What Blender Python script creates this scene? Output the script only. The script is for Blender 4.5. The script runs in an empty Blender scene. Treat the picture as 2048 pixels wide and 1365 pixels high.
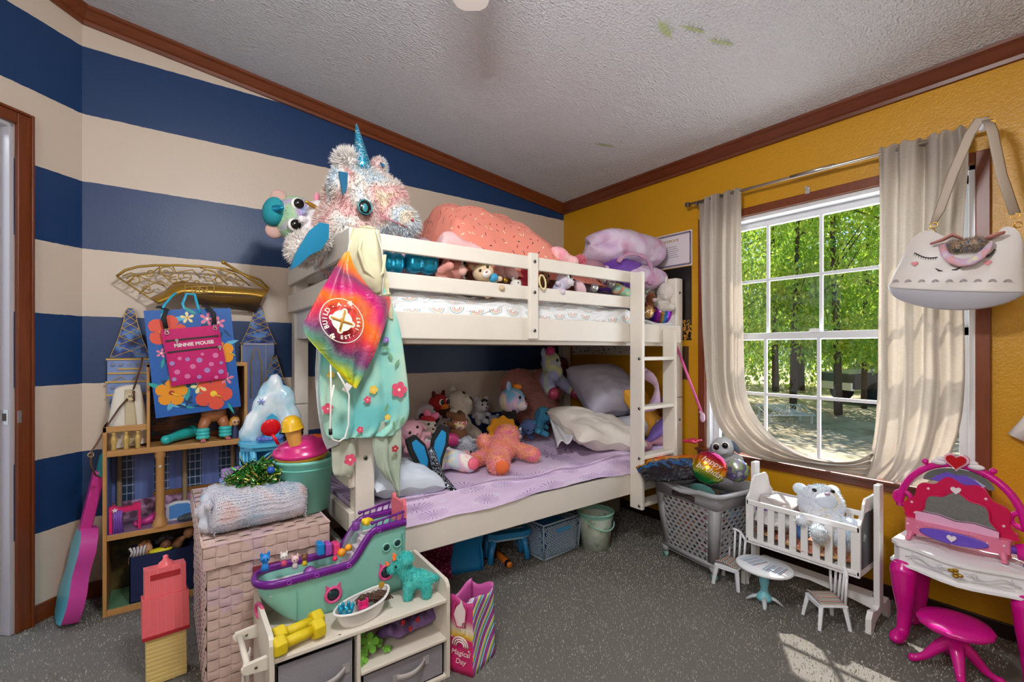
import bpy, math, random
import numpy as np
from mathutils import Vector, Matrix, Euler, noise

SC = bpy.context.scene
COL = SC.collection
PI = math.pi
R = math.radians
random.seed(7)

# ------------------------------------------------------------------ camera, world, sun, lamps, exposure
TH = R(36.5)
cam_d = bpy.data.cameras.new('camera')
cam_d.sensor_width = 36; cam_d.lens = 942 / 2048 * 36; cam_d.shift_y = 19 / 2048
cam_d.clip_start = .02; cam_d.clip_end = 200
cam = bpy.data.objects.new('camera', cam_d); COL.objects.link(cam)
cam.location = (0, 0, 1.136); cam.rotation_euler = (PI / 2, 0, -TH)
SC.camera = cam

world = bpy.data.worlds.new('sky'); SC.world = world; world.use_nodes = True
wn = world.node_tree.nodes; bg = wn['Background']
sky = wn.new('ShaderNodeTexSky'); sky.sky_type = 'HOSEK_WILKIE'
sky.sun_direction = (.45, .33, .83); sky.turbidity = 4; sky.ground_albedo = .4
world.node_tree.links.new(sky.outputs[0], bg.inputs[0])
bg.inputs[1].default_value = 3.6

def add_light(name, kind, loc, energy, color=(1, 1, 1), rot=(0, 0, 0), **kw):
    l = bpy.data.lights.new(name, kind); l.energy = energy; l.color = color
    for k, v in kw.items(): setattr(l, k, v)
    o = bpy.data.objects.new(name, l); COL.objects.link(o); o.location = loc; o.rotation_euler = rot
    return o
sun_dir = Vector((-.54, -.40, -1.0)).normalized()
sun = add_light('sun', 'SUN', (6, 3, 8), 9.0, (1, .95, .86), angle=R(.6))
sun.rotation_euler = sun_dir.to_track_quat('-Z', 'Y').to_euler()
# daylight entering through the window opening
win_l = add_light('window_daylight', 'AREA', (2.80, .98, 1.25), 16, (.88, .95, 1), (0, R(90), 0),
                  shape='RECTANGLE', size=1.3, size_y=1.15)
# the ceiling fan's light kit: three bulbs under the hub, out of frame above the camera
FAN = Vector((.363, .724, 2.16))
for k in range(3):
    a = R(40 + 120 * k)
    add_light('fan_bulb', 'POINT', FAN + Vector((.09 * math.cos(a), .09 * math.sin(a), 0)), 19, (.97, .975, 1), shadow_soft_size=.05)
# added fill lamp behind the camera, brightens the room; no fixture there
add_light('rear_fill', 'AREA', (-1.3, -.55, 1.9), 22, (1, .96, .92), (R(62), 0, R(-52)), shape='RECTANGLE', size=1.0, size_y=1.0)

vs = SC.view_settings
SC.display_settings.display_device = 'sRGB'
vs.view_transform = 'Standard'; vs.look = 'None'; vs.gamma = 1; vs.exposure = .35; vs.use_curve_mapping = False

# ------------------------------------------------------------------ colours and materials
def lin(c):
    if isinstance(c, str):
        c = c.lstrip('#'); c = [int(c[i:i + 2], 16) / 255 for i in (0, 2, 4)]
    return tuple(x / 12.92 if x <= .04045 else ((x + .055) / 1.055) ** 2.4 for x in c[:3]) + (1,)

class NB:
    """small node builder"""
    def __init__(s, name):
        s.m = bpy.data.materials.new(name); s.m.use_nodes = True
        s.nt = s.m.node_tree; s.n = s.nt.nodes; s.b = s.n['Principled BSDF']; s.out = s.n['Material Output']
    def new(s, t, **kw):
        n = s.n.new(t)
        for k, v in kw.items(): setattr(n, k, v)
        return n
    def put(s, inp, v):
        if hasattr(v, 'is_linked') or isinstance(v, bpy.types.NodeSocket): s.nt.links.new(v, inp)
        else: inp.default_value = v
    def co(s, kind='Object', scale=(1, 1, 1), rot=(0, 0, 0), loc=(0, 0, 0)):
        t = s.new('ShaderNodeTexCoord'); mp = s.new('ShaderNodeMapping')
        s.put(mp.inputs[0], t.outputs[kind])
        mp.inputs['Scale'].default_value = scale if not isinstance(scale, (int, float)) else (scale,) * 3
        mp.inputs['Rotation'].default_value = rot; mp.inputs['Location'].default_value = loc
        return mp.outputs[0]
    def math(s, op, a, b=0., c=0., clamp=False):
        n = s.new('ShaderNodeMath', operation=op, use_clamp=clamp)
        s.put(n.inputs[0], a); s.put(n.inputs[1], b); s.put(n.inputs[2], c)
        return n.outputs[0]
    def vmath(s, op, a, b=(0, 0, 0)):
        n = s.new('ShaderNodeVectorMath', operation=op); s.put(n.inputs[0], a); s.put(n.inputs[1], b)
        return n.outputs[0]
    def sep(s, v):
        n = s.new('ShaderNodeSeparateXYZ'); s.put(n.inputs[0], v); return n.outputs
    def noise(s, co, scale=5, detail=2, rough=.5, dist=0):
        n = s.new('ShaderNodeTexNoise'); s.put(n.inputs['Vector'], co)
        n.inputs['Scale'].default_value = scale; n.inputs['Detail'].default_value = detail
        n.inputs['Roughness'].default_value = rough; n.inputs['Distortion'].default_value = dist
        return n.outputs[0]
    def vor(s, co, scale=5, feature='F1', dim='3D', rnd=1):
        n = s.new('ShaderNodeTexVoronoi', feature=feature, voronoi_dimensions=dim); s.put(n.inputs['Vector'], co)
        n.inputs['Scale'].default_value = scale; n.inputs['Randomness'].default_value = rnd
        return n
    def ramp(s, fac, stops, const=False):
        n = s.new('ShaderNodeValToRGB'); cr = n.color_ramp
        cr.interpolation = 'CONSTANT' if const else 'LINEAR'
        while len(cr.elements) < len(stops): cr.elements.new(.5)
        for e, (p, c) in zip(cr.elements, sorted(stops, key=lambda q: q[0])):
            e.position = p; e.color = lin(c) if isinstance(c, str) else (tuple(c) + (1,))[:4]
        s.put(n.inputs[0], fac); return n.outputs[0]
    def mix(s, fac, a, b, mode='MIX'):
        n = s.new('ShaderNodeMix', data_type='RGBA', blend_type=mode)
        s.put(n.inputs[0], fac); s.put(n.inputs[6], lin(a) if isinstance(a, str) else a)
        s.put(n.inputs[7], lin(b) if isinstance(b, str) else b); return n.outputs[2]
    def bump(s, h, strength=.3, dist=.002):
        n = s.new('ShaderNodeBump'); n.inputs['Strength'].default_value = strength
        n.inputs['Distance'].default_value = dist; s.put(n.inputs['Height'], h)
        s.put(s.b.inputs['Normal'], n.outputs[0])
    def fin(s, col=None, rough=.6, metal=0, **kw):
        if col is not None: s.put(s.b.inputs['Base Color'], lin(col) if isinstance(col, str) else col)
        s.b.inputs['Roughness'].default_value = rough; s.b.inputs['Metallic'].default_value = metal
        for k, v in kw.items(): s.put(s.b.inputs[k], v)
        return s.m

_mc = {}
def mat(col, rough=.5, metal=0, bump=None, var=0, name=None, **kw):
    """plain material; bump=(scale,strength[,dist]); var = soft colour variation"""
    key = (col, rough, metal, bump, var, name, tuple(sorted((k, str(v)) for k, v in kw.items())))
    if key in _mc: return _mc[key]
    b = NB(name or 'm_' + col.strip('#'))
    c = lin(col)
    if var:
        n = b.noise(b.co(), 14, 3)
        d = tuple(max(0, x * (1 - var)) for x in c[:3]) + (1,)
        b.put(b.b.inputs['Base Color'], b.mix(n, d, tuple(min(1, x * (1 + var)) for x in c[:3]) + (1,)))
        c = None
    if bump: b.bump(b.noise(b.co(), bump[0], 3), bump[1], bump[2] if len(bump) > 2 else .002)
    if c is not None: b.b.inputs['Base Color'].default_value = c
    _mc[key] = b.fin(None, rough, metal, **kw)
    return _mc[key]
def plastic(col, rough=.28): return mat(col, rough, 0, None, 0, None)
def cloth(col, rough=.9): return mat(col, rough, 0, (260, .35, .001), .12)
def metal(col='#b8b8b8', rough=.3): return mat(col, rough, 1)
def tiedye(name, cols, scale=9, furry=True, rough=.95, glit=False):
    b = NB(name); co = b.co()
    n = b.noise(co, scale, 2, .5, .6)
    n = b.math('MULTIPLY_ADD', b.math('SUBTRACT', n, .5), 2.0, .5, clamp=True)
    c = b.ramp(n, [(i / (len(cols) - 1), x) for i, x in enumerate(cols)])
    if furry: b.bump(b.noise(co, 240, 3), .6, .003)
    return b.fin(c, rough)
def glitter(col, col2='#ffffff', scale=260, rough=.3, name='glitter'):
    b = NB(name); v = b.vor(b.co(), scale)
    s_ = b.sep(v.outputs['Color'])[0]
    c = b.mix(b.math('GREATER_THAN', s_, .8), col, col2)
    b.bump(s_, .7, .002)
    return b.fin(c, rough, .75)

# ------------------------------------------------------------------ mesh builder
def TR(loc=(0, 0, 0), eul=(0, 0, 0), sc=(1, 1, 1)):
    if isinstance(sc, (int, float)): sc = (sc,) * 3
    return Matrix.LocRotScale(Vector(loc), Euler([R(a) for a in eul]), Vector(sc))
ID = Matrix.Identity(4)

class MB:
    def __init__(s): s.v = []; s.f = []; s.mi = []; s.uv = {}; s.sm = []
    def add(s, vs_, fs, mi=0, M=ID, smooth=True, uvs=None):
        o = len(s.v)
        s.v += [tuple(M @ Vector(p)) for p in vs_]
        flip = M.determinant() < 0
        for f in fs:
            s.f.append([o + i for i in (reversed(f) if flip else f)]); s.mi.append(mi); s.sm.append(smooth)
        if uvs:
            for i, q in enumerate(uvs): s.uv[o + i] = q
        return s
    def box(s, c, d, eul=(0, 0, 0), mi=0, M=ID):
        x, y, z = [a / 2 for a in d]
        v = [(a, b, e) for a in (-x, x) for b in (-y, y) for e in (-z, z)]
        f = [(0, 1, 3, 2), (4, 6, 7, 5), (0, 4, 5, 1), (2, 3, 7, 6), (0, 2, 6, 4), (1, 5, 7, 3)]
        return s.add(v, f, mi, M @ TR(c, eul), smooth=False)
    def bx(s, x0, x1, y0, y1, z0, z1, mi=0, M=ID):
        return s.box(((x0 + x1) / 2, (y0 + y1) / 2, (z0 + z1) / 2), (abs(x1 - x0), abs(y1 - y0), abs(z1 - z0)), mi=mi, M=M)
    def tube(s, pts, r, n=10, closed=False, mi=0, M=ID, flat=1.0, smooth=True):
        P = [Vector(p) for p in pts]; k = len(P)
        rr = r if isinstance(r, (list, tuple)) else [r] * k
        T = []
        for i in range(k):
            a = P[(i - 1) % k] if closed or i > 0 else P[i]; b = P[(i + 1) % k] if closed or i < k - 1 else P[i]
            t = (b - a); T.append(t.normalized() if t.length > 1e-9 else Vector((0, 0, 1)))
        up = Vector((0, 0, 1)) if abs(T[0].z) < .9 else Vector((1, 0, 0))
        nrm = (up - T[0] * up.dot(T[0])).normalized(); V = []
        for i in range(k):
            nrm = nrm - T[i] * nrm.dot(T[i])
            nrm = nrm.normalized() if nrm.length > 1e-6 else T[i].orthogonal().normalized()
            bi = T[i].cross(nrm)
            for j in range(n):
                a = 2 * PI * j / n
                V.append(P[i] + (nrm * math.cos(a) * flat + bi * math.sin(a)) * rr[i])
        F = []
        for i in range(k if closed else k - 1):
            for j in range(n):
                a = i * n + j; b = i * n + (j + 1) % n; c = ((i + 1) % k) * n + (j + 1) % n; d = ((i + 1) % k) * n + j
                F.append((a, b, c, d))
        if not closed: F += [tuple(range(n - 1, -1, -1)), tuple((k - 1) * n + j for j in range(n))]
        return s.add(V, F, mi, M, smooth)
    def cyl(s, a, b, r, r2=None, n=16, mi=0, M=ID): return s.tube([a, b], [r, r if r2 is None else r2], n, mi=mi, M=M)
    def lathe(s, prof, n=24, mi=0, M=ID, a0=0, a1=2 * PI, sx=1, sy=1):
        full = abs(a1 - a0 - 2 * PI) < 1e-6; m = n if full else n + 1; V = []
        for r, z in prof:
            for j in range(m):
                a = a0 + (a1 - a0) * j / n; V.append((r * math.cos(a) * sx, r * math.sin(a) * sy, z))
        F = [(i * m + j, i * m + (j + 1) % m, (i + 1) * m + (j + 1) % m, (i + 1) * m + j) for i in range(len(prof) - 1) for j in range(n)]
        return s.add(V, F, mi, M)
    def ell(s, c, r, eul=(0, 0, 0), nu=16, nv=10, mi=0, M=ID):
        if isinstance(r, (int, float)): r = (r,) * 3
        V = [(0, 0, -1)]
        for i in range(1, nv):
            p = -PI / 2 + PI * i / nv
            V += [(math.cos(p) * math.cos(2 * PI * j / nu), math.cos(p) * math.sin(2 * PI * j / nu), math.sin(p)) for j in range(nu)]
        V.append((0, 0, 1)); F = [(0, 1 + (j + 1) % nu, 1 + j) for j in range(nu)]
        for i in range(nv - 2):
            for j in range(nu):
                a = 1 + i * nu + j; b = 1 + i * nu + (j + 1) % nu; F.append((a, b, b + nu, a + nu))
        t = 1 + (nv - 2) * nu; F += [(t + j, t + (j + 1) % nu, len(V) - 1) for j in range(nu)]
        return s.add(V, F, mi, M @ TR(c, eul, r))
    def prism(s, poly, z0, z1, mi=0, M=ID, smooth=False, side=None):
        n = len(poly); A = sum(poly[i][0] * poly[(i + 1) % n][1] - poly[(i + 1) % n][0] * poly[i][1] for i in range(n))
        if A < 0: poly = poly[::-1]
        V = [(x, y, z0) for x, y in poly] + [(x, y, z1) for x, y in poly]
        s.add(V, [tuple(range(n - 1, -1, -1)), tuple(range(n, 2 * n))], mi, M, False)
        return s.add(V, [(i, (i + 1) % n, n + (i + 1) % n, n + i) for i in range(n)], mi if side is None else side, M, smooth)
    def grid(s, fn, nu, nv, cu=False, mi=0, M=ID, uvs=(1, 1), cap=False):
        mu = nu if cu else nu + 1; V = []; U = []
        for j in range(nv + 1):
            for i in range(mu):
                u, v = i / nu, j / nv; V.append(fn(u, v)); U.append((u * uvs[0], v * uvs[1]))
        F = [(j * mu + i, j * mu + (i + 1) % mu, (j + 1) * mu + (i + 1) % mu, (j + 1) * mu + i) for j in range(nv) for i in range(nu)]
        return s.add(V, F, mi, M, True, U)
    def torus(s, c, Rr, r, eul=(0, 0, 0), nu=24, nv=8, mi=0, M=ID, sx=1, sy=1):
        return s.tube([(Rr * math.cos(2 * PI * i / nu) * sx, Rr * math.sin(2 * PI * i / nu) * sy, 0) for i in range(nu)], r, nv, True, mi, M @ TR(c, eul))
    def mesh(s, name):
        me = bpy.data.meshes.new(name); me.from_pydata(s.v, [], s.f); me.update()
        return me
    def build(s, name, mats, parent=None, bevel=0, sub=0, solid=0, soff=0, loc=None, rot=None, auto=None, label=None, remesh=0, disp=None):
        me = s.mesh(name)
        for m in (mats if isinstance(mats, (list, tuple)) else [mats]): me.materials.append(m)
        for p, mi, sm in zip(me.polygons, s.mi, s.sm): p.material_index = mi; p.use_smooth = sm
        if s.uv:
            L = me.uv_layers.new(name='uv')
            for l in me.loops: L.data[l.index].uv = s.uv.get(l.vertex_index, (0, 0))
        o = bpy.data.objects.new(name, me); COL.objects.link(o); o.parent = parent
        if loc is not None: o.location = loc
        if rot is not None: o.rotation_euler = [R(a) for a in rot]
        if remesh:
            m = o.modifiers.new('remesh', 'REMESH'); m.mode = 'VOXEL'; m.voxel_size = remesh; m.use_smooth_shade = True
            m = o.modifiers.new('smooth', 'SMOOTH'); m.iterations = 6; m.factor = .6
        if bevel:
            m = o.modifiers.new('bevel', 'BEVEL'); m.width = bevel; m.segments = 2; m.limit_method = 'ANGLE'; m.angle_limit = R(35)
        if solid:
            m = o.modifiers.new('solid', 'SOLIDIFY'); m.thickness = solid; m.offset = soff
        if sub:
            m = o.modifiers.new('sub', 'SUBSURF'); m.levels = sub; m.render_levels = sub
        if label: o['label'] = label
        return o

def tag(o, label, cat, group=None, kind=None):
    o['label'] = label; o['category'] = cat
    if group: o['group'] = group
    if kind: o['kind'] = kind
    return o
def struct(o): o['kind'] = 'structure'; return o
def thing(name, label, cat, loc=(0, 0, 0), eul=(0, 0, 0), group=None, sc=None):
    o = bpy.data.objects.new(name, None); COL.objects.link(o); o.empty_display_size = .05
    o.location = loc; o.rotation_euler = [R(a) for a in eul]
    if sc: o.scale = (sc,) * 3
    return tag(o, label, cat, group)
def dup(o, loc=None, eul=None, label=None, parent=None):
    c = o.copy(); COL.objects.link(c)
    if parent: c.parent = parent
    if loc is not None: c.location = loc
    if eul is not None: c.rotation_euler = [R(a) for a in eul]
    if label: c['label'] = label
    for ch in list(o.children): dup(ch, parent=c)
    return c

def baked(mb, voxel, smooth=5):
    """union of overlapping closed shapes, smoothed into one skin"""
    me = mb.mesh('tmp'); o = bpy.data.objects.new('tmp', me); COL.objects.link(o)
    m = o.modifiers.new('r', 'REMESH'); m.mode = 'VOXEL'; m.voxel_size = voxel
    m = o.modifiers.new('s', 'SMOOTH'); m.iterations = smooth; m.factor = .6
    dg = bpy.context.evaluated_depsgraph_get(); ev = o.evaluated_get(dg); em = ev.to_mesh()
    V = [tuple(v.co) for v in em.vertices]; N = [tuple(v.normal) for v in em.vertices]; F = [tuple(p.vertices) for p in em.polygons]
    ev.to_mesh_clear(); bpy.data.objects.remove(o); bpy.data.meshes.remove(me)
    out = MB(); out.add(V, F); return out, V, N
def fur(out, V, N, n, length, w=.0022, droop=.35, rnd=random.Random(3), mi=0):
    vs_ = []; fs = []
    for _ in range(n):
        i = rnd.randrange(len(V)); p = Vector(V[i]); nn = Vector(N[i])
        d = (nn + Vector((rnd.uniform(-.5, .5), rnd.uniform(-.5, .5), rnd.uniform(-.5, .5) - droop))).normalized()
        t = d.orthogonal().normalized(); t.rotate(Matrix.Rotation(rnd.uniform(0, 2 * PI), 3, d)); t *= w
        p = p - nn * .002 + Vector((rnd.uniform(-1, 1), rnd.uniform(-1, 1), rnd.uniform(-1, 1))) * w * 1.5
        L = length * rnd.uniform(.5, 1.15); k = len(vs_)
        vs_ += [p - t, p + t, p + d * L]; fs.append((k, k + 1, k + 2))
    out.add(vs_, fs, mi)

def blobs(lst, M=ID):
    mb = MB()
    for b in lst:
        if len(b) == 2: mb.ell(b[0], b[1], M=M)
        elif len(b) == 3: mb.ell(b[0], b[1], b[2], M=M)
        else: # capsule chain ('c', pts, radii, _)
            pts, rad = b[1], b[2]; mb.tube(pts, rad, 12, M=M)
            mb.ell(pts[0], rad[0], M=M, nu=12, nv=8); mb.ell(pts[-1], rad[-1], M=M, nu=12, nv=8)
    return mb
def chain(pts, rad): return ('c', pts, rad, 0)

def creature(name, label, cat, loc, eul, s, m, body, extras=(), furlen=0, nfur=0, voxel=None, group=None):
    """soft toy: one smooth skin from ellipsoids + named extra parts, all in its own frame (1 unit = s metres)"""
    t = thing(name, label, cat, loc, eul, group)
    S_ = Matrix.Scale(s, 4)
    out, V, N = baked(blobs(body, S_), voxel or max(.0045, s * .05))
    if furlen: fur(out, V, N, nfur, furlen)
    out.build('body', m, t)
    for e in extras:
        pn, pm, lst = e[:3]
        o = blobs(lst, S_).build(pn, pm, t)
        if len(e) > 3: o['label'] = e[3]
    return t

def text_mesh(txt, size, m, parent, loc, eul, depth=.0006, name='lettering', align='CENTER', shear=0, spacing=1, bold=0):
    c = bpy.data.curves.new('t', 'FONT'); c.body = txt; c.size = size; c.extrude = depth; c.align_x = align; c.align_y = 'CENTER'
    c.shear = shear; c.space_character = spacing; c.offset = bold; c.resolution_u = 3
    o = bpy.data.objects.new('t', c); COL.objects.link(o)
    dg = bpy.context.evaluated_depsgraph_get(); me = bpy.data.meshes.new_from_object(o.evaluated_get(dg))
    bpy.data.objects.remove(o); me.materials.clear(); me.materials.append(m); me.name = name
    p = bpy.data.objects.new(name, me); COL.objects.link(p); p.parent = parent
    p.location = loc; p.rotation_euler = [R(a) for a in eul]
    return p
def fbm(x, y, z=0, oct=3):
    return noise.fractal(Vector((x, y, z)), 1.0, 2.0, oct)

def rayp(px, py, plane, val):
    """point of the world seen at a photo pixel on an axis plane"""
    f, hy = 942, 701.5; r = Vector((math.sin(TH) + (px - 1024) / f * math.cos(TH), math.cos(TH) - (px - 1024) / f * math.sin(TH), (hy - py) / f))
    i = 'xyz'.index(plane); o = (0, 0, 1.136); t = (val - o[i]) / r[i]; return Vector(o) + r * t

def cellpat(b, co, scale, rnd=.8):
    v = b.vor(co, scale, dim='2D', rnd=rnd); d = b.vmath('SUBTRACT', co, v.outputs['Position']); x, y, _ = b.sep(d); cr = b.sep(v.outputs['Color'])
    return x, y, b.math('SQRT', b.math('ADD', b.math('MULTIPLY', x, x), b.math('MULTIPLY', y, y))), cr[0], cr[1]
def drape(left, right, yp, folds=3, amp=.008, nu=40, nv=50, seed=0, sag=0):
    """hanging cloth between two edge curves given as they appear in the photo, laid out on the plane y = yp"""
    L = [(*rayp(a, b, 'y', yp),) for a, b in left]; Rr = [(*rayp(a, b, 'y', yp),) for a, b in right]
    def fn(u, v):
        p = curve(L, v).lerp(curve(Rr, v), u); f = math.sin(u * folds * 2 * PI + 1.5 * v + seed) + .5 * math.sin(u * folds * 3.7 * PI + 3 * v + seed)
        return (p.x, p.y + amp * f * (.35 + .65 * v) - sag * math.sin(PI * u) * math.sin(PI * v) + .004 * fbm(u * 4 + seed, v * 5), p.z)
    return fn
def curve(pts, t):
    n = len(pts) - 1; x = min(max(t, 0), 1) * n; i = min(int(x), n - 1); f = x - i
    p0, p1, p2, p3 = [Vector(pts[min(max(j, 0), n)]) for j in (i - 1, i, i + 1, i + 2)]
    return .5 * ((2 * p1) + (p2 - p0) * f + (2 * p0 - 5 * p1 + 4 * p2 - p3) * f * f + (3 * p1 - p0 - 3 * p2 + p3) * f ** 3)
def center(o):
    """put an object's origin at the middle of its base, keeping the shape where it is"""
    V = [v.co.copy() for v in o.data.vertices]; c = Vector(((min(v.x for v in V) + max(v.x for v in V)) / 2, (min(v.y for v in V) + max(v.y for v in V)) / 2, min(v.z for v in V)))
    for v in o.data.vertices: v.co -= c
    o.location = c; return o
def pillow(w, d, h, p=.35, wr=.01, seed=0, flat=0):
    def fn(side):
        def f(u, v):
            x, y = 2 * u - 1, 2 * v - 1; e = max(0, (1 - abs(x) ** 2.6) * (1 - abs(y) ** 2.6)) ** p
            k = 1 - .10 * (1 - abs(x)) * 0 - .07 * (math.cos(y * PI / 2) * abs(x) ** 3); kk = 1 - .07 * (math.cos(x * PI / 2) * abs(y) ** 3)
            return (x * w / 2 * k, y * d / 2 * kk, side * h / 2 * e + wr * e * fbm(x * 2 + seed, y * 2.5) + wr * .5 * math.sin(9 * x + 7 * y + seed) * (1 - e))
        return f
    q = MB(); q.grid(fn(1), 36, 30, uvs=(w, d)); a = fn(-1); q.grid(lambda u, v: a(1 - u, v), 36, 30, uvs=(w, d)); return q
# ------------------------------------------------------------------ the room
X1, Y1, XC = 2.671, 2.888, -.2975          # window wall, striped wall, start of the angled wall
XL, YB = -1.55, -1.25
CB = 2.2612; SL = .1215                    # underside of the crown at the window wall, ceiling slope
def crz(x): return CB + SL * (X1 - x)
def ceil_z(x): return crz(x) + .070

def m_stripes():
    b = NB('striped_paint'); x, y, z = b.sep(b.co())
    t = b.math('DIVIDE', b.math('SUBTRACT', 2.5229, z), .3075)
    wob = b.math('MULTIPLY', b.math('SUBTRACT', b.noise(b.co(), 30, 2), .5), .02)
    t = b.math('ADD', t, wob)
    blue = b.math('LESS_THAN', b.math('MODULO', b.math('ADD', t, 8), 2.), 1.)
    ok = b.math('MULTIPLY', b.math('GREATER_THAN', t, 0.), b.math('LESS_THAN', t, 7.))
    fac = b.math('MULTIPLY', blue, ok)
    scuff = b.math('MULTIPLY', b.math('GREATER_THAN', b.noise(b.co(scale=(3, 3, 1)), 9, 6, .7), .70), .25)
    blue_c = b.mix(scuff, '#123765', '#3d5a86')
    c = b.mix(fac, '#d3c3b2', blue_c)
    b.bump(b.noise(b.co(), 120, 3), .25, .002)
    return b.fin(c, .42)
M_STR = m_stripes()
def m_wood(name, c1, c2, axis=0, rough=.35):
    b = NB(name); sc = [14, 14, 14]; sc[axis] = 1.2
    n = b.noise(b.co(scale=tuple(sc)), 4, 5, .6, .8)
    b.bump(n, .15, .001)
    return b.fin(b.mix(n, c1, c2), rough)
W_X = m_wood('stained_wood_x', '#4e2109', '#8a4520', 0); W_Y = m_wood('stained_wood_y', '#4a1f0b', '#7c3d1e', 1)
W_Z = m_wood('stained_wood_z', '#4e2109', '#854019', 2)
def m_yellow():
    b = NB('mustard_paint'); n = b.noise(b.co(), 90, 2)
    b.bump(n, .5, .003)
    return b.fin(b.mix(b.noise(b.co(), 3, 3), '#ba8503', '#c89106'), .38)
M_YEL = m_yellow()
def m_ceil():
    b = NB('textured_ceiling'); n = b.vor(b.co(scale=(1, 1.6, 1)), 70).outputs[0]; n2 = b.noise(b.co(), 110, 4, .7)
    b.bump(b.math('ADD', n, n2), 1, .012)
    return b.fin('#eceff5', .9)
def m_carpet():
    b = NB('grey_carpet'); n = b.noise(b.co(), 260, 3, .8); n2 = b.noise(b.co(), 3, 2)
    c = b.mix(n, '#5f5c57', '#c2beb7'); c = b.mix(b.math('MULTIPLY', n2, .3), c, '#7a7772')
    b.bump(n, 1, .012)
    return b.fin(c, 1, **{'Specular IOR Level': .1})
mb = MB(); mb.bx(XL - .2, X1 + .2, YB - .2, Y1 + .2, -.06, 0); struct(mb.build('floor', m_carpet()))
# carpet pile, clipped tufts
def pile():
    rnd = random.Random(5); mb = MB(); V = []; F = []
    for _ in range(60000):
        x = rnd.uniform(-.75, X1); y = rnd.uniform(.3, Y1)
        if x - y < XC - Y1 + .03 or (x > 2.25 and y < .2): continue
        a = rnd.uniform(0, PI); w = .0028; h = rnd.uniform(.004, .009); dx, dy = math.cos(a) * w, math.sin(a) * w
        k = len(V); V += [(x - dx, y - dy, -.001), (x + dx, y + dy, -.001), (x + rnd.uniform(-.004, .004), y + rnd.uniform(-.004, .004), h)]
        F.append((k, k + 1, k + 2))
    mb.add(V, F); o = mb.build('carpet_pile', mat('#aba79f', 1, 0, None, .3))
    tag(o, 'short grey carpet pile over the whole floor', 'carpet', kind='stuff')
pile()
mb = MB(); T = .16
for x0, x1 in ((XL - .2, X1 + T),):
    z0, z1 = ceil_z(x0), ceil_z(x1)
    V = [(x0, YB - .2, z0), (x1, YB - .2, z1), (x1, Y1 + .2, z1), (x0, Y1 + .2, z0)]
    V += [(a, b, c + .08) for a, b, c in V]
    mb.add(V, [(0, 3, 2, 1), (4, 5, 6, 7), (0, 1, 5, 4), (1, 2, 6, 5), (2, 3, 7, 6), (3, 0, 4, 7)], smooth=False)
struct(mb.build('ceiling', m_ceil()))
# striped wall behind the bunk, angled wall with the doorway
mb = MB(); mb.bx(XC - .05, X1 + T, Y1, Y1 + .1, 0, 2.75); struct(mb.build('wall_back', M_STR))
A45 = Vector((-1, -1, 0)).normalized(); N45 = Vector((1, -1, 0)).normalized()   # along the angled wall, into the room
P0 = Vector((XC, Y1, 0))
def ang_box(mb, t0, t1, d0, d1, z0, z1, mi=0):
    V = []
    for t in (t0, t1):
        for d in (d0, d1):
            for z in (z0, z1):
                p = P0 + A45 * t + N45 * d; V.append((p.x, p.y, z))
    f = [(0, 1, 3, 2), (4, 6, 7, 5), (0, 4, 5, 1), (2, 3, 7, 6), (0, 2, 6, 4), (1, 5, 7, 3)]
    mb.add(V, f, mi, smooth=False)
DT0, DT1, DZ = .245, 1.02, 1.60            # door opening along the angled wall
DT0, DT1, DZ = .26, 1.02, 2.045
mb = MB(); ang_box(mb, -.02, DT0, -.1, 0, 0, 2.8); ang_box(mb, DT1, 1.78, -.1, 0, 0, 2.9); ang_box(mb, DT0, DT1, -.1, 0, DZ, 2.85)
struct(mb.build('wall_left', M_STR))
# window wall with its opening
WY0, WY1, WZ0, WZ1 = .42, 1.61, .54, 1.90
mb = MB(); t = .12
mb.bx(X1, X1 + t, YB - .2, WY0, 0, 2.4); mb.bx(X1, X1 + t, WY1, Y1 + .1, 0, 2.4)
mb.bx(X1, X1 + t, WY0, WY1, 0, WZ0); mb.bx(X1, X1 + t, WY0, WY1, WZ1, 2.4)
struct(mb.build('wall_right', M_YEL))
M_CRM = mat('#cdbda9', .6, 0, (120, .2), 0)
mb = MB(); mb.bx(XL - .2, X1 + .1, YB - .1, YB, 0, 2.95); struct(mb.build('wall_front', M_CRM))
mb = MB(); mb.bx(XL - .1, XL, YB - .1, Y1 - (XC - XL) + .02, 0, 3.0); struct(mb.build('wall_side', M_CRM))
# room beyond the doorway
mb = MB(); ang_box(mb, DT0 - .5, DT1 + .5, -1.3, -1.25, 0, 2.5); struct(mb.build('wall_hall', mat('#dfe3ea', .7)))
mb = MB(); ang_box(mb, DT0 - .5, DT1 + .5, -1.3, -.1, -.05, 0); struct(mb.build('floor_hall', mat('#8a8580', .9)))
add_light('hall_daylight', 'AREA', P0 + A45 * .6 - N45 * .7 + Vector((0, 0, 2.3)), 14, (.9, .95, 1), (0, 0, 0), shape='SQUARE', size=.6)

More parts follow.
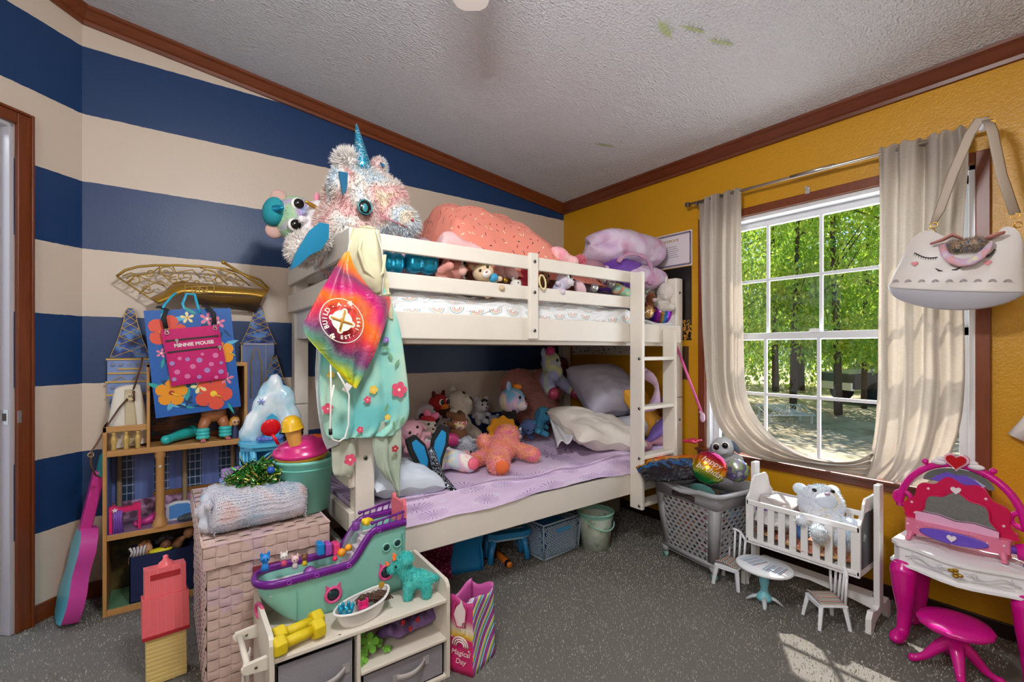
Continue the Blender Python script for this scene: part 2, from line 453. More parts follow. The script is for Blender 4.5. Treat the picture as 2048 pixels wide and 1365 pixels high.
# crown moulding: profile swept along each wall under the sloping ceiling
def crown(name, p0, p1, inward, m):
    prof = [(0, 0), (.014, 0), (.017, .015), (.026, .022), (.046, .050), (.058, .058), (.060, .072), (0, .072)]
    inw = Vector(inward).normalized(); d = (Vector(p1) - Vector(p0)).normalized(); mb = MB(); V = []
    for p in (p0, p1):
        for a, h in prof: V.append(Vector(p) + inw * a + Vector((0, 0, h + (-SL * inw.x * a))))
    n = len(prof); mb.add(V, [(i, (i + 1) % n, n + (i + 1) % n, n + i) for i in range(n)] + [tuple(range(n)), tuple(range(2 * n - 1, n - 1, -1))], smooth=False)
    return struct(mb.build(name, m))
crown('trim_1', (XC, Y1, crz(XC)), (X1, Y1, crz(X1)), (0, -1, 0), W_X)
crown('trim_2', (X1, Y1, CB), (X1, YB, CB), (-1, 0, 0), W_Y)
e = P0 + A45 * 1.76; crown('trim_3', (e.x, e.y, crz(e.x)), (XC, Y1, crz(XC)), (1, -1, 0), W_X)
mb = MB(); mb.bx(XC + .01, X1, Y1 - .012, Y1, 0, .075); struct(mb.build('baseboard_back', W_X, bevel=.003))
mb = MB(); mb.bx(X1 - .012, X1, YB, Y1 - .012, 0, .062); struct(mb.build('baseboard_right', mat('#2a1710', .4), bevel=.003))
mb = MB(); ang_box(mb, 0, DT0 - .056, 0, .012, 0, .075); struct(mb.build('baseboard_left', W_X, bevel=.003))
# door casing and jamb
mb = MB()
ang_box(mb, DT0 - .056, DT0, 0, .018, 0, DZ + .055); ang_box(mb, DT1, DT1 + .056, 0, .018, 0, DZ + .055); ang_box(mb, DT0, DT1, 0, .018, DZ, DZ + .055)
ang_box(mb, DT0 - .056, DT0 - .044, .018, .026, 0, DZ + .055); ang_box(mb, DT0 - .044, DT1 + .044, .018, .026, DZ + .043, DZ + .055)
struct(mb.build('trim_4', W_Z, bevel=.004))
dr = bpy.data.objects.new('door_1', None); COL.objects.link(dr); struct(dr)
mb = MB(); ang_box(mb, DT0, DT0 + .016, -.11, 0, 0, DZ); ang_box(mb, DT1 - .016, DT1, -.11, 0, 0, DZ); ang_box(mb, DT0, DT1, -.11, 0, DZ - .016, DZ)
ang_box(mb, DT0 + .016, DT0 + .028, -.075, -.04, 0, DZ); mb.build('door_frame', mat('#b9b4ba', .3), dr, bevel=.002)
mb = MB(); ang_box(mb, DT0 + .0155, DT0 + .0175, -.038, -.004, .84, .90); ang_box(mb, DT0 + .017, DT0 + .019, -.03, -.014, .855, .885, 1)
ang_box(mb, DT0 - .012, DT0 + .001, .018, .0195, .845, .895)
mb.build('strike_plate', [metal('#d8d8d8', .25), mat('#3a2b20', .5)], dr, label='silver strike plate')
mb = MB(); ang_box(mb, DT0 + .0, DT0 + .016, -.16, -.11, 0, DZ); mb.build('outer_casing', W_Z, dr)

# ------------------------------------------------------------------ window
WHT = mat('#e4e6ea', .35); VINYL = mat('#dadde2', .3)
cas = MB(); w = .046
cas.bx(X1 - .018, X1, WY0 - w, WY0, WZ0 - .05, WZ1 + w); cas.bx(X1 - .018, X1, WY1, WY1 + w, WZ0 - .05, WZ1 + w)
cas.bx(X1 - .0185, X1, WY0, WY1, WZ1, WZ1 + w); struct(cas.build('trim_5', W_Z, bevel=.004))
sl = MB(); sl.bx(X1 - .055, X1 + .08, WY0 - w, WY1 + w, WZ0 - .012, WZ0 + .004); sl.bx(X1 - .025, X1, WY0 - w, WY1 + w, WZ0 - .05, WZ0 - .012)
struct(sl.build('trim_6', W_Y, bevel=.004))
win = bpy.data.objects.new('window_1', None); COL.objects.link(win); struct(win)
fx = MB()
fx.bx(X1 + .002, X1 + .12, WY0, WY0 + .022, WZ0, WZ1); fx.bx(X1 + .002, X1 + .12, WY1 - .022, WY1, WZ0, WZ1)
fx.bx(X1 + .002, X1 + .12, WY0, WY1, WZ1 - .022, WZ1); fx.bx(X1 + .08, X1 + .12, WY0, WY1, WZ0, WZ0 + .02)
fx.build('window_frame', VINYL, win, bevel=.002)
def sash(name, x, z0, z1):
    y0, y1 = WY0 + .022, WY1 - .022; m = MB(); f = .036
    m.bx(x, x + .028, y0, y0 + f, z0, z1); m.bx(x, x + .028, y1 - f, y1, z0, z1); m.bx(x, x + .028, y0, y1, z0, z0 + f); m.bx(x, x + .028, y0, y1, z1 - f, z1)
    for k in (1, 2, 3):
        y = y0 + f + (y1 - y0 - 2 * f) * k / 4; m.bx(x + .006, x + .02, y - .008, y + .008, z0 + f, z1 - f)
    z = (z0 + z1) / 2; m.bx(x + .005, x + .021, y0 + f, y1 - f, z - .008, z + .008)
    s = m.build(name, VINYL, win, bevel=.0015)
    g = NB('window_glass'); tr = g.new('ShaderNodeBsdfTransparent'); gl = g.new('ShaderNodeBsdfGlossy'); gl.inputs['Roughness'].default_value = .02
    lw = g.new('ShaderNodeLayerWeight'); mx = g.new('ShaderNodeMixShader')
    g.put(mx.inputs[0], g.math('MULTIPLY_ADD', lw.outputs[1], .12, .02)); g.nt.links.new(tr.outputs[0], mx.inputs[1]); g.nt.links.new(gl.outputs[0], mx.inputs[2]); g.nt.links.new(mx.outputs[0], g.out.inputs[0])
    q = MB(); q.bx(x + .011, x + .015, y0 + f * .8, y1 - f * .8, z0 + f * .8, z1 - f * .8); q.build('pane', g.m, s)
sash('upper_sash', X1 + .075, 1.195, WZ1 - .022); sash('lower_sash', X1 + .045, WZ0 + .004, 1.235)
mb = MB(); mb.bx(X1 + .03, X1 + .046, 1.0, 1.05, 1.235, 1.25); mb.build('sash_lock', WHT, win)
# ceiling fan: the blade tip reaches into the picture
fan = thing('ceiling_fan', 'white ceiling fan blade hanging under the textured ceiling, at the top edge', 'ceiling fan', (FAN.x, FAN.y, 0))
fm = mat('#e2ddd6', .35)
mb = MB(); mb.lathe([(.0, 2.63), (.06, 2.63), (.07, 2.58), (.02, 2.56), (.015, 2.42), (.1, 2.40), (.12, 2.34), (.1, 2.28), (0, 2.27)], 24); mb.build('motor', fm, fan)
for k in range(3):
    a = R(40 + 120 * k); q = MB(); c = (.09 * math.cos(a), .09 * math.sin(a))
    q.lathe([(.02, 2.27), (.03, 2.25), (.055, 2.21), (.062, 2.19)], 20, M=TR((c[0], c[1], 0))); q.build('glass_shade', mat('#f1eee6', .3), fan, solid=.002)
for k in range(5):
    a = 53.5 + 72 * k; q = MB(); hw = .062
    pts = [(.16, -.035), (.24, -.055), (.80, -hw), (.835, -hw * .8), (.85, -hw * .4), (.85, hw * .4), (.835, hw * .8), (.80, hw), (.24, .055), (.16, .035)]
    q.prism(pts, 2.325, 2.333, M=TR((0, 0, 0), (0, 0, a))); q.bx(.09, .18, -.015, .015, 2.315, 2.325, M=TR((0, 0, 0), (0, 0, a)))
    q.build('blade', fm, fan)
# glow in the dark lizards / insects stuck on the ceiling
def sticker(px, py, s, rot, kind, label):
    # ray to the ceiling plane
    f, hy = 942, 701.5; r = Vector((math.sin(TH) + (px - 1024) / f * math.cos(TH), math.cos(TH) - (px - 1024) / f * math.sin(TH), (hy - py) / f))
    d = (CB + .070 + SL * X1 - 1.136) / (r.z + SL * r.x); p = Vector((0, 0, 1.136)) + r * d
    mb = MB(); body = [(-.5, 0), (-.3, .1), (0, .16), (.25, .12), (.4, .03), (.62, .02), (.4, -.04), (.2, -.1), (-.1, -.13), (-.35, -.06)]
    if kind: body = [(-.6, -.02), (-.35, .06), (0, .09), (.2, .06), (.35, .09), (.5, .03), (.36, -.05), (.1, -.07), (-.2, -.06)]
    mb.prism(body, -.0012, 0, M=Matrix.Scale(s, 4))
    for q in range(4):
        x = -.25 + .17 * q; mb.tube([(x * s, .02 * s, -.001), ((x - .04) * s, -.17 * s, -.001), ((x - .1) * s, -.25 * s, -.001)], .012 * s, 5)
        mb.tube([(x * s, 0, -.001), ((x + .02) * s, .19 * s, -.001)], .01 * s, 5)
    o = mb.build('ceiling_sticker', mat('#b9c79a', .5)); o.location = p - Vector((0, 0, .0015)); o.rotation_euler = (0, math.atan(SL), R(rot))
    tag(o, label, 'sticker', 'pale green stickers on the ceiling')
sticker(1330, 58, .12, 10, 0, 'pale green animal sticker on the ceiling, leftmost of the three together')
sticker(1388, 58, .11, -25, 1, 'pale green animal sticker on the ceiling, middle one of the three together')
sticker(1443, 84, .11, -30, 1, 'pale green sticker peeling off the ceiling, rightmost of the three together')
sticker(1210, 290, .12, -35, 1, 'pale green sticker alone on the ceiling near the corner')

# ------------------------------------------------------------------ curtain rod and curtains
rod = thing('curtain_rod', 'thin silver curtain rod across the top of the window', 'curtain rod', (2.60, 1.0, 2.03))
mb = MB(); mb.cyl((0, -.60, -.012), (0, .68, .006), .008, n=12); mb.cyl((0, -.1, 0), (0, .1, 0), .0095, n=12); mb.build('rod', metal('#c3bfb8', .28), rod)
for sgn, y, z in ((1, .68, .006), (-1, -.60, -.012)):
    q = MB(); q.box((.03, y - sgn * .05, z - .012), (.075, .012, .02)); q.box((.067, y - sgn * .05, z - .02), (.006, .03, .06)); q.build('bracket', metal('#9a9590'), rod)
    q = MB(); q.box((0, y + sgn * .012, z), (.026, .024, .026)); q.build('finial', metal('#8b8178', .3) if sgn > 0 else WHT, rod, bevel=.002)
q = MB(); q.box((.062, .04, -.075), (.02, .02, .03)); q.box((.05, .04, -.06), (.02, .012, .012)); q.build('clip', metal('#d0d0d0'), rod)
def m_curtain():
    b = NB('linen_curtain'); co = b.co(); x, y, z = b.sep(co)
    wv = b.noise(b.co(scale=(1, 1, 12)), 60, 3); c = b.mix(wv, '#bdb3a8', '#dcd5cd')
    b.bump(b.noise(co, 400, 2), .3, .001)
    b.fin(c, .85); tl = b.new('ShaderNodeBsdfTranslucent'); b.put(tl.inputs[0], c); mx = b.new('ShaderNodeMixShader'); mx.inputs[0].default_value = .62
    b.nt.links.new(b.b.outputs[0], mx.inputs[1]); b.nt.links.new(tl.outputs[0], mx.inputs[2]); b.nt.links.new(mx.outputs[0], b.out.inputs[0])
    return b.m
M_CUR = m_curtain()
def curve(pts, t):
    """centripetal-ish interpolation through control points"""
    n = len(pts) - 1; x = min(max(t, 0), 1) * n; i = min(int(x), n - 1); f = x - i
    p0, p1, p2, p3 = [Vector(pts[min(max(j, 0), n)]) for j in (i - 1, i, i + 1, i + 2)]
    return .5 * ((2 * p1) + (p2 - p0) * f + (2 * p0 - 5 * p1 + 4 * p2 - p3) * f * f + (3 * p1 - p0 - 3 * p2 + p3) * f ** 3)
def curtain(name, outer, inner, folds, amp, x0, label, amp2=None, seed=0):
    def fn(u, v):
        a, b = curve(outer, v), curve(inner, v); w = 1 - v
        p = a.lerp(b, u); top = math.exp(-v * 30)
        ph = u * folds * 2 * PI + .9 * math.sin(v * 3 + seed) + seed
        f = math.sin(ph) * .6 + math.sin(ph * .53 + 2 * v) * .5 + .35 * math.sin(ph * 1.9 + v * 5)
        am = amp[0] * (1 - v) + amp[1] * v
        x = x0 + am * f * (1 - .6 * top) + .012 * fbm(u * 3 + seed, v * 4)
        yo = .004 * math.cos(ph * 1.3) * (1 - v)
        return (x, p.x + yo, p.y + .006 * top * math.sin(ph * 2))
    mb = MB(); mb.grid(fn, 150, 150); o = mb.build(name, M_CUR, solid=.0012)
    return tag(o, label, 'curtain', 'linen curtains on the rod')
oL = [(1.614, 2.040), (1.614, 2.0), (1.61, 1.6), (1.597, 1.25), (1.572, .93), (1.50, .70), (1.36, .575), (1.23, .545), (1.10, .552), (.98, .553), (.86, .553), (.76, .553)]
iL = [(1.357, 2.045), (1.355, 2.0), (1.356, 1.6), (1.352, 1.25), (1.345, .96), (1.30, .80), (1.20, .68), (1.09, .625), (.98, .60), (.88, .605), (.80, .63), (.745, .68)]
curtain('curtain', oL, iL, 4, (.026, .018), 2.592, 'beige linen curtain left of the window, its hem swept along the sill')
oR = [(.728, 2.045), (.727, 1.9), (.728, 1.6), (.73, 1.3), (.733, 1.0), (.74, .80), (.76, .64), (.79, .558)]
iR = [(.43, 2.035), (.425, 1.9), (.44, 1.6), (.44, 1.3), (.44, 1.0), (.46, .8), (.50, .66), (.56, .558)]
curtain('curtain', oR, iR, 3.4, (.030, .022), 2.585, 'beige linen curtain right of the window, behind the white handbag', seed=2)
# ------------------------------------------------------------------ outside: sandy yard and woods
GZ = -.62
def m_ground():
    b = NB('sandy_yard'); n = b.noise(b.co(), .8, 6, .7); n2 = b.noise(b.co(), 18, 5, .8)
    c = b.ramp(n, [(.33, '#7a7850'), (.45, '#b8a888'), (.6, '#e0d2b6')]); c = b.mix(b.math('MULTIPLY', n2, .5), c, '#6d634c')
    b.bump(n2, .8, .03); return b.fin(c, 1)
mb = MB(); mb.grid(lambda u, v: (X1 + .3 + 50 * u, -20 + 60 * v, GZ + .12 * fbm(u * 12, v * 12)), 60, 60)
struct(mb.build('ground_yard', m_ground()))
def m_leaf():
    b = NB('leaves'); n = b.noise(b.co(), .9, 4, .7); n3 = b.noise(b.co(), 9, 2)
    c = b.ramp(b.math('ADD', b.math('MULTIPLY', n, .55), b.math('MULTIPLY', n3, .45)), [(.3, '#437a20'), (.44, '#86b43a'), (.56, '#cfe052'), (.68, '#f6f39a')])
    b.fin(c, .5); tl = b.new('ShaderNodeBsdfTranslucent'); b.put(tl.inputs[0], c); mx = b.new('ShaderNodeMixShader'); mx.inputs[0].default_value = .5
    b.nt.links.new(b.b.outputs[0], mx.inputs[1]); b.nt.links.new(tl.outputs[0], mx.inputs[2]); b.nt.links.new(mx.outputs[0], b.out.inputs[0]); return b.m
M_LEAF = m_leaf(); M_BARK = mat('#54432f', .95, 0, (20, .8, .03), .35)
def leaf_cloud(mb, c, r, n, sz, rnd):
    V = []; F = []
    for _ in range(n):
        d = Vector((rnd.gauss(0, 1), rnd.gauss(0, 1), rnd.gauss(0, 1))).normalized() * (rnd.random() ** .45)
        p = Vector(c) + Vector((d.x * r[0], d.y * r[1], d.z * r[2])); q = Euler((rnd.uniform(0, 6), rnd.uniform(0, 6), rnd.uniform(0, 6))).to_matrix()
        s = sz * rnd.uniform(.6, 1.3); k = len(V)
        V += [p + q @ Vector((-s, 0, 0)), p + q @ Vector((0, -s * .45, 0)), p + q @ Vector((s, 0, 0)), p + q @ Vector((0, s * .45, 0))]; F.append((k, k + 1, k + 2, k + 3))
    mb.add(V, F)
def tree(i, x, y, h, r, seed, label, low=False):
    rnd = random.Random(seed)
    t = thing('forest_tree', label, 'tree', (x, y, GZ), (0, 0, 0), 'trees in the woods beyond the yard')
    q = MB(); lean = rnd.uniform(-.5, .5); pts = [(0, 0, 0), (lean * .2, 0, h * .3), (lean * .5, rnd.uniform(-.3, .3), h * .65), (lean, 0, h)]
    q.tube(pts, [r * 1.25, r, r * .75, r * .3], 10)
    for k in range(5):
        a = rnd.uniform(0, 6.28); z = h * rnd.uniform(.3, .8); q.tube([(lean * z / h * .7, 0, z), (math.cos(a) * 1.2, math.sin(a) * 1.2, z + .7)], [r * .3, r * .1], 6)
    q.build('trunk', M_BARK, t)
    q = MB()
    for k in range(9):
        a = rnd.uniform(0, 6.28); z = h * rnd.uniform(.16 if low else .26, 1.0); d = rnd.uniform(.2, 1.5)
        leaf_cloud(q, (math.cos(a) * d + lean * z / h, math.sin(a) * d, z), (1.35, 1.35, .8), 560, .085, rnd)
    q.build('foliage', M_LEAF, t)
rt = random.Random(11); k = 0
for row, (dist, n) in enumerate(((13.5, 8), (17, 9), (22, 10))):
    for i in range(n):
        a = R(6 + 46 * (i + .5) / n + rt.uniform(-1.4, 1.4)); dd = dist + rt.uniform(-1.3, 1.3)
        tree(k, 1.5 + dd * math.cos(a), dd * math.sin(a), rt.uniform(8, 11) if row else rt.uniform(7, 9), rt.uniform(.06, .14), 100 + k,
             ['bare-trunked tree at the near edge of the woods outside', 'leafy tree in the middle of the woods outside', 'distant tree deep in the woods outside'][row], row == 1); k += 1
for i in range(14):
    rnd = random.Random(300 + i); a = R(6 + 46 * (i + .5) / 14); dd = 25
    q = MB(); leaf_cloud(q, (0, 0, 2.2), (2.0, 2.0, 2.6), 2600, .11, rnd); o = q.build('undergrowth_bush', M_LEAF)
    o.location = (1.5 + dd * math.cos(a), dd * math.sin(a), GZ); tag(o, 'dense bush filling the back of the woods outside', 'bush', 'bushes closing off the woods')
# white lattice panel lying on legs in the yard
lt = thing('garden_lattice', 'white lattice panel propped up in the sandy yard outside the window', 'lattice panel', (12.2, 5.28, GZ), (0, 0, -36), sc=.6)
q = MB()
for k in range(-9, 10):
    for s in (1, -1):
        a = (k * .14, -.55); x0 = max(-.9, k * .14 - .55); 
        p0 = (k * .14 - s * .45, -.45); p1 = (k * .14 + s * .45, .45)
        if abs(p0[0]) < .95 and abs(p1[0]) < .95: q.tube([(p0[0], p0[1], .0), (p1[0], p1[1], .0)], .016, 4)
for a, b in (((-.95, -.45), (.95, -.45)), ((-.95, .45), (.95, .45)), ((-.95, -.45), (-.95, .45)), ((.95, -.45), (.95, .45))): q.tube([(*a, 0), (*b, 0)], .03, 4)
q.build('lattice', mat('#d9dccd', .7), lt, loc=(0, 0, .5), rot=(22, 0, 0))
for x in (-.85, .85):
    for y in (-.38, .38): q = MB(); q.bx(x - .03, x + .03, y - .03, y + .03, 0, .5 + y * .4); q.build('leg', mat('#c9c6b4', .7), lt)
# parked truck glimpsed at the right
tk = thing('truck', 'dark pickup truck parked at the edge of the woods outside', 'truck', (20.1, 5.0, GZ), (0, 0, -36))
q = MB(); q.prism([(-2.2, .5), (-2.2, 1.0), (-1.1, 1.1), (-.7, 1.6), (.6, 1.62), (.75, 1.1), (2.3, 1.1), (2.3, .5)], -.85, .85, M=TR((0, 0, 0), (90, 0, 0))); q.build('body', mat('#2b3136', .3), tk, bevel=.05)
q = MB(); q.bx(-2.28, -2.18, -.8, .8, .45, .7); q.build('bumper', metal('#cfd2d6'), tk)
for x in (-1.4, 1.5):
    for y in (-.85, .85): q = MB(); q.tube([(x, y - .12, .36), (x, y + .12, .36)], .36, 20); q.build('wheel', mat('#151515', .8), tk)
# ------------------------------------------------------------------ wooden castle dollhouse by the striped wall
OAK = m_wood('dollhouse_oak', '#a8743c', '#c99a5e', 0, .45); OAKZ = m_wood('dollhouse_oak_z', '#a8743c', '#c99a5e', 2, .45)
GOLD = mat('#a5822f', .35, .35); GOLDP = mat('#c9a860', .4, .2)
DX, DY = .06, 2.745
LM = TR((-DX, -DY, 0))
dh = thing('dollhouse', 'wooden castle dollhouse with blue lattice towers against the striped wall', 'dollhouse', (DX, DY, 0))
xa, xb, xm, yf, yb = -.208, .332, -.06, 2.635, 2.858
def bxp(name, m, *bs, bevel=.002, parent=None, label=None):
    q = MB()
    for b in bs: q.bx(*b, M=LM)
    return q.build(name, m, parent or dh, bevel=bevel, label=label)
bxp('side_panel', OAKZ, (xa, xa + .014, yf, yb, 0, .81)); bxp('side_panel', OAKZ, (xb - .014, xb, yf, yb, 0, 1.065))
bxp('side_panel', OAKZ, (xm, xm + .012, yf, yb, .70, 1.075))
bxp('floor_board', OAK, (xa + .014, xb - .014, yf, yb, .0, .026)); bxp('floor_board', OAK, (xa + .014, xb - .014, yf, yb, .322, .345))
bxp('floor_board', OAK, (xa + .014, xb - .014, yf, yb, .68, .705)); bxp('ceiling_board', OAK, (xm, xb, yf, yb, 1.06, 1.078))
def m_ballroom():
    b = NB('ballroom_print'); x, y, z = b.sep(b.co())
    g1 = b.math('LESS_THAN', b.math('ABSOLUTE', b.math('SUBTRACT', b.math('FRACT', b.math('MULTIPLY', x, 7.5)), .5)), .22)
    dr = b.noise(b.co(scale=(40, 40, 3)), 1, 2); curt = b.mix(dr, '#2c3f86', '#7d93cf')
    gx = b.math('LESS_THAN', b.math('FRACT', b.math('MULTIPLY', x, 45)), .14); gz = b.math('LESS_THAN', b.math('FRACT', b.math('MULTIPLY', z, 26)), .12)
    gl = b.mix(b.noise(b.co(), 30, 3), '#173f34', '#20386e'); gl = b.mix(b.math('MAXIMUM', gx, gz), gl, '#9aa0bd')
    c = b.mix(g1, curt, gl); low = b.math('LESS_THAN', z, .43); c = b.mix(low, c, b.ramp(b.noise(b.co(), 35, 3), [(.4, '#6a4a5e'), (.5, '#a27a96'), (.6, '#c3a0c4')]))
    tb = b.math('MULTIPLY', b.math('GREATER_THAN', z, .43), b.math('LESS_THAN', z, .455)); tb = b.math('MULTIPLY', tb, b.math('GREATER_THAN', x, -.10)); c = b.mix(tb, c, '#8a5f2a')
    return b.fin(c, .35)
bxp('back_panel', [m_ballroom()], (xa + .014, xb - .014, yb - .006, yb, .345, .68), bevel=0, label='printed ballroom backdrop with blue drapes')
def m_attic():
    b = NB('attic_print'); c = b.ramp(b.noise(b.co(scale=(1, 1, 3)), 14, 3), [(.38, '#1d2a4a'), (.5, '#4a3230'), (.62, '#8a4a2a')]); return b.fin(c, .4)
bxp('back_panel', [m_attic()], (xm + .012, xb - .014, yb - .006, yb, .705, 1.06), bevel=0)
def m_cellar():
    b = NB('cellar_print'); c = b.ramp(b.noise(b.co(), 12, 4), [(.4, '#191712'), (.55, '#4a3f22'), (.66, '#6d5c2a')]); return b.fin(c, .5)
bxp('back_panel', [m_cellar()], (xa + .014, xb - .014, yb - .006, yb, .026, .322), bevel=0); bxp('floor_print', [mat('#5f8a68', .5, 0, None, .35)], (xa + .015, xb - .015, yf + .01, yb - .01, .026, .028), bevel=0)
bxp('floor_print', [mat('#8b6f90', .4, 0, None, .35)], (xa + .015, xb - .015, yf + .004, yb - .01, .345, .347), bevel=0)
bxp('wall_print', [mat('#5d74b0', .4, 0, None, .4)], (xa + .014, xa + .016, yf + .01, yb - .01, .347, .68), bevel=0)
# white columns printed / standing at the back and one turned column in front
for x in (-.165, .085, .29):
    q = MB(); q.lathe([(.016, .347), (.016, .36), (.011, .37), (.010, .64), (.015, .655), (.018, .68)], 12, M=LM @ TR((x, yb - .02, 0))); q.build('pilaster', mat('#9a8566', .5), dh)
q = MB(); q.lathe([(.030, .3455), (.030, .355), (.026, .36), (.027, .368), (.020, .378), (.017, .40), (.0165, .65), (.021, .66), (.021, .68)], 20, M=LM @ TR((-.012, yf + .022, 0)))
q.build('front_column', OAKZ, dh, label='round turned wooden column')
q = MB(); q.cyl((-.012, yf + .0045, .615), (-.012, yf + .0065, .615), .006, n=12, M=LM); q.build('screw', mat('#d8d2c8', .4), dh)
bxp('balcony_rail', OAK, (xa, xm, yf, yf + .014, .785, .81), (xa, xa + .014, yf, yb, .785, .81))
for x in (-.172, -.13, -.09):
    q = MB(); q.lathe([(.007, .705), (.011, .712), (.007, .72), (.0125, .745), (.010, .76), (.005, .772), (.009, .78), (.006, .785)], 14, M=LM @ TR((x, yf + .012, 0))); q.build('baluster', GOLDP, dh)
# lattice towers: flat printed boards at the back
M_TW = NB('tower_blue'); _c = M_TW.ramp(M_TW.noise(M_TW.co(), 22, 3), [(.35, '#141c4a'), (.5, '#274a96'), (.62, '#5b8fd2')]); M_TW = M_TW.fin(_c, .35)
M_TWL = mat('#7c93c9', .4, 0, None, .3); STONE = mat('#7f8799', .6, 0, None, .3)
def in_poly_x(poly, z):
    xs = []
    for i in range(len(poly)):
        (x0, z0), (x1, z1) = poly[i], poly[(i + 1) % len(poly)]
        if (z0 - z) * (z1 - z) < 0: xs.append(x0 + (x1 - x0) * (z - z0) / (z1 - z0))
    return (min(xs), max(xs)) if len(xs) > 1 else None
def spire(t, half, y, nlat):
    """half = [(halfwidth, z)...] bottom to top"""
    q = MB(); poly = [(w, z) for w, z in half] + [(-w, z) for w, z in reversed(half)]
    q.prism(poly, 0, .005, M=TR((0, y, 0), (90, 0, 0))); 
    def hw(z):
        for (w0, z0), (w1, z1) in zip(half, half[1:]):
            if z0 <= z <= z1 and z1 > z0: return w0 + (w1 - w0) * (z - z0) / (z1 - z0)
        return 0
    z0, z1 = half[0][1], half[-1][1]; y2 = y - .0065
    def line(p): q.tube([(a, y2, b) for a, b in p], .0018, 5, mi=1)
    line([(w, z) for w, z in half] + [(-w, z) for w, z in reversed(half)] + [(half[0][0], z0)])
    for k in range(nlat):
        za = z0 + (z1 - z0) * (k / nlat) ** .8; zb = z0 + (z1 - z0) * ((k + 1.3) / nlat) ** .8; zb = min(zb, z1)
        for s in (1, -1): line([(s * hw(za) * (1 - 2 * i / 5), za + (zb - za) * i / 5 + 0) if abs(s * hw(za) * (1 - 2 * i / 5)) < hw(za + (zb - za) * i / 5) + .003 else (math.copysign(hw(za + (zb - za) * i / 5), s * (1 - 2 * i / 5)), za + (zb - za) * i / 5) for i in range(6)])
    return q
q = spire(dh, [(.075, 1.10), (.07, 1.115), (.045, 1.19), (.025, 1.27), (.018, 1.32), (.010, 1.335)], 0, 6)
q.build('tower_roof', [M_TW, GOLDP], dh, loc=(-.125 - DX, yb - DY - .004, 0))
q = MB(); tb = [(-.208, 1.10), (-.052, 1.10), (-.052, .80), (-.07, .80), (-.19, .80), (-.208, .93)]
q.prism(tb, 0, .006, M=LM @ TR((0, yb, 0), (90, 0, 0)))
for z, xw in ((1.095, .165), (1.03, .155), (.99, .17), (.93, .165)): q.box((-.13, yb - .009, z), (xw, .006, .008), mi=1, M=LM)
for i in range(5):
    for z in (1.07, .965): q.box((-.19 + .03 * i, yb - .009, z), (.014, .006, .012), mi=2, M=LM)
q.box((-.125, yb - .009, 1.05), (.09, .005, .008), mi=1, M=LM)
q.tube([(-.205, yb - .01, .985), (-.16, yb - .01, 1.015), (-.13, yb - .01, .985), (-.10, yb - .01, 1.02), (-.055, yb - .01, .985)], .002, 5, mi=1, M=LM)
for i in range(8): q.box((-.20 + .02 * i, yb - .010, .905), (.008, .008, .03), mi=2, M=LM)
q.build('tower_body', [M_TWL, GOLDP, STONE], dh)
q = spire(dh, [(.088, 1.17), (.08, 1.18), (.05, 1.25), (.030, 1.31), (.022, 1.36), (.012, 1.378)], 0, 6)
q.build('tower_roof', [M_TW, GOLDP], dh, loc=(.412 - DX, yb - DY - .004, 0))
q = MB(); q.bx(.33, .488, yb - .006, yb, .60, 1.17, M=LM); q.bx(.328, .334, yb - .012, yb - .006, .62, 1.165, mi=1, M=LM); q.bx(.445, .449, yb - .010, yb - .006, .9, 1.165, mi=2, M=LM)
ar = [(.375, .88), (.375, 1.08), (.385, 1.10), (.385, 1.13), (.40, 1.15), (.415, 1.13), (.415, 1.10), (.425, 1.08), (.425, .88)]
q.tube([(a, yb - .008, z) for a, z in ar], .003, 6, mi=1, M=LM); q.bx(.34, .485, yb - .012, yb - .006, 1.165, 1.175, mi=2, M=LM)
q.build('tower_body', [M_TWL, GOLDP, mat('#b8bcd0', .4)], dh)
q = spire(dh, [(.07, .93), (.05, .96), (.035, 1.02), (.02, 1.07), (.008, 1.11)], 0, 5)
q.build('tower_roof', [M_TW, GOLDP], dh, loc=(.487 - DX, yb - DY - .012, 0))
q = MB(); q.bx(.44, .53, yb - .018, yb - .012, .70, .93, M=LM); q.bx(.445, .525, yb - .022, yb - .018, .90, .925, mi=2, M=LM); q.bx(.455, .515, yb - .023, yb - .018, .87, .888, mi=1, M=LM)
q.prism([(.44, .81), (.455, .84), (.485, .86), (.51, .84), (.53, .81), (.52, .80), (.45, .80)], 0, .004, mi=2, M=LM @ TR((0, yb - .018, 0), (90, 0, 0)))
q.build('tower_body', [M_TWL, GOLDP, STONE], dh)
q = MB(); q.prism([(.045, 1.078), (.045, 1.30), (.07, 1.345), (.19, 1.345), (.22, 1.30), (.22, 1.078)], 0, .006, M=LM @ TR((0, yb - .02, 0), (90, 0, 0)))
for k in range(-1, 6):
    for s in (1, -1): q.tube([(max(.045, min(.22, .06 + .035 * k)), yb - .028, 1.24), (max(.045, min(.22, .06 + .035 * k + s * .06)), yb - .028, 1.335)], .0018, 5, mi=1, M=LM)
q.prism([(.118, 1.255), (.132, 1.285), (.146, 1.255)], 0, .003, mi=2, M=LM @ TR((0, yb - .026, 0), (90, 0, 0)))
q.build('middle_tower', [mat('#5a5fae', .4, 0, None, .4), mat('#9aa0cf', .4), mat('#15151c', .4)], dh)

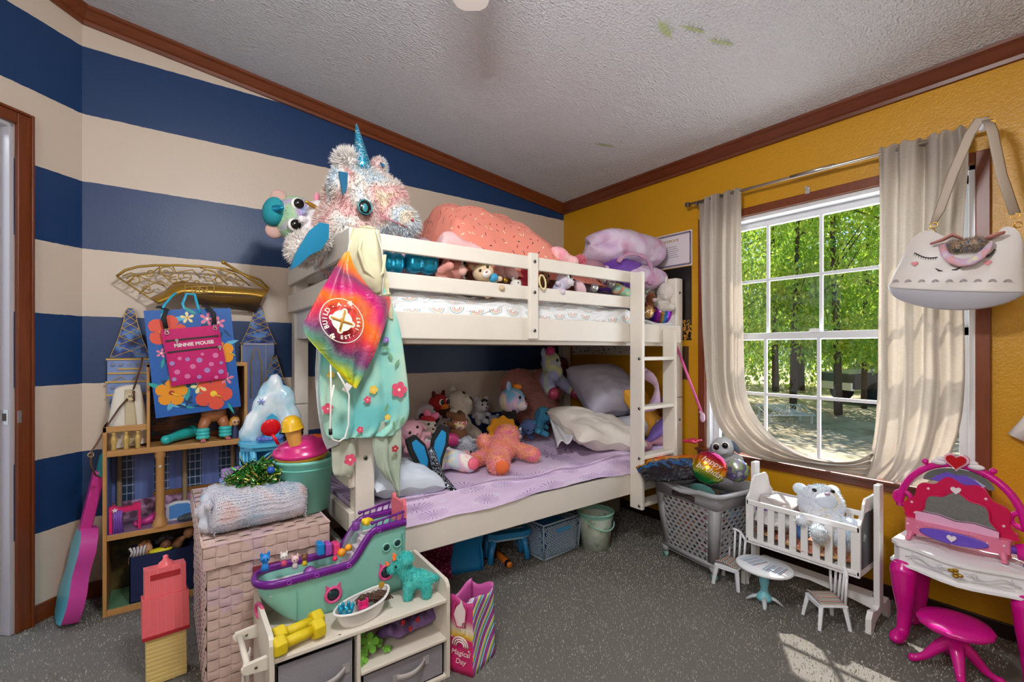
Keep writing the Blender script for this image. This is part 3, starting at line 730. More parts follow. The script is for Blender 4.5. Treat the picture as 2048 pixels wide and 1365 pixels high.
# gold balcony with scroll filigree, lying across the top of the castle
gb = thing('gold_balcony', 'gold toy balcony with scroll filigree above the dollhouse', 'toy balcony', (.14, 2.80, 1.36))
GM = TR((-.14, -2.80, -1.36))
def gpt(px, py, yy=2.80):
    f, hy = 942, 701.5; r = Vector((math.sin(TH) + (px - 1024) / f * math.cos(TH), math.cos(TH) - (px - 1024) / f * math.sin(TH), (hy - py) / f)); p = r * (yy / r.y)
    return (p.x, yy, p.z + 1.136)
q = MB()
top = [gpt(*p) for p in ((233, 553), (250, 541), (275, 534), (310, 531), (360, 531), (410, 534), (450, 538), (480, 546), (520, 560), (538, 578))]
q.tube(top, .0035, 6, M=GM, flat=1.6)
q.tube([gpt(*p) for p in ((233, 553), (300, 597), (318, 607))], .0035, 6, M=GM)
def spiral(cx, cy, r, turns, a0, s=1, n=26):
    out = []
    for i in range(n + 1):
        t = i / n; a = R(a0) + s * turns * 2 * PI * t; rr = r * (1 - t) ** .8 + 1.5; out.append(gpt(cx + rr * math.cos(a), cy + rr * math.sin(a) * .75))
    return out
for cx, cy, r, tn, a0, s in ((268, 562, 14, 1.3, 200, 1), (295, 578, 12, 1.2, 20, 1), (300, 546, 10, 1.2, 180, -1), (334, 545, 16, 1.5, 160, 1), (348, 561, 9, 1.2, 300, -1), (372, 553, 14, 1.3, 200, -1), (395, 566, 9, 1, 30, 1), (418, 553, 17, 1.5, 220, 1), (440, 561, 12, 1.2, 0, -1), (462, 556, 12, 1.3, 200, 1), (478, 566, 8, 1, 40, -1)):
    q.tube(spiral(cx, cy, r, tn, a0, s), .0026, 6, M=GM)
for pts in (((245, 552), (262, 546), (285, 556), (310, 566), (330, 572)), ((278, 588), (300, 570), (322, 562), (340, 574), (330, 590)), ((255, 566), (270, 552), (300, 548), (318, 536)), ((318, 532), (322, 548), (345, 566), (370, 563)), ((345, 532), (352, 545), (385, 540), (400, 556)), ((400, 536), (430, 545), (455, 570)), ((440, 540), (470, 548), (500, 572))):
    q.tube([gpt(*p) for p in pts], .0028, 6, M=GM)
q.build('filigree', GOLD, gb)
q = MB(); band_t = [(300, 597), (330, 582), (352, 566), (400, 567), (460, 573), (500, 577), (538, 580)]; band_b = [(318, 608), (345, 597), (365, 588), (400, 588), (460, 590), (500, 592), (525, 597)]
def band(u, v):
    a = curve([gpt(*p) for p in band_t], u); b = curve([gpt(*p, 2.72) for p in band_b], u); return tuple(a.lerp(b, v) + Vector((0, -.03 * math.sin(PI * v), 0)))
q.grid(band, 24, 6, M=GM); q.build('balcony_band', mat('#a9812c', .3, .45), gb, solid=.004)
q = MB(); V = [gpt(390, 590, 2.72), gpt(525, 597, 2.72), gpt(512, 624, 2.84), gpt(395, 608, 2.84)]
q.add(V, [(0, 1, 2, 3)], M=GM); q.build('balcony_floor', mat('#6e4f1e', .5, 0, None, .3), gb, solid=.006)
q = MB(); a, b = Vector(gpt(450, 527, 2.77)), Vector(gpt(537, 581, 2.74)); q.tube([a, b], .0065, 10, M=GM); q.ell(a - (b - a).normalized() * .008, .011, M=GM); q.build('hand_rail', GOLD, gb)
q = MB()
for x0, z0, x1, z1 in ((370, 575, 428, 572), (370, 587, 428, 586), (370, 575, 370, 588), (384, 575, 384, 588), (399, 574, 399, 588), (414, 573, 414, 588), (428, 572, 428, 587), (370, 570, 370, 576), (384, 587, 399, 575), (414, 587, 399, 575)):
    q.tube([gpt(x0, z0, 2.71), gpt(x1, z1, 2.71)], .002, 5, M=GM)
q.build('small_railing', GOLDP, gb)

# ------------------------------------------------------------------ flowered gift bag with a pink zip pouch hung in front
def flower(q, x, y, r, mi, ctr, n=5, rot=0, z=.0008, petal=.52, M=ID, wide=.5):
    for k in range(n):
        a = R(rot) + 2 * PI * k / n; c, s = math.cos(a), math.sin(a); P = []
        for j in range(10):
            t = 2 * PI * j / 10; u = r * petal * (1 + .92 * math.cos(t)); w = r * wide * math.sin(t) * (.75 + .25 * math.cos(t) + .08 * math.cos(5 * t))
            P.append((x + c * u - s * w, y + s * u + c * w))
        q.prism(P, 0, z + .0001 * k, mi, M)
    q.prism([(x + .18 * r * math.cos(t * PI / 4), y + .18 * r * math.sin(t * PI / 4)) for t in range(8)], 0, z + .0012, ctr, M)
def leafp(q, x, y, l, w, rot, mi, z=.0005, M=ID):
    a = R(rot); c, s = math.cos(a), math.sin(a); P = [(0, 0), (.3 * l, w), (.7 * l, w * .8), (l, 0), (.7 * l, -w * .8), (.3 * l, -w)]
    q.prism([(x + c * u - s * v, y + s * u + c * v) for u, v in P], 0, z, mi, M)
tl, tr_, bl, br_ = rayp(282, 622, 'y', 2.60), rayp(462, 617, 'y', 2.60), rayp(308, 838, 'y', 2.60), rayp(485, 813, 'y', 2.60)
W_, H_ = (tr_ - tl).length, (bl - tl).length
gbag = thing('gift_bag', 'blue gift bag printed with red and orange hibiscus flowers on the dollhouse', 'gift bag', tuple((bl + br_) / 2), (0, 0, 0))
ax = (br_ - bl).normalized(); az = (tl - bl).normalized(); ay = ax.cross(az).normalized(); az = ay.cross(ax) * -1 if (ay.cross(ax)).dot(az) < 0 else ay.cross(ax)
BM = Matrix((( ax.x, az.x, ay.x * -1, 0), (ax.y, az.y, ay.y * -1, 0), (ax.z, az.z, ay.z * -1, 0), (0, 0, 0, 1)))
if BM.to_3x3().determinant() < 0: BM = Matrix(((ax.x, az.x, ay.x, 0), (ax.y, az.y, ay.y, 0), (ax.z, az.z, ay.z, 0), (0, 0, 0, 1)))
Wb = W_ * .97
cols = ['#1f5fae', '#e2543f', '#ee9a1e', '#e97f9d', '#efe3a2', '#2fa39a', '#0f3f66', '#f6d43a', '#b23a2c', '#5fb3d6', '#f7e9dd', '#e04f7f']
q = MB(); q.bx(-Wb / 2, Wb / 2, 0, H_, -.055, 0); P = BM
fl = [(-.36, .80, .075, 1, 7, 0), (-.30, .22, .062, 2, 8, 10), (.18, .16, .078, 1, 7, -10), (.42, .56, .06, 2, 8, 30), (.20, .90, .032, 3, 10, 0), (.33, .86, .03, 3, 10, 20), (-.20, .56, .028, 3, 10, 0), (-.36, .60, .022, 3, 10, 0), (.36, .30, .03, 3, 10, 9), (.2, .4, .02, 11, 7, 0),
      (-.08, .36, .034, 4, 2, 0), (.02, .25, .034, 4, 2, 30), (.10, .36, .026, 4, 2, 50), (-.03, .92, .028, 4, 2, 20), (.05, .56, .02, 3, 10, 0)]
rnd = random.Random(4)
for k in range(90):
    leafp(q, rnd.uniform(-.44, .40) * Wb, rnd.uniform(.05, .95) * H_, rnd.uniform(.035, .07), rnd.uniform(.005, .011), rnd.uniform(0, 360), rnd.choice([5, 6, 5, 9, 6, 9, 5]), .0004 + .00001 * k)
for fx_, fy_, r, c, cc, ro in fl:
    flower(q, max(-.5 * Wb + r, min(.5 * Wb - r, fx_ * Wb)), max(r, min(H_ - r, fy_ * H_)), r, c, cc, 5, ro, .0012, wide=.5 if r > .05 else .28)
    if r > .05: q.tube([(fx_ * Wb, fy_ * H_, .003), (fx_ * Wb + .4 * r, fy_ * H_ - .02, .004)], .003, 6, mi=7)
o = q.build('bag_body', [mat(c, .4) for c in cols], gbag); o.matrix_basis = BM
q = MB(); q.tube([(-.015, H_, -.03), (-.02, H_ + .03, -.05), (.0, H_ + .075, -.05), (.03, H_ + .07, -.04), (.035, H_ + .01, .003), (.04, H_ - .02, .004)], .006, 8, flat=.4); o = q.build('ribbon_handle', mat('#27a8cf', .35), gbag); o.matrix_basis = BM
q = MB(); q.tube([(-.10, H_ - .01, .003), (-.09, H_ + .02, .0), (-.06, H_ + .06, -.04), (-.04, H_ + .08, -.05)], .005, 8, flat=.4); o = q.build('ribbon_handle', mat('#27a8cf', .35), gbag); o.matrix_basis = BM

zb = thing('zip_pouch', 'pink crossbody pouch with black zips hanging over the flowered gift bag', 'bag', tuple(rayp(400, 765, 'y', 2.585)))
z0_, z1_ = rayp(353, 768, 'y', 2.585), rayp(462, 752, 'y', 2.585); zt = rayp(340, 655, 'y', 2.585)
ax = (z1_ - z0_).normalized(); ayy = Vector((0, 1, 0)); az = ax.cross(Vector((0, -1, 0))) * -1; az = az if az.z > 0 else -az
ZM = Matrix(((ax.x, az.x, 0, 0), (ax.y, az.y, -1, 0), (ax.z, az.z, 0, 0), (0, 0, 0, 1)))
PW, PH = (z1_ - z0_).length * 1.02, (zt - z0_).length * 1.0; q = MB()
def pouch(u, v): 
    e = min(1, 6 * min(u, 1 - u, v, 1 - v)); return ((u - .5) * PW + .004 * math.sin(5 * v), v * PH, .004 + .007 * e ** .5)
q.grid(pouch, 14, 14); q.grid(lambda u, v: ((.5 - u) * PW, v * PH, -.001), 14, 14)
q.build('pouch_body', mat('#c4146a', .7, 0, (300, .3), .08), zb).matrix_basis = ZM
q = MB()
for i, (a, b, r) in enumerate(((.85, .45, .012), (.93, .30, .008), (.75, .30, .010), (.90, .14, .011), (.62, .50, .007), (.08, .40, .010), (.14, .24, .011), (.07, .12, .009), (.22, .47, .008), (.55, .40, .012), (.42, .30, .011), (.66, .20, .012), (.3, .14, .011), (.5, .1, .009), (.8, .05, .008), (.35, .44, .009))):
    q.prism([((a - .5) * PW + r * math.cos(t * PI / 8), b * PH + r * math.sin(t * PI / 8)) for t in range(16)], .0115, .0122, i % 2)
q.build('dots', [mat('#d874a8', .6), mat('#a886c0', .6)], zb, label='lilac and pale pink printed dots').matrix_basis = ZM
for z in (.80, .60):
    q = MB(); q.box((0, z * PH, .012), (PW * .93, .0075, .003)); q.box((PW * (-.28 if z > .7 else .45), z * PH - .008, .015), (.005, .02, .003), mi=1); q.torus((PW * (-.28 if z > .7 else .45), z * PH - .002, .0155), .006, .0016, nu=10, nv=5, mi=1)
    q.build('zip', [mat('#181416', .5), metal('#c8c4bc')], zb).matrix_basis = ZM
for s in (-.42, .42):
    q = MB(); q.torus((s * PW, PH * .94, .0125), .0072, .0022, nu=16, nv=6); q.torus((s * PW, PH * .94 + .011, .016), .008, .0018, (0, 60, 0), nu=16, nv=6); q.build('grommet', metal('#d4d0c8'), zb).matrix_basis = ZM
a0_, a1_ = Vector((-.42 * PW, PH * .94 + .018, .016)), Vector((.42 * PW, PH * .94 + .018, .016))
q = MB(); q.tube([a0_, a0_ + Vector((-.002, .05, 0)), a0_ + Vector((.014, .085, -.02)), a0_ + Vector((-.01, .10, -.04)), a0_ + Vector((-.02, .102, -.05))], .009, 8, flat=.25); q.build('strap', mat('#17151a', .7), zb).matrix_basis = ZM; q = MB(); q.tube([a1_, a1_ + Vector((.004, .05, 0)), a1_ + Vector((-.02, .09, -.02)), a1_ + Vector((-.03, .095, -.04))], .009, 8, flat=.25)
q.build('strap', mat('#17151a', .7), zb).matrix_basis = ZM
lt_ = text_mesh('MINNIE MOUSE', .0215, mat('#f0e6e4', .5), zb, (0, 0, 0), (0, 0, 0), .0006, bold=.0008, spacing=1.02); lt_.matrix_basis = ZM @ TR((.002, .70 * PH, .0125))

# cream handbag with a brown strap on the dollhouse balcony
hb = thing('cream_handbag', 'cream leather handbag with brown strap on the dollhouse balcony', 'handbag', (-.13, 2.735, .705), (0, 0, 6))
q = MB()
def hbag(u, v):
    a = 2 * PI * u; w = .078 * (1 - .42 * v ** 1.5); d = .05 * (1 - .75 * v); c, s = math.cos(a), math.sin(a)
    return (w * math.copysign(abs(c) ** .6, c), d * math.copysign(abs(s) ** .6, s), .002 + .265 * v + .01 * math.sin(u * 9))
q.grid(hbag, 28, 12, cu=True); q.lathe([(0, .002), (.05, .002)], 16, sx=1.4)
q.build('bag_body', mat('#dcd6c8', .45), hb, label='cream leather body')
q = MB(); q.grid(lambda u, v: (-.012 + .05 * u * (1 - .4 * v), -.052 * (1 - .72 * v) - .002, .006 + .25 * v), 6, 8); q.build('front_panel', mat('#c2b492', .5), hb, solid=.002)
q = MB(); q.tube([(.02, -.02, .26), (.03, -.035, .30), (.045, -.04, .36), (.05, -.035, .40)], .012, 8, flat=.3); q.tube([(.02, -.035, .205), (.02, -.03, .25)], .011, 8, flat=.4)
q.tube([(0, -.03, .22), (-.03, -.04, .18), (-.075, -.06, .10), (-.105, -.1, .04), (-.125, -.12, .01), (-.125, -.125, -.04), (-.11, -.12, -.09), (-.098, -.10, -.10)], .008, 8, flat=.3)
q.build('strap', mat('#5a3420', .45), hb, label='brown leather strap')
q = MB(); q.torus((.01, -.038, .222), .012, .0022, (70, 0, 0), nu=16, nv=6); q.torus((-.125, -.125, .0), .009, .0022, (80, 20, 0), nu=14, nv=6); q.build('buckle', metal('#c0a878'), hb)
# teal boot, doll legs, little doll and other things inside
TEAL = mat('#2fb3ae', .25)
q = MB(); q.tube([(0, 0, .022), (.02, .03, .024), (.06, .07, .03), (.10, .10, .036)], [.02, .019, .024, .03], 14); q.ell((0, 0, .022), (.021, .021, .021)); q.ell((.1, .1, .036), (.03, .03, .03))
o = q.build('doll_boot', TEAL); o.location = (.01, 2.655, .708); tag(o, 'turquoise plastic doll boot lying on the top floor of the dollhouse', 'toy boot')
dl = thing('standing_doll', 'brown doll standing in fluffy turquoise boots, half hidden by the gift bag', 'doll', (.195, 2.675, .705), (0, 0, 10))
SKN = mat('#a8683f', .4)
q = MB(); q.ell((0, 0, .13), (.055, .035, .042))
for s in (-1, 1): q.tube([(s * .03, 0, .11), (s * .045, 0, .07), (s * .048, -.01, .03)], [.026, .022, .017], 12); q.ell((s * .05, -.02, .012), (.012, .018, .010))
q.build('legs', SKN, dl)
for s in (-1, 1):
    q = MB()
    for k in range(3): q.torus((s * .047, -.006, .022 + .016 * k), .018, .011, nu=14, nv=8)
    q.build('boot', mat('#3fc0bd', .3), dl)
    q = MB()
    for k in range(3): q.ell((s * .052 + (k - 1) * .007, -.036, .006), (.004, .006, .005), nu=8, nv=6)
    q.build('toes', mat('#d9829b', .4), dl)
d2 = thing('blond_doll', 'tiny blond doll in dark blue dress at the right of the dollhouse top floor', 'doll', (.285, 2.69, .705), (0, 0, 15))
q = MB(); q.lathe([(.02, 0), (.018, .03), (.008, .055), (.006, .06)], 16); q.build('dress', mat('#28315e', .6), d2)
q = MB(); q.ell((0, 0, .078), (.02, .018, .021)); q.build('head', mat('#e2b48c', .5), d2)
q = MB(); q.ell((0, .005, .084), (.023, .018, .022)); q.ell((-.02, .0, .07), (.009, .01, .02)); q.build('hair', mat('#d99a3a', .5), d2)
q = MB(); q.ell((-.008, -.0165, .078), (.004, .002, .005), nu=8, nv=6); q.ell((.008, -.0165, .078), (.004, .002, .005), nu=8, nv=6); q.build('eyes', mat('#3a2a20', .3), d2)
HP = mat('#d62b6c', .3); VI = mat('#7c4fb4', .35); LPK = mat('#d76fae', .35)
pf = thing('doll_wardrobe', 'hot pink toy doorway with purple curtain on the dollhouse middle floor', 'toy furniture', (-.135, 2.662, .347), (0, 0, 6))
q = MB(); q.bx(-.055, -.043, -.012, .012, 0, .10); q.bx(.043, .055, -.012, .012, 0, .105); q.prism([(-.055, .09), (-.055, .112), (-.04, .12), (-.02, .108), (.02, .105), (.035, .118), (.055, .115), (.055, .09), (.04, .085), (-.04, .085)], -.01, .01, M=TR((0, 0, 0), (90, 0, 0))); q.build('frame', HP, pf, bevel=.002)
q = MB()
for k in range(4): q.tube([(-.038 + .009 * k, -.008, 0), (-.036 + .007 * k, -.008, .05), (-.037 + .008 * k, -.008, .095)], [.006, .0045, .005], 8)
q.build('curtain', VI, pf)
q = MB(); q.prism([(.012 * math.cos(R(90 + 36 * k)) * (1 if k % 2 == 0 else .45), .012 * math.sin(R(90 + 36 * k)) * (1 if k % 2 == 0 else .45)) for k in range(10)], 0, .003, M=TR((-.035, -.013, .10), (90, 0, 0))); q.build('star', mat('#eadbe6', .4), pf)
q = MB(); q.tube([(-.02, 0, .012), (.02, .01, .016), (.055, .03, .03), (.075, .05, .05)], [.014, .017, .02, .012], 12); q.ell((-.02, 0, .012), (.015, .014, .013)); o = q.build('toy_shoe', mat('#c93a92', .35)); o.location = (-.075, 2.70, .347); tag(o, 'magenta high heeled doll shoe beside the pink doorway', 'toy shoe')
db = thing('doll_bed', 'white and blue curved toy headboard on the dollhouse middle floor', 'toy furniture', (.065, 2.70, .347), (0, 0, -4))
pl = [(-.055, 0), (-.055, .075), (-.02, .085), (.03, .082), (.055, .06), (.07, .055), (.075, 0)]
q = MB(); q.prism(pl, -.006, .006, M=TR((0, 0, 0), (90, 0, 0))); q.build('headboard', mat('#d9dde4', .4), db, bevel=.002)
q = MB(); q.prism([(x * .82 + .002, y * .78 + .008) for x, y in pl], 0, .002, M=TR((0, -.006, 0), (90, 0, 0))); q.build('panel', mat('#4f8bd0', .4), db)
q = MB(); q.tube([(0, 0, .02), (.04, 0, .05), (.06, -.01, .09)], [.02, .02, .012], 10); q.ell((.07, -.01, .11), .02); q.tube([(.03, -.01, .05), (-.03, -.02, .10)], .007, 8); q.tube([(.05, 0, .06), (.1, -.02, .12)], .007, 8); o = q.build('pink_doll', mat('#c95f92', .4)); o.location = (.13, 2.72, .347); tag(o, 'pink doll lying sprawled behind the blue and white headboard', 'doll')
q = MB(); q.tube([(0, 0, .015), (.05, 0, .018), (.10, .01, .02)], [.015, .02, .014], 12); q.ell((0, 0, .014), (.02, .017, .013)); o = q.build('grey_shoe', mat('#4c5a60', .5)); o.location = (.07, 2.655, .347); tag(o, 'dark grey toy shoe at the front edge of the dollhouse middle floor', 'toy shoe')
# navy bin full of dolls
nb = thing('storage_bin', 'navy fabric bin full of dolls on the dollhouse bottom floor', 'storage bin', (.045, 2.73, .028))
q = MB(); w, d, h = .165, .085, .20
for a in ((-w, w, -d, -d + .004), (-w, w, d - .004, d), (-w, -w + .004, -d, d), (w - .004, w, -d, d)): q.bx(a[0], a[1], a[2], a[3], 0, h)
q.bx(-w, w, -d, d, 0, .004); q.build('bin_body', mat('#121f4a', .85, 0, (200, .3), .1), nb)
def doll_head(x, y, z, skin, hair, label, afro=False, seed=0):
    t = thing('doll', label, 'doll', (x, y, z), (15, 10, 20 * seed)); rn = random.Random(seed)
    q = MB(); q.ell((0, 0, .03), (.022, .024, .028)); q.tube([(0, .01, .01), (0, .03, -.02)], [.008, .02], 10); q.ell((0, .035, -.03), (.03, .025, .03)); q.build('body', skin, t)
    q = MB(); hc = []
    for k in range(26 if afro else 10):
        a = rn.uniform(0, 6.28); b = rn.uniform(-.2, 1.3); rr = .030 if afro else .020; q.ell((rr * math.cos(a) * math.cos(b), .012 + rr * abs(math.sin(a)) * math.cos(b), .036 + rr * math.sin(b)), rn.uniform(.010, .016), nu=8, nv=6)
    q.build('hair', hair, t)
    q = MB()
    for s in (-1, 1): q.ell((s * .008, -.022, .032), (.004, .002, .004), nu=8, nv=6)
    q.build('eyes', mat('#1a1412', .3), t)
BLK = mat('#15110f', .8, 0, (200, .8)); 
doll_head(.0, 2.69, .21, mat('#6a4029', .5), BLK, 'doll with a black afro looking out of the navy bin', True, 1)
doll_head(-.07, 2.70, .205, mat('#c9966f', .5), mat('#8a5a34', .6), 'doll with brown hair at the left end of the navy bin', False, 2)
doll_head(.09, 2.74, .235, mat('#c08a63', .5), mat('#3a2216', .6), 'large doll head with dark hair at the back of the navy bin', True, 3)
q = MB(); q.ell((0, 0, 0), (.045, .02, .012)); o = q.build('toy_plate', mat('#d8cf1c', .4)); o.location = (-.01, 2.672, .228); tag(o, 'yellow toy dish at the front edge of the navy bin', 'toy dish')
q = MB()
for k in range(5): q.tube([(-.03 + .012 * k, 0, 0), (-.02 + .01 * k, -.006, .03), (-.03 + .014 * k, 0, .05)], .005, 6)
o = q.build('doll_clothes', mat('#c8c2c6', .7, 0, None, .4)); o.location = (-.09, 2.668, .215); tag(o, 'crumpled white and grey doll clothes at the front corner of the navy bin', 'doll clothes')

# pink guitar leaning in the corner
gt = thing('toy_guitar', 'pink and turquoise toy guitar leaning in the corner beside the dollhouse', 'toy guitar', (-.33, 2.69, 0), (0, 0, -76))
GTR = TR((0, 0, 0), (-11, 0, 0))
body = [(-.08, .02), (-.105, .08), (-.10, .14), (-.07, .20), (-.075, .25), (-.085, .30), (-.06, .36), (-.025, .385), (.025, .385), (.06, .36), (.085, .30), (.075, .25), (.07, .20), (.10, .14), (.105, .08), (.08, .02), (0, 0)]
q = MB(); q.prism(body, -.028, .028, M=GTR @ TR((0, 0, 0), (90, 0, 0)), smooth=True, side=1); q.build('guitar_body', [mat('#4fb4c4', .3), mat('#c5449c', .3)], gt, bevel=.006)
q = MB(); q.bx(-.022, .022, -.03, .01, .37, .62, M=GTR); q.build('neck', mat('#c2348c', .3), gt, bevel=.006)
q = MB(); q.prism([(-.03, .60), (-.035, .68), (0, .70), (.035, .68), (.03, .60)], -.01, .015, M=GTR @ TR((0, 0, 0), (90, 0, 0))); q.build('headstock', mat('#37a6a4', .3), gt, bevel=.003)
q = MB()
for k in range(4): q.ell(((-1) ** k * .042, 0, .63 + .02 * (k // 2)), (.009, .006, .008), nu=8, nv=6, M=GTR)
q.build('tuning_pegs', TEAL, gt)
# ------------------------------------------------------------------ woven trunk, the barn beside it, and what stands on it
def m_weave():
    b = NB('woven_ribbon'); x, y, z = b.sep(b.co())
    st = b.noise(b.co(scale=(1, 1, 60)), 14, 2); c = b.mix(st, '#b3928a', '#dcc4b8')
    pn = b.noise(b.co(), 9, 2); c = b.mix(b.math('MULTIPLY', b.math('GREATER_THAN', pn, .56), .55), c, '#c3a6b8')
    b.bump(st, .5, .001); return b.fin(c, .8)
M_WV = m_weave()
TX0, TX1, TY0, TY1, TH_ = .098, .478, 1.745, 2.50, .525
tk_ = thing('woven_trunk', 'pink and beige woven ribbon storage trunk with a lid', 'storage trunk', ((TX0 + TX1) / 2, (TY0 + TY1) / 2, 0))
KM = TR((-(TX0 + TX1) / 2, -(TY0 + TY1) / 2, 0))
def weave(q, o, U, V, N, nu, nv, M, amp=.0045, holes=()):
    o, U, V, N = Vector(o), Vector(U), Vector(V), Vector(N)
    for i in range(nu):
        for j in range(nv):
            if (i, j) in holes: continue
            over = (i + j) % 2 == 0; sub = 3; vs_ = []; fs = []
            for b in range(sub + 1):
                for a in range(sub + 1):
                    u, v = a / sub, b / sub; s = math.sin(PI * (u if over else v)); e = .985
                    h = amp * s * (1 if over else .55)
                    vs_.append(o + U * ((i + .5 + (u - .5) * e) / nu) + V * ((j + .5 + (v - .5) * e) / nv) + N * (h + (.001 if over else 0)))
            for b in range(sub):
                for a in range(sub): k = b * (sub + 1) + a; fs.append((k, k + 1, k + sub + 2, k + sub + 1))
            q.add(vs_, fs, 0, M)
q = MB(); i_ = .012; b0, b1, b2, b3 = TX0 + i_, TX1 - i_, TY0 + i_, TY1 - i_; hz = .475
q.bx(b0 + .004, b1 - .004, b2 + .004, b3 - .004, 0.0, hz, M=KM, mi=1)
weave(q, (b0, b2, 0.0), (b1 - b0, 0, 0), (0, 0, hz), (0, -1, 0), 11, 15, KM); weave(q, (b0, b3, 0.0), (0, b2 - b3, 0), (0, 0, hz), (-1, 0, 0), 22, 15, KM); weave(q, (b1, b2, 0.0), (0, b3 - b2, 0), (0, 0, hz), (1, 0, 0), 22, 15, KM)
q.build('trunk_body', [M_WV, mat('#a08880', .9)], tk_)
q = MB(); q.bx(TX0 + .004, TX1 - .004, TY0 + .004, TY1 - .004, .455, TH_ - .004, M=KM, mi=1)
weave(q, (TX0, TY0, TH_ - .004), (TX1 - TX0, 0, 0), (0, TY1 - TY0, 0), (0, 0, 1), 11, 22, KM, .003)
weave(q, (TX0, TY0, .45), (TX1 - TX0, 0, 0), (0, 0, .072), (0, -1, 0), 11, 2, KM); weave(q, (TX0, TY1, .45), (0, TY0 - TY1, 0), (0, 0, .072), (-1, 0, 0), 22, 2, KM); weave(q, (TX1, TY0, .45), (0, TY1 - TY0, 0), (0, 0, .072), (1, 0, 0), 22, 2, KM)
for a, b in (((TX0, TY0), (TX1, TY0)), ((TX0, TY0), (TX0, TY1)), ((TX1, TY0), (TX1, TY1)), ((TX0, TY1), (TX1, TY1))): q.tube([(*a, TH_ - .003), (*b, TH_ - .003)], .004, 6, M=KM)
q.build('lid', [M_WV, mat('#a58c84', .9)], tk_)
q = MB(); q.bx(.235, .315, TY0 - .001, TY0 + .004, .395, .425, M=KM); q.build('handle_slot', mat('#7d2b34', .7, 0, None, .4), tk_, label='dark red cut-out handle slot')

# pink roofed toy barn
bn = thing('toy_barn', 'toy barn with coral pink roof and cream siding leaning on the woven trunk', 'toy barn', (.01, 2.03, 0), (0, 0, 4), sc=.94)
BNM = TR((0, 0, 0), (-8, 0, 0))
CR = mat('#e0656c', .35); CM = mat('#d9c07c', .4)
q = MB(); q.bx(-.062, .058, -.03, .03, 0, .175, M=BNM)
for k in range(11): q.box((-.002, -.031, .012 + .0145 * k), (.12, .004, .011), (8, 0, 0), M=BNM)
q.build('siding', CM, bn, bevel=.001)
q = MB(); q.bx(-.073, .067, -.042, .045, .165, .30, M=BNM); q.bx(-.066, .060, -.034, .04, .30, .40, M=BNM); q.box((-.003, -.04, .167), (.142, .012, .012), mi=1, M=BNM)
for k in range(5): q.box((-.05 + .0235 * k, -.0435, .235), (.0012, .002, .13), mi=2, M=BNM); q.box((-.05 + .0235 * k, -.0355, .35), (.0012, .002, .095), mi=2, M=BNM)
q.box((-.003, -.0355, .372), (.09, .003, .02), mi=1, M=BNM); q.build('roof', [CR, mat('#a01c28', .4), mat('#f09aa2', .4)], bn, bevel=.002)
q = MB(); q.lathe([(.026, .40), (.022, .412), (.010, .42), (.008, .428), (.009, .434), (.0, .438)], 16, M=BNM); q.build('cupola', CR, bn)

# mint bucket with a drawn cat face, toys inside
MINT = mat('#7fcdbd', .35)
bk = thing('mint_bucket', 'mint green plastic bucket with a whiskered cat face on the trunk corner', 'bucket', (.438, 1.945, TH_), (0, 0, 0))
q = MB(); q.lathe([(0, .003), (.092, .003), (.104, .185), (.110, .188), (.111, .198), (.104, .20), (.100, .19), (.089, .008), (0, .008)], 40); q.build('bucket_body', MINT, bk)
q = MB(); q.torus((0, 0, .165), .1025, .004, nu=40, nv=6); q.build('rim_band', mat('#6bb9aa', .35), bk)
def on_cone(a, z, r0=.092, r1=.104, h=.185, off=.0015):
    r = r0 + (r1 - r0) * z / h + off; return (r * math.cos(R(a)), r * math.sin(R(a)), z)
fa = -126
INK = mat('#173038', .4)
q = MB(); q.ell(on_cone(fa, .118), (.007, .007, .009), nu=12, nv=8); q.ell(on_cone(fa - 40, .118), (.007, .007, .009), nu=12, nv=8)
for dz in (.090, .079, .068): q.tube([on_cone(fa - 6 + 7 * k, dz + (dz - .079) * .35 * k + .0015 * k) for k in range(5)], .0012, 5)
q.tube([on_cone(fa - 20 + 3 * k, .062 - .012 * math.sin(PI * k / 6), off=.0015) for k in range(7)], .0012, 5); q.build('drawn_face', INK, bk)
q = MB(); q.grid(lambda u, v: on_cone(fa + 5 + 12 * math.sqrt(v) * math.cos(2 * PI * u), .078 + .021 * math.sqrt(v) * math.sin(2 * PI * u), off=.0007), 24, 4, cu=True); q.build('cheek', mat('#4fa89f', .4), bk)
ic = thing('ice_cream_toy', 'toy ice cream dish with pink lid and upside down cone in the mint bucket', 'toy ice cream', (.435, 1.945, TH_ + .165), (6, -6, 0))
q = MB(); q.lathe([(.0, .0), (.07, .01), (.096, .05), (.096, .055), (0, .056)], 32); q.build('dish', mat('#d9a32b', .35), ic)
q = MB(); q.lathe([(.094, .055), (.104, .062), (.10, .074), (.078, .082), (.082, .092), (.06, .10), (.05, .108), (.03, .112), (0, .113)], 32); q.build('lid', mat('#d22d7e', .25), ic)
q = MB(); q.lathe([(.022, .10), (.030, .165)], 20, M=TR((-.02, -.045, .0), (-6, -4, 0))); q.build('cone', mat('#dfa24f', .5, 0, (60, .6)), ic)
q = MB(); q.lathe([(.040, .160), (.036, .172), (.032, .196), (.018, .21), (0, .214)], 24, M=TR((-.02, -.045, 0), (-6, -4, 0))); q.build('scoop', mat('#e3b21c', .3), ic)
q = MB(); q.ell((-.075, .02, .155), (.034, .012, .036), (20, 20, 0)); q.cyl((-.07, .02, .13), (-.05, .02, .09), .006); o = q.build('toy_spoon', mat('#cf1220', .22)); o.location = (.40, 1.945, TH_ + .165); tag(o, 'shiny red toy spoon sticking out left of the ice cream cone', 'toy spoon')
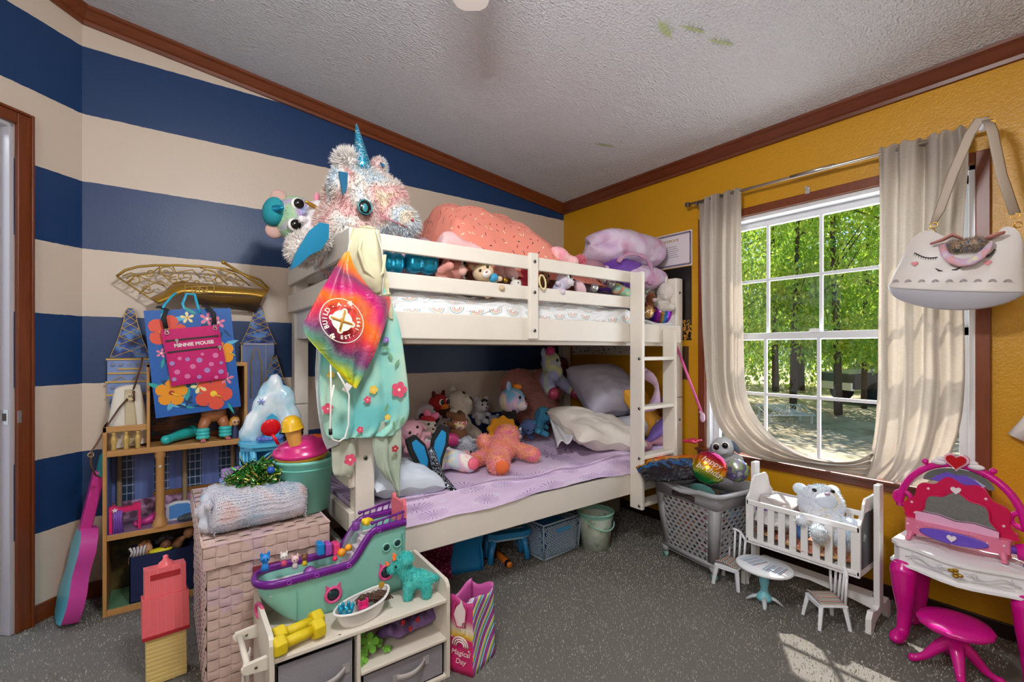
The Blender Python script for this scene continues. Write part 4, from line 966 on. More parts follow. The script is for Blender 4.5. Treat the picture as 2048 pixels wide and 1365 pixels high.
q = MB(); q.lathe([(.012, 0), (.03, .07), (.03, .075), (0, .08)], 18); o = q.build('toy_cone', mat('#d4551f', .4)); o.location = (.485, 1.97, TH_ + .20); tag(o, 'orange toy cone behind the ice cream lid in the mint bucket', 'toy cone')

# folded fleece towel and tinsel on the lid
def m_fleece():
    b = NB('snowy_fleece'); co = b.co(); n = b.noise(co, 13, 2); c = b.ramp(n, [(.34, '#9fbdd2'), (.44, '#ccd0de'), (.6, '#dad6e0'), (.72, '#dcc0c0')])
    b.bump(b.noise(co, 230, 4), 1, .006); return b.fin(c, .95)
fb = thing('fleece_blanket', 'folded pale blue and white fleece blanket on the woven trunk', 'blanket', (.268, 1.92, TH_), (0, 0, 3))
def fold(w, d, h, z, seed):
    def fn(u, v):
        a = 2 * PI * v; c, s = math.cos(a), math.sin(a); e = .45
        px = (u - .5) * w * (1 + .03 * s); y = d / 2 * math.copysign(abs(c) ** e, c); zz = z + h / 2 + h / 2 * math.copysign(abs(s) ** .7, s)
        k = 1 - (2 * abs(u - .5)) ** 14 * .6; n_ = fbm(px * 8 + seed, y * 8, zz * 9)
        return (px + .006 * n_, y * (.6 + .4 * k) + .006 * n_, z + (zz - z) * (.5 + .5 * k) + (.009 * n_ if zz > z + h * .3 else 0))
    return fn
q = MB(); q.grid(fold(.30, .24, .13, .004, 1), 60, 44)
q.grid(lambda u, v: (-.142 + .01 * math.sin(6 * v), -.11 + .22 * u, .01 + .10 * v + .01 * math.sin(9 * u)), 10, 10)
q.grid(lambda u, v: (.142, -.11 + .22 * u, .01 + .10 * v), 10, 10)
out = MB(); 
o = q.build('folded_cloth', m_fleece(), fb)
V_ = [tuple(v.co) for v in o.data.vertices]; N_ = [tuple(v.normal) for v in o.data.vertices]
ff = MB(); fur(ff, V_, N_, 16000, .008, .0012); ff.build('pile', m_fleece(), fb, label='white fleece pile')
q = MB()
for k, (x, y, z, r) in enumerate(((-.155, -.05, .03, .026), (-.15, -.02, .065, .03), (-.155, .04, .05, .028), (-.15, .0, .10, .022), (-.145, -.06, .095, .02))): q.ell((x, y, z), (r, r * 1.5, r))
bb, V_, N_ = baked(q, .006); bb.build('gathered_edge', m_fleece(), fb)
def m_tinsel():
    b = NB('tinsel'); g = b.new('ShaderNodeNewGeometry'); c = b.ramp(g.outputs['Random Per Island'], [(0, '#0d4a1c'), (.45, '#1f7a2c'), (.7, '#5fae3a'), (.86, '#c9b04a'), (.97, '#f5eec0')]); return b.fin(c, .22, .8)
rnd = random.Random(9); q = MB()
for k in range(1500):
    d = Vector((rnd.gauss(0, 1), rnd.gauss(0, 1), abs(rnd.gauss(0, .8)))).normalized(); p = Vector((d.x * .075, d.y * .075, .0 + d.z * .058)) * rnd.uniform(.5, 1.05)
    t = Vector((rnd.gauss(0, 1), rnd.gauss(0, 1), rnd.gauss(0, .6))).normalized(); L = rnd.uniform(.012, .032); n_ = t.orthogonal().normalized() * .0016
    V = [p - n_, p + n_, p + t * L + n_ * .6 + Vector((0, 0, .004)), p + t * L - n_ * .6]; q.add(V, [(0, 1, 2, 3)], smooth=False)
for k in range(7):
    a = R(200 + 18 * k); pts = [Vector((.06 * math.cos(a), .06 * math.sin(a), .01)), Vector((.085 * math.cos(a), .085 * math.sin(a), .0)), Vector((.105 * math.cos(a + .15), .105 * math.sin(a + .15), -.035)), Vector((.11 * math.cos(a + .3), .11 * math.sin(a + .3), -.07))]; q.tube(pts, .0016, 4)
ti = thing('tinsel_bundle', 'green and gold tinsel bundle on top of the fleece blanket', 'tinsel', (.275, 1.95, TH_ + .128), sc=1.25)
q.build('tinsel_strands', m_tinsel(), ti)
q = MB(); q.ell((.03, -.05, .04), .011, nu=10, nv=8); q.build('blue_bead', mat('#1f55b4', .2), ti, label='blue bead')

# ice palace toy
LB = mat('#58b8dc', .3); 
ipb = NB('ice_palace_white'); _z = ipb.sep(ipb.co())[2]; ICE = ipb.fin(ipb.ramp(ipb.noise(ipb.co(), 12, 2), [(.4, '#a9d3e4'), (.6, '#e6f0f6')]), .25, **{'Subsurface Weight': .2})
ip = thing('ice_palace', 'pale blue toy ice palace with white rocky top at the back of the trunk', 'toy palace', (.395, 2.36, TH_), (0, 0, -10), sc=1.22)
q = MB(); q.prism([(-.085, -.055), (-.06, -.08), (.06, -.08), (.085, -.055), (.10, .0), (.085, .07), (-.085, .07), (-.10, 0)], .145, .16); q.prism([(-.10, -.05), (-.065, -.095), (.065, -.095), (.10, -.05), (.11, 0), (.10, .075), (-.10, .075), (-.11, 0)], .16, .172); q.build('upper_floor', LB, ip, bevel=.002)
q = MB()
for s in (-1, 1):
    q.prism([(s * .05, -.06), (s * .10, -.03), (s * .105, .02), (s * .09, .07), (s * .055, .07), (s * .06, 0)], 0, .15)
    for k in range(4): q.tube([(s * (.066 + .011 * k), -.058 + .009 * k, .01), (s * (.070 + .010 * k), -.056 + .009 * k, .07), (s * (.064 + .012 * k), -.060 + .009 * k, .14)], .0035, 6)
    q.tube([(s * .045, -.062, .0), (s * .052, -.065, .08), (s * .06, -.07, .15)], [.009, .006, .012], 6); q.tube([(s * .05, -.066, .10), (s * .02, -.068, .125), (0, -.068, .14)], .004, 6)
q.bx(-.1, .1, .06, .075, 0, .15); q.build('walls', LB, ip)
q = MB(); q.bx(-.055, .055, -.02, .06, 0, .006); q.build('inner_floor', mat('#3f8fc4', .3), ip)
q = MB(); rnd = random.Random(2)
for x, y, z, rx, rz in ((-.06, 0, .22, .035, .06), (.06, 0, .23, .042, .07), (-.035, .01, .29, .032, .05), (.045, .01, .31, .035, .06), (0, .04, .27, .06, .09), (0, .03, .33, .05, .06), (.01, .02, .375, .026, .04), (.085, .01, .20, .025, .04), (-.085, .01, .195, .025, .035)): q.ell((x, y, z), (rx, .035, rz))
bb, V_, N_ = baked(q, .007, 2)
bb.v = [(x, y, z) for x, y, z in bb.v]
keep = []
o = bb.build('ice_rock', ICE, ip, label='white rocky ice top')
bo = o.modifiers.new('dec', 'DECIMATE'); bo.ratio = .06
q = MB(); q.prism([(-.024, .172), (-.024, .235), (-.015, .26), (0, .272), (.015, .26), (.024, .235), (.024, .172)], .036, .042, M=TR((0, 0, 0), (90, 0, 0))); q.build('archway', mat('#3aa6cf', .3), ip, label='blue pointed archway')
q = MB(); q.torus((0, -.052, .185), .035, .007, nu=24, nv=8, sx=1.25, sy=.8)
for k in range(7): q.tube([(-.04 + .013 * k, -.087 + .002 * abs(k - 3), .178), (-.034 + .013 * k, -.087 + .002 * abs(k - 3), .194)], .002, 5)
q.build('balcony', mat('#5a6fc0', .3), ip)
q = MB()
for k in range(3): a = R(60 * k); q.tube([(-.035 + .013 * math.cos(a), -.026, .315 + .013 * math.sin(a)), (-.035 - .013 * math.cos(a), -.026, .315 - .013 * math.sin(a))], .0018, 5)
q.build('snowflake', mat('#7f8fd8', .3), ip)
cx = thing('crystal_box', 'lilac and blue faceted toy crystal box beside the ice palace', 'toy box', (.245, 2.30, TH_), (0, 0, 10), sc=1.35)
q = MB(); q.prism([(-.035, -.03), (.035, -.03), (.045, 0), (.035, .03), (-.035, .03), (-.045, 0)], .0, .055); q.build('base', mat('#8fb0e6', .2), cx, bevel=.006)
q = MB(); q.prism([(-.03, -.026), (.03, -.026), (.04, 0), (.03, .026), (-.03, .026), (-.04, 0)], .055, .082); q.build('lid', mat('#b687d8', .2), cx, bevel=.008)
q = MB(); q.lathe([(.03, 0), (.032, .03), (.02, .05), (0, .055)], 6, M=TR((.05, -.06, 0), (0, 0, 20))); o = q.build('toy_gem', mat('#86a9ea', .15)); o.location = (.235, 2.215, TH_); tag(o, 'pale blue plastic gem in front of the lilac crystal box', 'toy gem')
# doll hair peeking between the palace and the bed post
q = MB(); rnd = random.Random(8)
for k in range(60): a = rnd.uniform(0, 6.28); b = rnd.uniform(-1, 1.4); q.ell((.035 * math.cos(a) * math.cos(b), .03 * math.sin(a) * math.cos(b), .05 * math.sin(b)), .011, nu=7, nv=5)
dd = thing('dark_haired_doll', 'doll with curly black hair standing behind the mint bucket', 'doll', (.435, 2.14, TH_)); q.build('hair', mat('#120e0d', .8), dd, loc=(0, 0, .27))
q = MB(); q.ell((0, -.005, .25), (.026, .024, .03)); q.tube([(0, 0, .23), (0, 0, .18)], [.01, .02], 10); q.build('head', mat('#8a5a3c', .5), dd)
q = MB(); q.lathe([(0.03, .18), (.02, .17), (.045, .06), (.06, .0)], 18); q.build('dress', mat('#b9a6dc', .6), dd)
# ------------------------------------------------------------------ white bunk bed
BX0, BX1, BY0, BY1 = .578, 2.655, 1.762, 2.86
BW = mat('#e3dcd0', .4, 0, (8, .08), .04, name='white_bed_paint')
bed = thing('bunk_bed', 'white wooden bunk bed with guard rails and a ladder in the corner', 'bunk bed', ((BX0 + BX1) / 2, (BY0 + BY1) / 2, 0))
QM = TR((-(BX0 + BX1) / 2, -(BY0 + BY1) / 2, 0))
def bp(name, *bs, m=None, bevel=.004, label=None):
    q = MB()
    for b in bs: q.bx(*b, M=QM)
    return q.build(name, m or BW, bed, bevel=bevel, label=label)
pw = .072; BOLT = metal('#8f8b86', .35)
posts = {}
for nm, x, y in (('fl', BX0, BY0), ('fr', BX1 - pw, BY0), ('bl', BX0, BY1 - pw), ('br', BX1 - pw, BY1 - pw)):
    q = MB(); q.bx(x, x + pw, y, y + pw, 0, .838, M=QM); q.bx(x, x + pw, y, y + pw, .841, 1.592, M=QM); posts[nm] = q.build('post', BW, bed, bevel=.005)
fy0, fy1 = BY0 - .022, BY0
bp('guard_rail', (BX0 + .06, 2.17, fy0, fy1, 1.52, 1.583)); bp('guard_rail', (BX0 + .06, 2.17, fy0, fy1, 1.376, 1.44))
bp('side_rail', (BX0 + .04, BX1 - .05, fy0, fy1, 1.183, 1.291)); bp('side_rail', (BX0 + .04, BX1 - .05, fy0, fy1, .322, .447))
bp('side_rail', (BX0 + .04, BX1 - .05, BY1, BY1 + .018, 1.183, 1.291)); bp('side_rail', (BX0 + .04, BX1 - .05, BY1, BY1 + .018, .322, .447))
bp('guard_rail', (BX0 + .04, BX1 - .05, BY1, BY1 + .018, 1.52, 1.583))
bp('cleat', (BX0 + pw, BX1 - pw, BY0 + .002, BY0 + .03, 1.163, 1.20))
bp('support_batten', (1.378, 1.428, fy0 - .022, fy0, 1.19, 1.596))
for z0, z1 in ((1.495, 1.598), (1.345, 1.44), (.62, .70), (.45, .53), (.30, .38)):
    bp('end_rail', (BX0 - .022, BX0, BY0 + .01, BY1 - .01, z0, z1))
for z0, z1 in ((1.495, 1.575), (1.345, 1.44), (1.19, 1.29), (.45, .53), (.32, .42)): bp('end_rail', (BX1 - .03, BX1 - .006, BY0 + pw, BY1 - pw, z0, z1))
for z0 in (1.17, .33):
    q = MB()
    for k in range(13): x = BX0 + .12 + k * .152; q.bx(x, x + .07, BY0 + .01, BY1 - .01, z0, z0 + .018, M=QM)
    q.build('slats', mat('#c8a878', .6), bed)
lx0, lx1 = 2.11, 2.41; ly0, ly1 = 1.652, 1.738
for x, zt in ((lx0, 1.572), (lx1, 1.262)):
    q = MB(); q.bx(x, x + .025, ly0, ly1, .255, zt, M=QM); q.build('ladder_stile', BW, bed, bevel=.006)
for z in (1.10, .825, .55, .288): bp('ladder_rung', (lx0 + .025, lx1, ly0 + .005, ly1 - .005, z - .02, z))
def bolt(par, x, y, z, ax='y'):
    q = MB(); d = {'y': ((x, y - .003, z), (x, y + .004, z)), 'x': ((x - .003, y, z), (x + .004, y, z))}[ax]; q.tube(d, .008, 12, M=QM); q.tube([(d[0][0] - (.0015 if ax == 'x' else 0), d[0][1] - (.0015 if ax == 'y' else 0), z), d[0]], .005, 8, mi=1, M=QM); q.build('bolt', [BOLT, mat('#222222', .5)], par)
for z in (.73, 1.23): bolt(posts['fl'], BX0 + .036, BY0 - .001, z)
for z in (.70, 1.24, 1.50): bolt(posts['fr'], BX1 - .036, BY0 - .001, z)
for z in (1.555, 1.41, 1.23): bolt(bed, 1.403, fy0 - .023, z)
for z in (1.10, .825, .55, .288): bolt(bed, lx0 - .001, 1.67, z - .01, 'x')
for z in (1.54, 1.40, .73): bolt(posts['bl'], BX0 - .001, BY1 - .04, z, 'x')

# ------------------------------------------------------------------ bedding
def m_rainbow_sheet():
    b = NB('rainbow_sheet'); co = b.co('UV'); x, y, r, c1, c2 = cellpat(b, co, 10, .4)
    ring = b.ramp(b.math('DIVIDE', r, .042), [(0, '#eef0f2'), (.25, '#d9938a'), (.36, '#eef0f2'), (.48, '#e0b98a'), (.6, '#eef0f2'), (.72, '#9fc0cc'), (.84, '#eef0f2')], True)
    m = b.math('MULTIPLY', b.math('GREATER_THAN', y, -.006), b.math('LESS_THAN', r, .042)); b.bump(b.noise(co, 7, 4, .6, 1.5), .8, .03); return b.fin(b.mix(m, '#eef0f2', ring), .8)
def m_snow_cover():
    b = NB('lilac_cover'); co = b.co('UV'); base = b.mix(b.noise(co, 3, 2), '#cbb2d6', '#dcc8df')
    x, y, r, c1, c2 = cellpat(b, co, 4.6, .7); an = b.math('ARCTAN2', y, x); ray = b.math('ABSOLUTE', b.math('SINE', b.math('ADD', b.math('MULTIPLY', an, 10), b.math('MULTIPLY', c1, 3))))
    m = b.math('MULTIPLY', b.math('LESS_THAN', ray, b.math('ADD', .2, b.math('DIVIDE', .008, b.math('ADD', r, .004)))), b.math('LESS_THAN', r, b.math('MULTIPLY_ADD', c2, .03, .062)))
    m = b.math('MULTIPLY', m, b.math('GREATER_THAN', r, .006)); c = b.mix(b.math('MULTIPLY', m, .85), base, '#6f4692')
    co2 = b.vmath('ADD', co, (.37, .21, 0)); x, y, r, c1, c2 = cellpat(b, co2, 7.5, .9); an = b.math('ARCTAN2', y, x); ray = b.math('ABSOLUTE', b.math('SINE', b.math('MULTIPLY', an, 3)))
    br = b.math('ABSOLUTE', b.math('SINE', b.math('ADD', b.math('MULTIPLY', r, 330), b.math('MULTIPLY', ray, 3))))
    m = b.math('MULTIPLY', b.math('LESS_THAN', b.math('MULTIPLY', ray, b.math('ADD', .35, br)), b.math('DIVIDE', .0042, b.math('ADD', r, .0015))), b.math('LESS_THAN', r, .034))
    m = b.math('MULTIPLY', m, b.math('GREATER_THAN', c1, .35)); c = b.mix(b.math('MULTIPLY', m, .8), c, '#dfe6f4'); return b.fin(c, .75)
def mattress(name, z0, z1, m, label, drape_z, seed, wr):
    w = BX1 - BX0 - .02
    prof = [(BY1 - .04, z0), (BY1 - .03, z1 - .03), (BY1 - .06, z1), (2.4, z1 + .005), (BY0 + .09, z1), (BY0 + .03, z1 - .015), (BY0 + .008, z1 - .05), (BY0 + .004 if drape_z is None else BY0 - .026, z0 if drape_z is None else drape_z)]
    def fn(u, v):
        p = curve([(a, b, 0) for a, b in prof], v); x = BX0 + .012 + (w - .005) * u
        f = fbm(x * 3 + seed, v * 6) * wr + wr * .5 * math.sin(x * 11 + 8 * v + seed) * math.sin(x * 3.7) ; edge = max(0, (v - .72) / .28)
        if drape_z is None:
            tt_ = min(1, max(0, (x - 2.1) / .2)); return (x, max(p.x - f * .6 * edge, BY0 + .002), p.y + f * (1 - edge * .5) * (1 if v > .1 else 0) - .075 * tt_ * tt_ * (3 - 2 * tt_) * (p.y > z0 + .05))
        return (x, p.x - (abs(f) * .5 + .003) * edge, p.y + f * (1 - edge * .2) * (1 if v > .1 else 0) + edge * (-.002 + .010 * math.sin(x * 4.2 + 1)))
    q = MB(); q.grid(fn, 150, 60, uvs=(w, 1.5)); 
    for u in (0, 1): q.add([fn(u, v / 12) for v in range(13)], [tuple(range(13))])
    o = q.build(name, m); center(o); return tag(o, label, 'mattress' if drape_z is None else 'bed cover')
mattress('upper_mattress', 1.20, 1.385, m_rainbow_sheet(), 'upper bunk mattress in a white sheet printed with rainbows', None, 3, .022)
mattress('lilac_bed_cover', .36, .535, m_snow_cover(), 'lilac bed cover with purple bursts and white snowflakes on the lower bunk', .452, 5, .019)
def m_sprinkle(base='#e8836a', b2='#ea9a8c'):
    b = NB('sprinkle_print'); co = b.co('UV'); x, y, r, c1, c2 = cellpat(b, co, 21, .9); a = b.math('MULTIPLY', c1, 6.28); ca, sa = b.math('COSINE', a), b.math('SINE', a)
    lx = b.math('ADD', b.math('MULTIPLY', x, ca), b.math('MULTIPLY', y, sa)); ly = b.math('SUBTRACT', b.math('MULTIPLY', y, ca), b.math('MULTIPLY', x, sa))
    m = b.math('MULTIPLY', b.math('LESS_THAN', b.math('ABSOLUTE', lx), .0085), b.math('LESS_THAN', b.math('ABSOLUTE', ly), .0024))
    return b.fin(b.mix(m, b.mix(b.noise(co, 2, 2), base, b2), b.ramp(c2, [(0, '#b3202a'), (.3, '#f3e3c8'), (.6, '#4b4a4c'), (.8, '#d8354a')], True)), .65)
def mound(x0, x1, y0, y1, zb, top, seed, wr=.02, nu=70, nv=44, exp=.55):
    def fn(u, v):
        x = x0 + (x1 - x0) * u; y = y0 + (y1 - y0) * v; t = curve([(a, 0, 0) for a in top], u).x; e = max(0, (1 - abs(2 * v - 1) ** 2.2)) ** exp
        eu = min(1, 9 * u, 9 * (1 - u)) ** .6; n_ = fbm(x * 3.5 + seed, y * 5, 2) * wr + wr * .55 * abs(math.sin(3 * x + 11 * y + 3 * fbm(x * 1.6, y * 1.6) + seed)) - wr * .3
        return (x + .03 * (v - .5), y + .015 * math.sin(6 * x), zb + (t - zb) * e * eu + n_ * e * eu)
    return fn
q = MB(); q.grid(mound(1.02, 2.06, 1.83, 2.55, 1.50, [1.76, 1.875, 1.90, 1.885, 1.87, 1.83, 1.78, 1.71, 1.62], 4, .045, exp=.8), 110, 80, uvs=(1.2, 1.1))
tag(center(q.build('sprinkle_blanket', m_sprinkle(), solid=.004)), 'coral blanket with sprinkle print heaped on the upper bunk', 'blanket')
# pale shirt with star on the rail, cherry ends
q = MB(); q.grid(mound(.95, 1.20, 1.765, 1.92, 1.575, [1.64, 1.66, 1.63, 1.62, 1.60], 1, .010), 30, 20); tag(center(q.build('pink_cloth', mat('#e3b4b4', .8, 0, None, .25), solid=.004)), 'pale pink cloth crumpled on the guard rail beside the sprinkle blanket', 'cloth')
PKF = tiedye('pink_plush', ['#f3dfe0', '#f09ab0', '#f6c9c6', '#f3dfe0'], 10)
pp = thing('pompom_hat', 'pink and white knitted hat with pompom poking out under the sprinkle blanket', 'hat', tuple(rayp(1140, 515, 'y', 1.88)))
bb, V_, N_ = baked(blobs([((-.06, .02, .0), (.07, .06, .045), (0, 30, 0)), ((0, 0, -.03), (.05, .05, .04))]), .008); bb.build('hat_body', PKF, pp)
bb, V_, N_ = baked(blobs([((.07, -.01, -.01), .022)]), .006); fur(bb, V_, N_, 900, .022, .0018, 0); bb.build('pompom', mat('#ee8fa2', .9), pp)
# folded lilac comforter
LIL = tiedye('lilac_satin', ['#9fa0c4', '#c9a5c9', '#d3c3d8', '#c58fb0', '#b9a3cf'], 6, False, .55)
cf = thing('folded_comforter', 'folded lilac and pink comforter at the wall end of the upper bunk', 'comforter', (2.355, 2.0, 1.385), (0, 0, 0), sc=1.12)
def roll(w, d, h, seed, x0=0, z0=0, y0=0):
    def fn(u, v):
        a = 2 * PI * v; c, s = math.cos(a), math.sin(a); n_ = fbm(u * 3 + seed, v * 4) * .02; x = (u - .5) * w; t = max(0, 1 - abs(2 * u - 1) ** 7) ** .5
        return (x0 + x + .02 * math.sin(3 * s + seed), y0 + (d / 2 * math.copysign(abs(c) ** .6, c)) * t + n_, z0 + h / 2 + (h / 2 * math.copysign(abs(s) ** .8, s)) * t + n_ + .05 * (u - .5) * 0)
    return fn
q = MB(); q.grid(roll(.50, .30, .20, 1, .01, .245, .0), 46, 34); q.build('upper_fold', LIL, cf)
q = MB(); q.grid(roll(.44, .34, .14, 2, .03, .12, .0), 46, 34); q.build('lower_fold', LIL, cf)
q = MB(); q.tube([curve([(-.20, -.14, .24), (-.14, -.16, .285), (-.04, -.168, .285), (.03, -.168, .25), (.05, -.165, .19), (.04, -.16, .14)], k / 20) for k in range(21)], [.010 + .004 * math.sin(k * 1.7) for k in range(21)], 10); q.build('rolled_edge', mat('#b98aa6', .6, 0, None, .2), cf)
q = MB(); q.grid(roll(.24, .30, .17, 5, -.10, .11, -.02), 30, 24); q.build('lining', mat('#6b3fa0', .6), cf, label='deep purple lining')
# purple box shape of stacked storybooks / pillow under it
q = pillow(.50, .70, .16, seed=2); o = q.build('upper_pillow', mat('#c6c0d8', .8)); o.location = (2.36, 2.40, 1.46); tag(o, 'pale lilac pillow under the folded comforter on the upper bunk', 'pillow')
for sgn, lab in ((0, 'navy blue cushion edge behind the pompom hat'),):
    q = pillow(.18, .14, .10); o = q.build('navy_cushion', mat('#26375e', .7)); o.location = (2.10, 2.12, 1.62); tag(o, lab, 'cushion')
# ---- lower bunk pillows and blankets
def put_pillow(w, d, h, loc, eul, m, label, name='pillow', seed=0, wr=.012):
    o = pillow(w, d, h, seed=seed, wr=wr).build(name, m); o.location = loc; o.rotation_euler = [R(a) for a in eul]; return tag(o, label, 'pillow')
WP = mat('#dcd5cc', .85, 0, (200, .2), .05); GP = mat('#a9a6b8', .9, 0, (260, .4), .06)
put_pillow(.50, .44, .16, (2.14, 2.02, .655), (16, 10, -12), WP, 'white bed pillow in front on the lower bunk, beside the ladder', seed=1, wr=.02)
put_pillow(.44, .42, .24, (2.42, 2.20, .87), (40, 0, -12), GP, 'plump lilac-grey pillow propped above the white one on the lower bunk', seed=4)
put_pillow(.44, .30, .15, (2.48, 2.03, .62), (10, 12, 80), mat('#c9ccd8', .8, 0, None, .1), 'silver grey cushion behind the ladder on the lower bunk', seed=6)
put_pillow(.26, .34, .12, (2.50, 1.94, .74), (60, 0, 20), mat('#d79a2c', .8), 'mustard yellow cushion seen through the ladder', seed=7)
q = MB(); q.grid(lambda u, v: (1.80 + .15 * u + .16 * v, 2.0 + .25 * v - .06 * u, .585 + .09 * u + .10 * v + .022 * math.sin(11 * u + 2 * v)), 20, 20); tag(center(q.build('white_cloth', mat('#cfcfd4', .85), solid=.006)), 'crumpled white cloth behind the white pillow on the lower bunk', 'cloth')
for i, (pts, m, lab) in enumerate(((((2.30, 1.80, .56), (2.44, 1.82, .575), (2.56, 1.84, .57)), mat('#c58fa0', .8), 'rolled pink blanket behind the lowest ladder gap'), (((2.44, 1.90, 1.0), (2.50, 1.85, .92), (2.47, 1.84, .80), (2.38, 1.87, .76)), tiedye('pastel_roll', ['#b7a7d2', '#d8b9d0', '#b9b6cf'], 8), 'lilac and pink rolled fleece draped behind the ladder'), (((2.58, 1.82, .86), (2.54, 1.80, .74), (2.44, 1.80, .64), (2.34, 1.80, .58)), mat('#7a63b8', .75), 'purple blanket edge hanging down behind the ladder'))):
    q = MB(); q.tube([curve(pts, k / 12) for k in range(13)], [.03 + .012 * math.sin(k) for k in range(13)], 12, flat=.8); q.ell(pts[0], .03); tag(center(q.build('rolled_blanket', m)), lab, 'blanket')
q = pillow(.34, .26, .12, seed=3); o = q.build('star_pillow', mat('#cdd6e2', .8, 0, (90, .4), .1)); o.location = (.80, 1.90, .60); o.rotation_euler = (R(12), R(8), R(10)); tag(o, 'white pillow with tiny stars at the left end of the lower bunk', 'pillow')

# ------------------------------------------------------------------ things hung on the corner post
def m_towel():
    b = NB('mint_towel'); x, y, z = b.sep(b.co()); n = b.noise(b.co(), 5, 2)
    t = b.math('ADD', b.math('MULTIPLY', z, 2.2), n); c = b.ramp(n, [(.38, '#6fc4c4'), (.55, '#9ed6c6'), (.7, '#c4dcc4')]); b.bump(b.noise(b.co(), 300, 3), .7, .002); return b.fin(c, .95)
tw = thing('hooded_towel', 'mint hooded towel with flowers hanging on the front corner post', 'towel', (.62, 1.70, .60)); TM = TR((-.62, -1.70, -.60))
q = MB(); q.grid(drape([(650, 640), (643, 700), (640, 780), (650, 860), (660, 880)], [(760, 560), (795, 640), (812, 740), (818, 830), (790, 872)], 1.705, 3, .010), 50, 50, M=TM); q.build('towel_cloth', m_towel(), tw, solid=.003)
q = MB(); q.grid(drape([(638, 640), (632, 760), (642, 860), (655, 900)], [(662, 650), (655, 760), (668, 850), (690, 880)], 1.735, 1.2, .006), 14, 40, M=TM); q.build('pale_edge', mat('#c3ccd0', .95, 0, (300, .6), .1), tw, solid=.004)
q = MB(); q.grid(drape([(662, 840), (664, 900), (668, 950), (684, 945)], [(705, 840), (712, 900), (708, 940), (702, 960)], 1.74, 1, .006), 14, 30, M=TM); q.build('lower_corner', mat('#b9bfae', .95, 0, (300, .6), .15), tw, solid=.004)
q = MB(); q.grid(drape([(746, 840), (748, 900), (760, 940), (792, 975)], [(802, 850), (803, 900), (801, 950), (798, 998)], 1.715, 2, .012), 20, 30, M=TM); q.build('lower_corner', mat('#a9b8a6', .95, 0, (300, .6), .2), tw, solid=.003)
q = MB()
for k, (px, py, r, c) in enumerate(((815, 780, .032, 0), (655, 818, .02, 0), (772, 680, .012, 2), (700, 920, .022, 0), (790, 898, .014, 3), (735, 800, .014, 0), (662, 750, .014, 1), (747, 780, .017, 1), (775, 835, .012, 1), (720, 860, .013, 0))):
    p = rayp(px if px < 810 else 798, py, 'y', 1.687) - Vector((.62, 1.70, .60)); flower(q, 0, 0, r, c, 4, 5, 20 * k, .001, M=TR(p, (90, 0, 0)))
for px, py, ro in ((785, 720, 120), (790, 735, 60), (780, 700, 160), (800, 850, 60), (790, 860, 100), (770, 825, 70), (690, 770, 40)):
    p = rayp(px, py, 'y', 1.688) - Vector((.62, 1.70, .60)); leafp(q, 0, 0, .035, .006, ro, 5, .001, M=TR(p, (90, 0, 0)))
q.build('printed_flowers', [mat(c, .9) for c in ('#d8506e', '#e6c24a', '#8f6fbe', '#a8323e', '#f0dfc6', '#6f9f7a')], tw)
hd = thing('cream_shirt', 'cream cotton top draped over the guard rail at the bed corner', 'shirt', (.66, 1.70, 1.35)); HM = TR((-.66, -1.70, -1.35)); CRM = mat('#cfc8a6', .9, 0, (220, .3), .06)
q = MB(); q.grid(drape([(706, 455), (697, 500), (705, 560), (722, 590)], [(760, 460), (768, 510), (778, 560), (779, 588)], 1.70, 1.2, .016, sag=.04), 34, 34, M=HM); q.build('shirt_cloth', CRM, hd, solid=.003)
q = MB(); q.grid(drape([(716, 450), (722, 455)], [(742, 452), (758, 458)], 1.72, 1, .004), 10, 10, M=HM); q.tube([Vector(rayp(a, b, 'y', 1.66)) - Vector((.66, 1.70, 1.35)) for a, b in ((722, 478), (718, 500), (730, 540), (752, 560), (766, 545), (770, 510))], .006, 8); q.build('neckline', CRM, hd)
q = MB(); q.grid(drape([(722, 586), (724, 605), (730, 630)], [(779, 585), (783, 605), (786, 640)], 1.702, 1.5, .005), 20, 14, M=HM); q.tube([rayp(a, b, 'y', 1.69) - Vector((.66, 1.70, 1.35)) for a, b in ((722, 588), (750, 592), (780, 588))], .003, 6); q.build('waist_hem', CRM, hd, solid=.003)
q = MB(); q.tube([rayp(a, b, 'y', 1.675) - Vector((.66, 1.70, 1.35)) for a, b in ((701, 480), (697, 500), (693, 510))], .002, 6); q.tube([rayp(a, b, 'y', 1.675) - Vector((.66, 1.70, 1.35)) for a, b in ((752, 460), (764, 500), (768, 550), (764, 590))], .0025, 6); q.build('white_cord', mat('#e6e2dc', .8), hd)
def m_rainbow_bag():
    b = NB('rainbow_nylon'); x, y, z = b.sep(b.co()); n = b.noise(b.co(), 4, 2); t = b.math('ADD', b.math('ADD', b.math('MULTIPLY', z, 1.9), b.math('MULTIPLY', x, 1.5)), b.math('MULTIPLY', n, .75))
    c = b.ramp(b.math('FRACT', b.math('ADD', t, .02)), [(0, '#c4166e'), (.1, '#7b3a5a'), (.2, '#ee6a16'), (.33, '#f0b40e'), (.45, '#b9c81e'), (.55, '#5a9a86'), (.64, '#7a3a6e'), (.78, '#cf2a3e'), (.9, '#ec6c10'), (1, '#c4166e')])
    b.bump(b.noise(b.co(), 12, 4, .6, 1), .5, .02); return b.fin(c, .38)
db_ = thing('drawstring_bag', 'rainbow tie-dye drawstring bag with white badge hanging on the bunk post', 'bag', (.58, 1.64, .95)); DM = TR((-.58, -1.64, -.95))
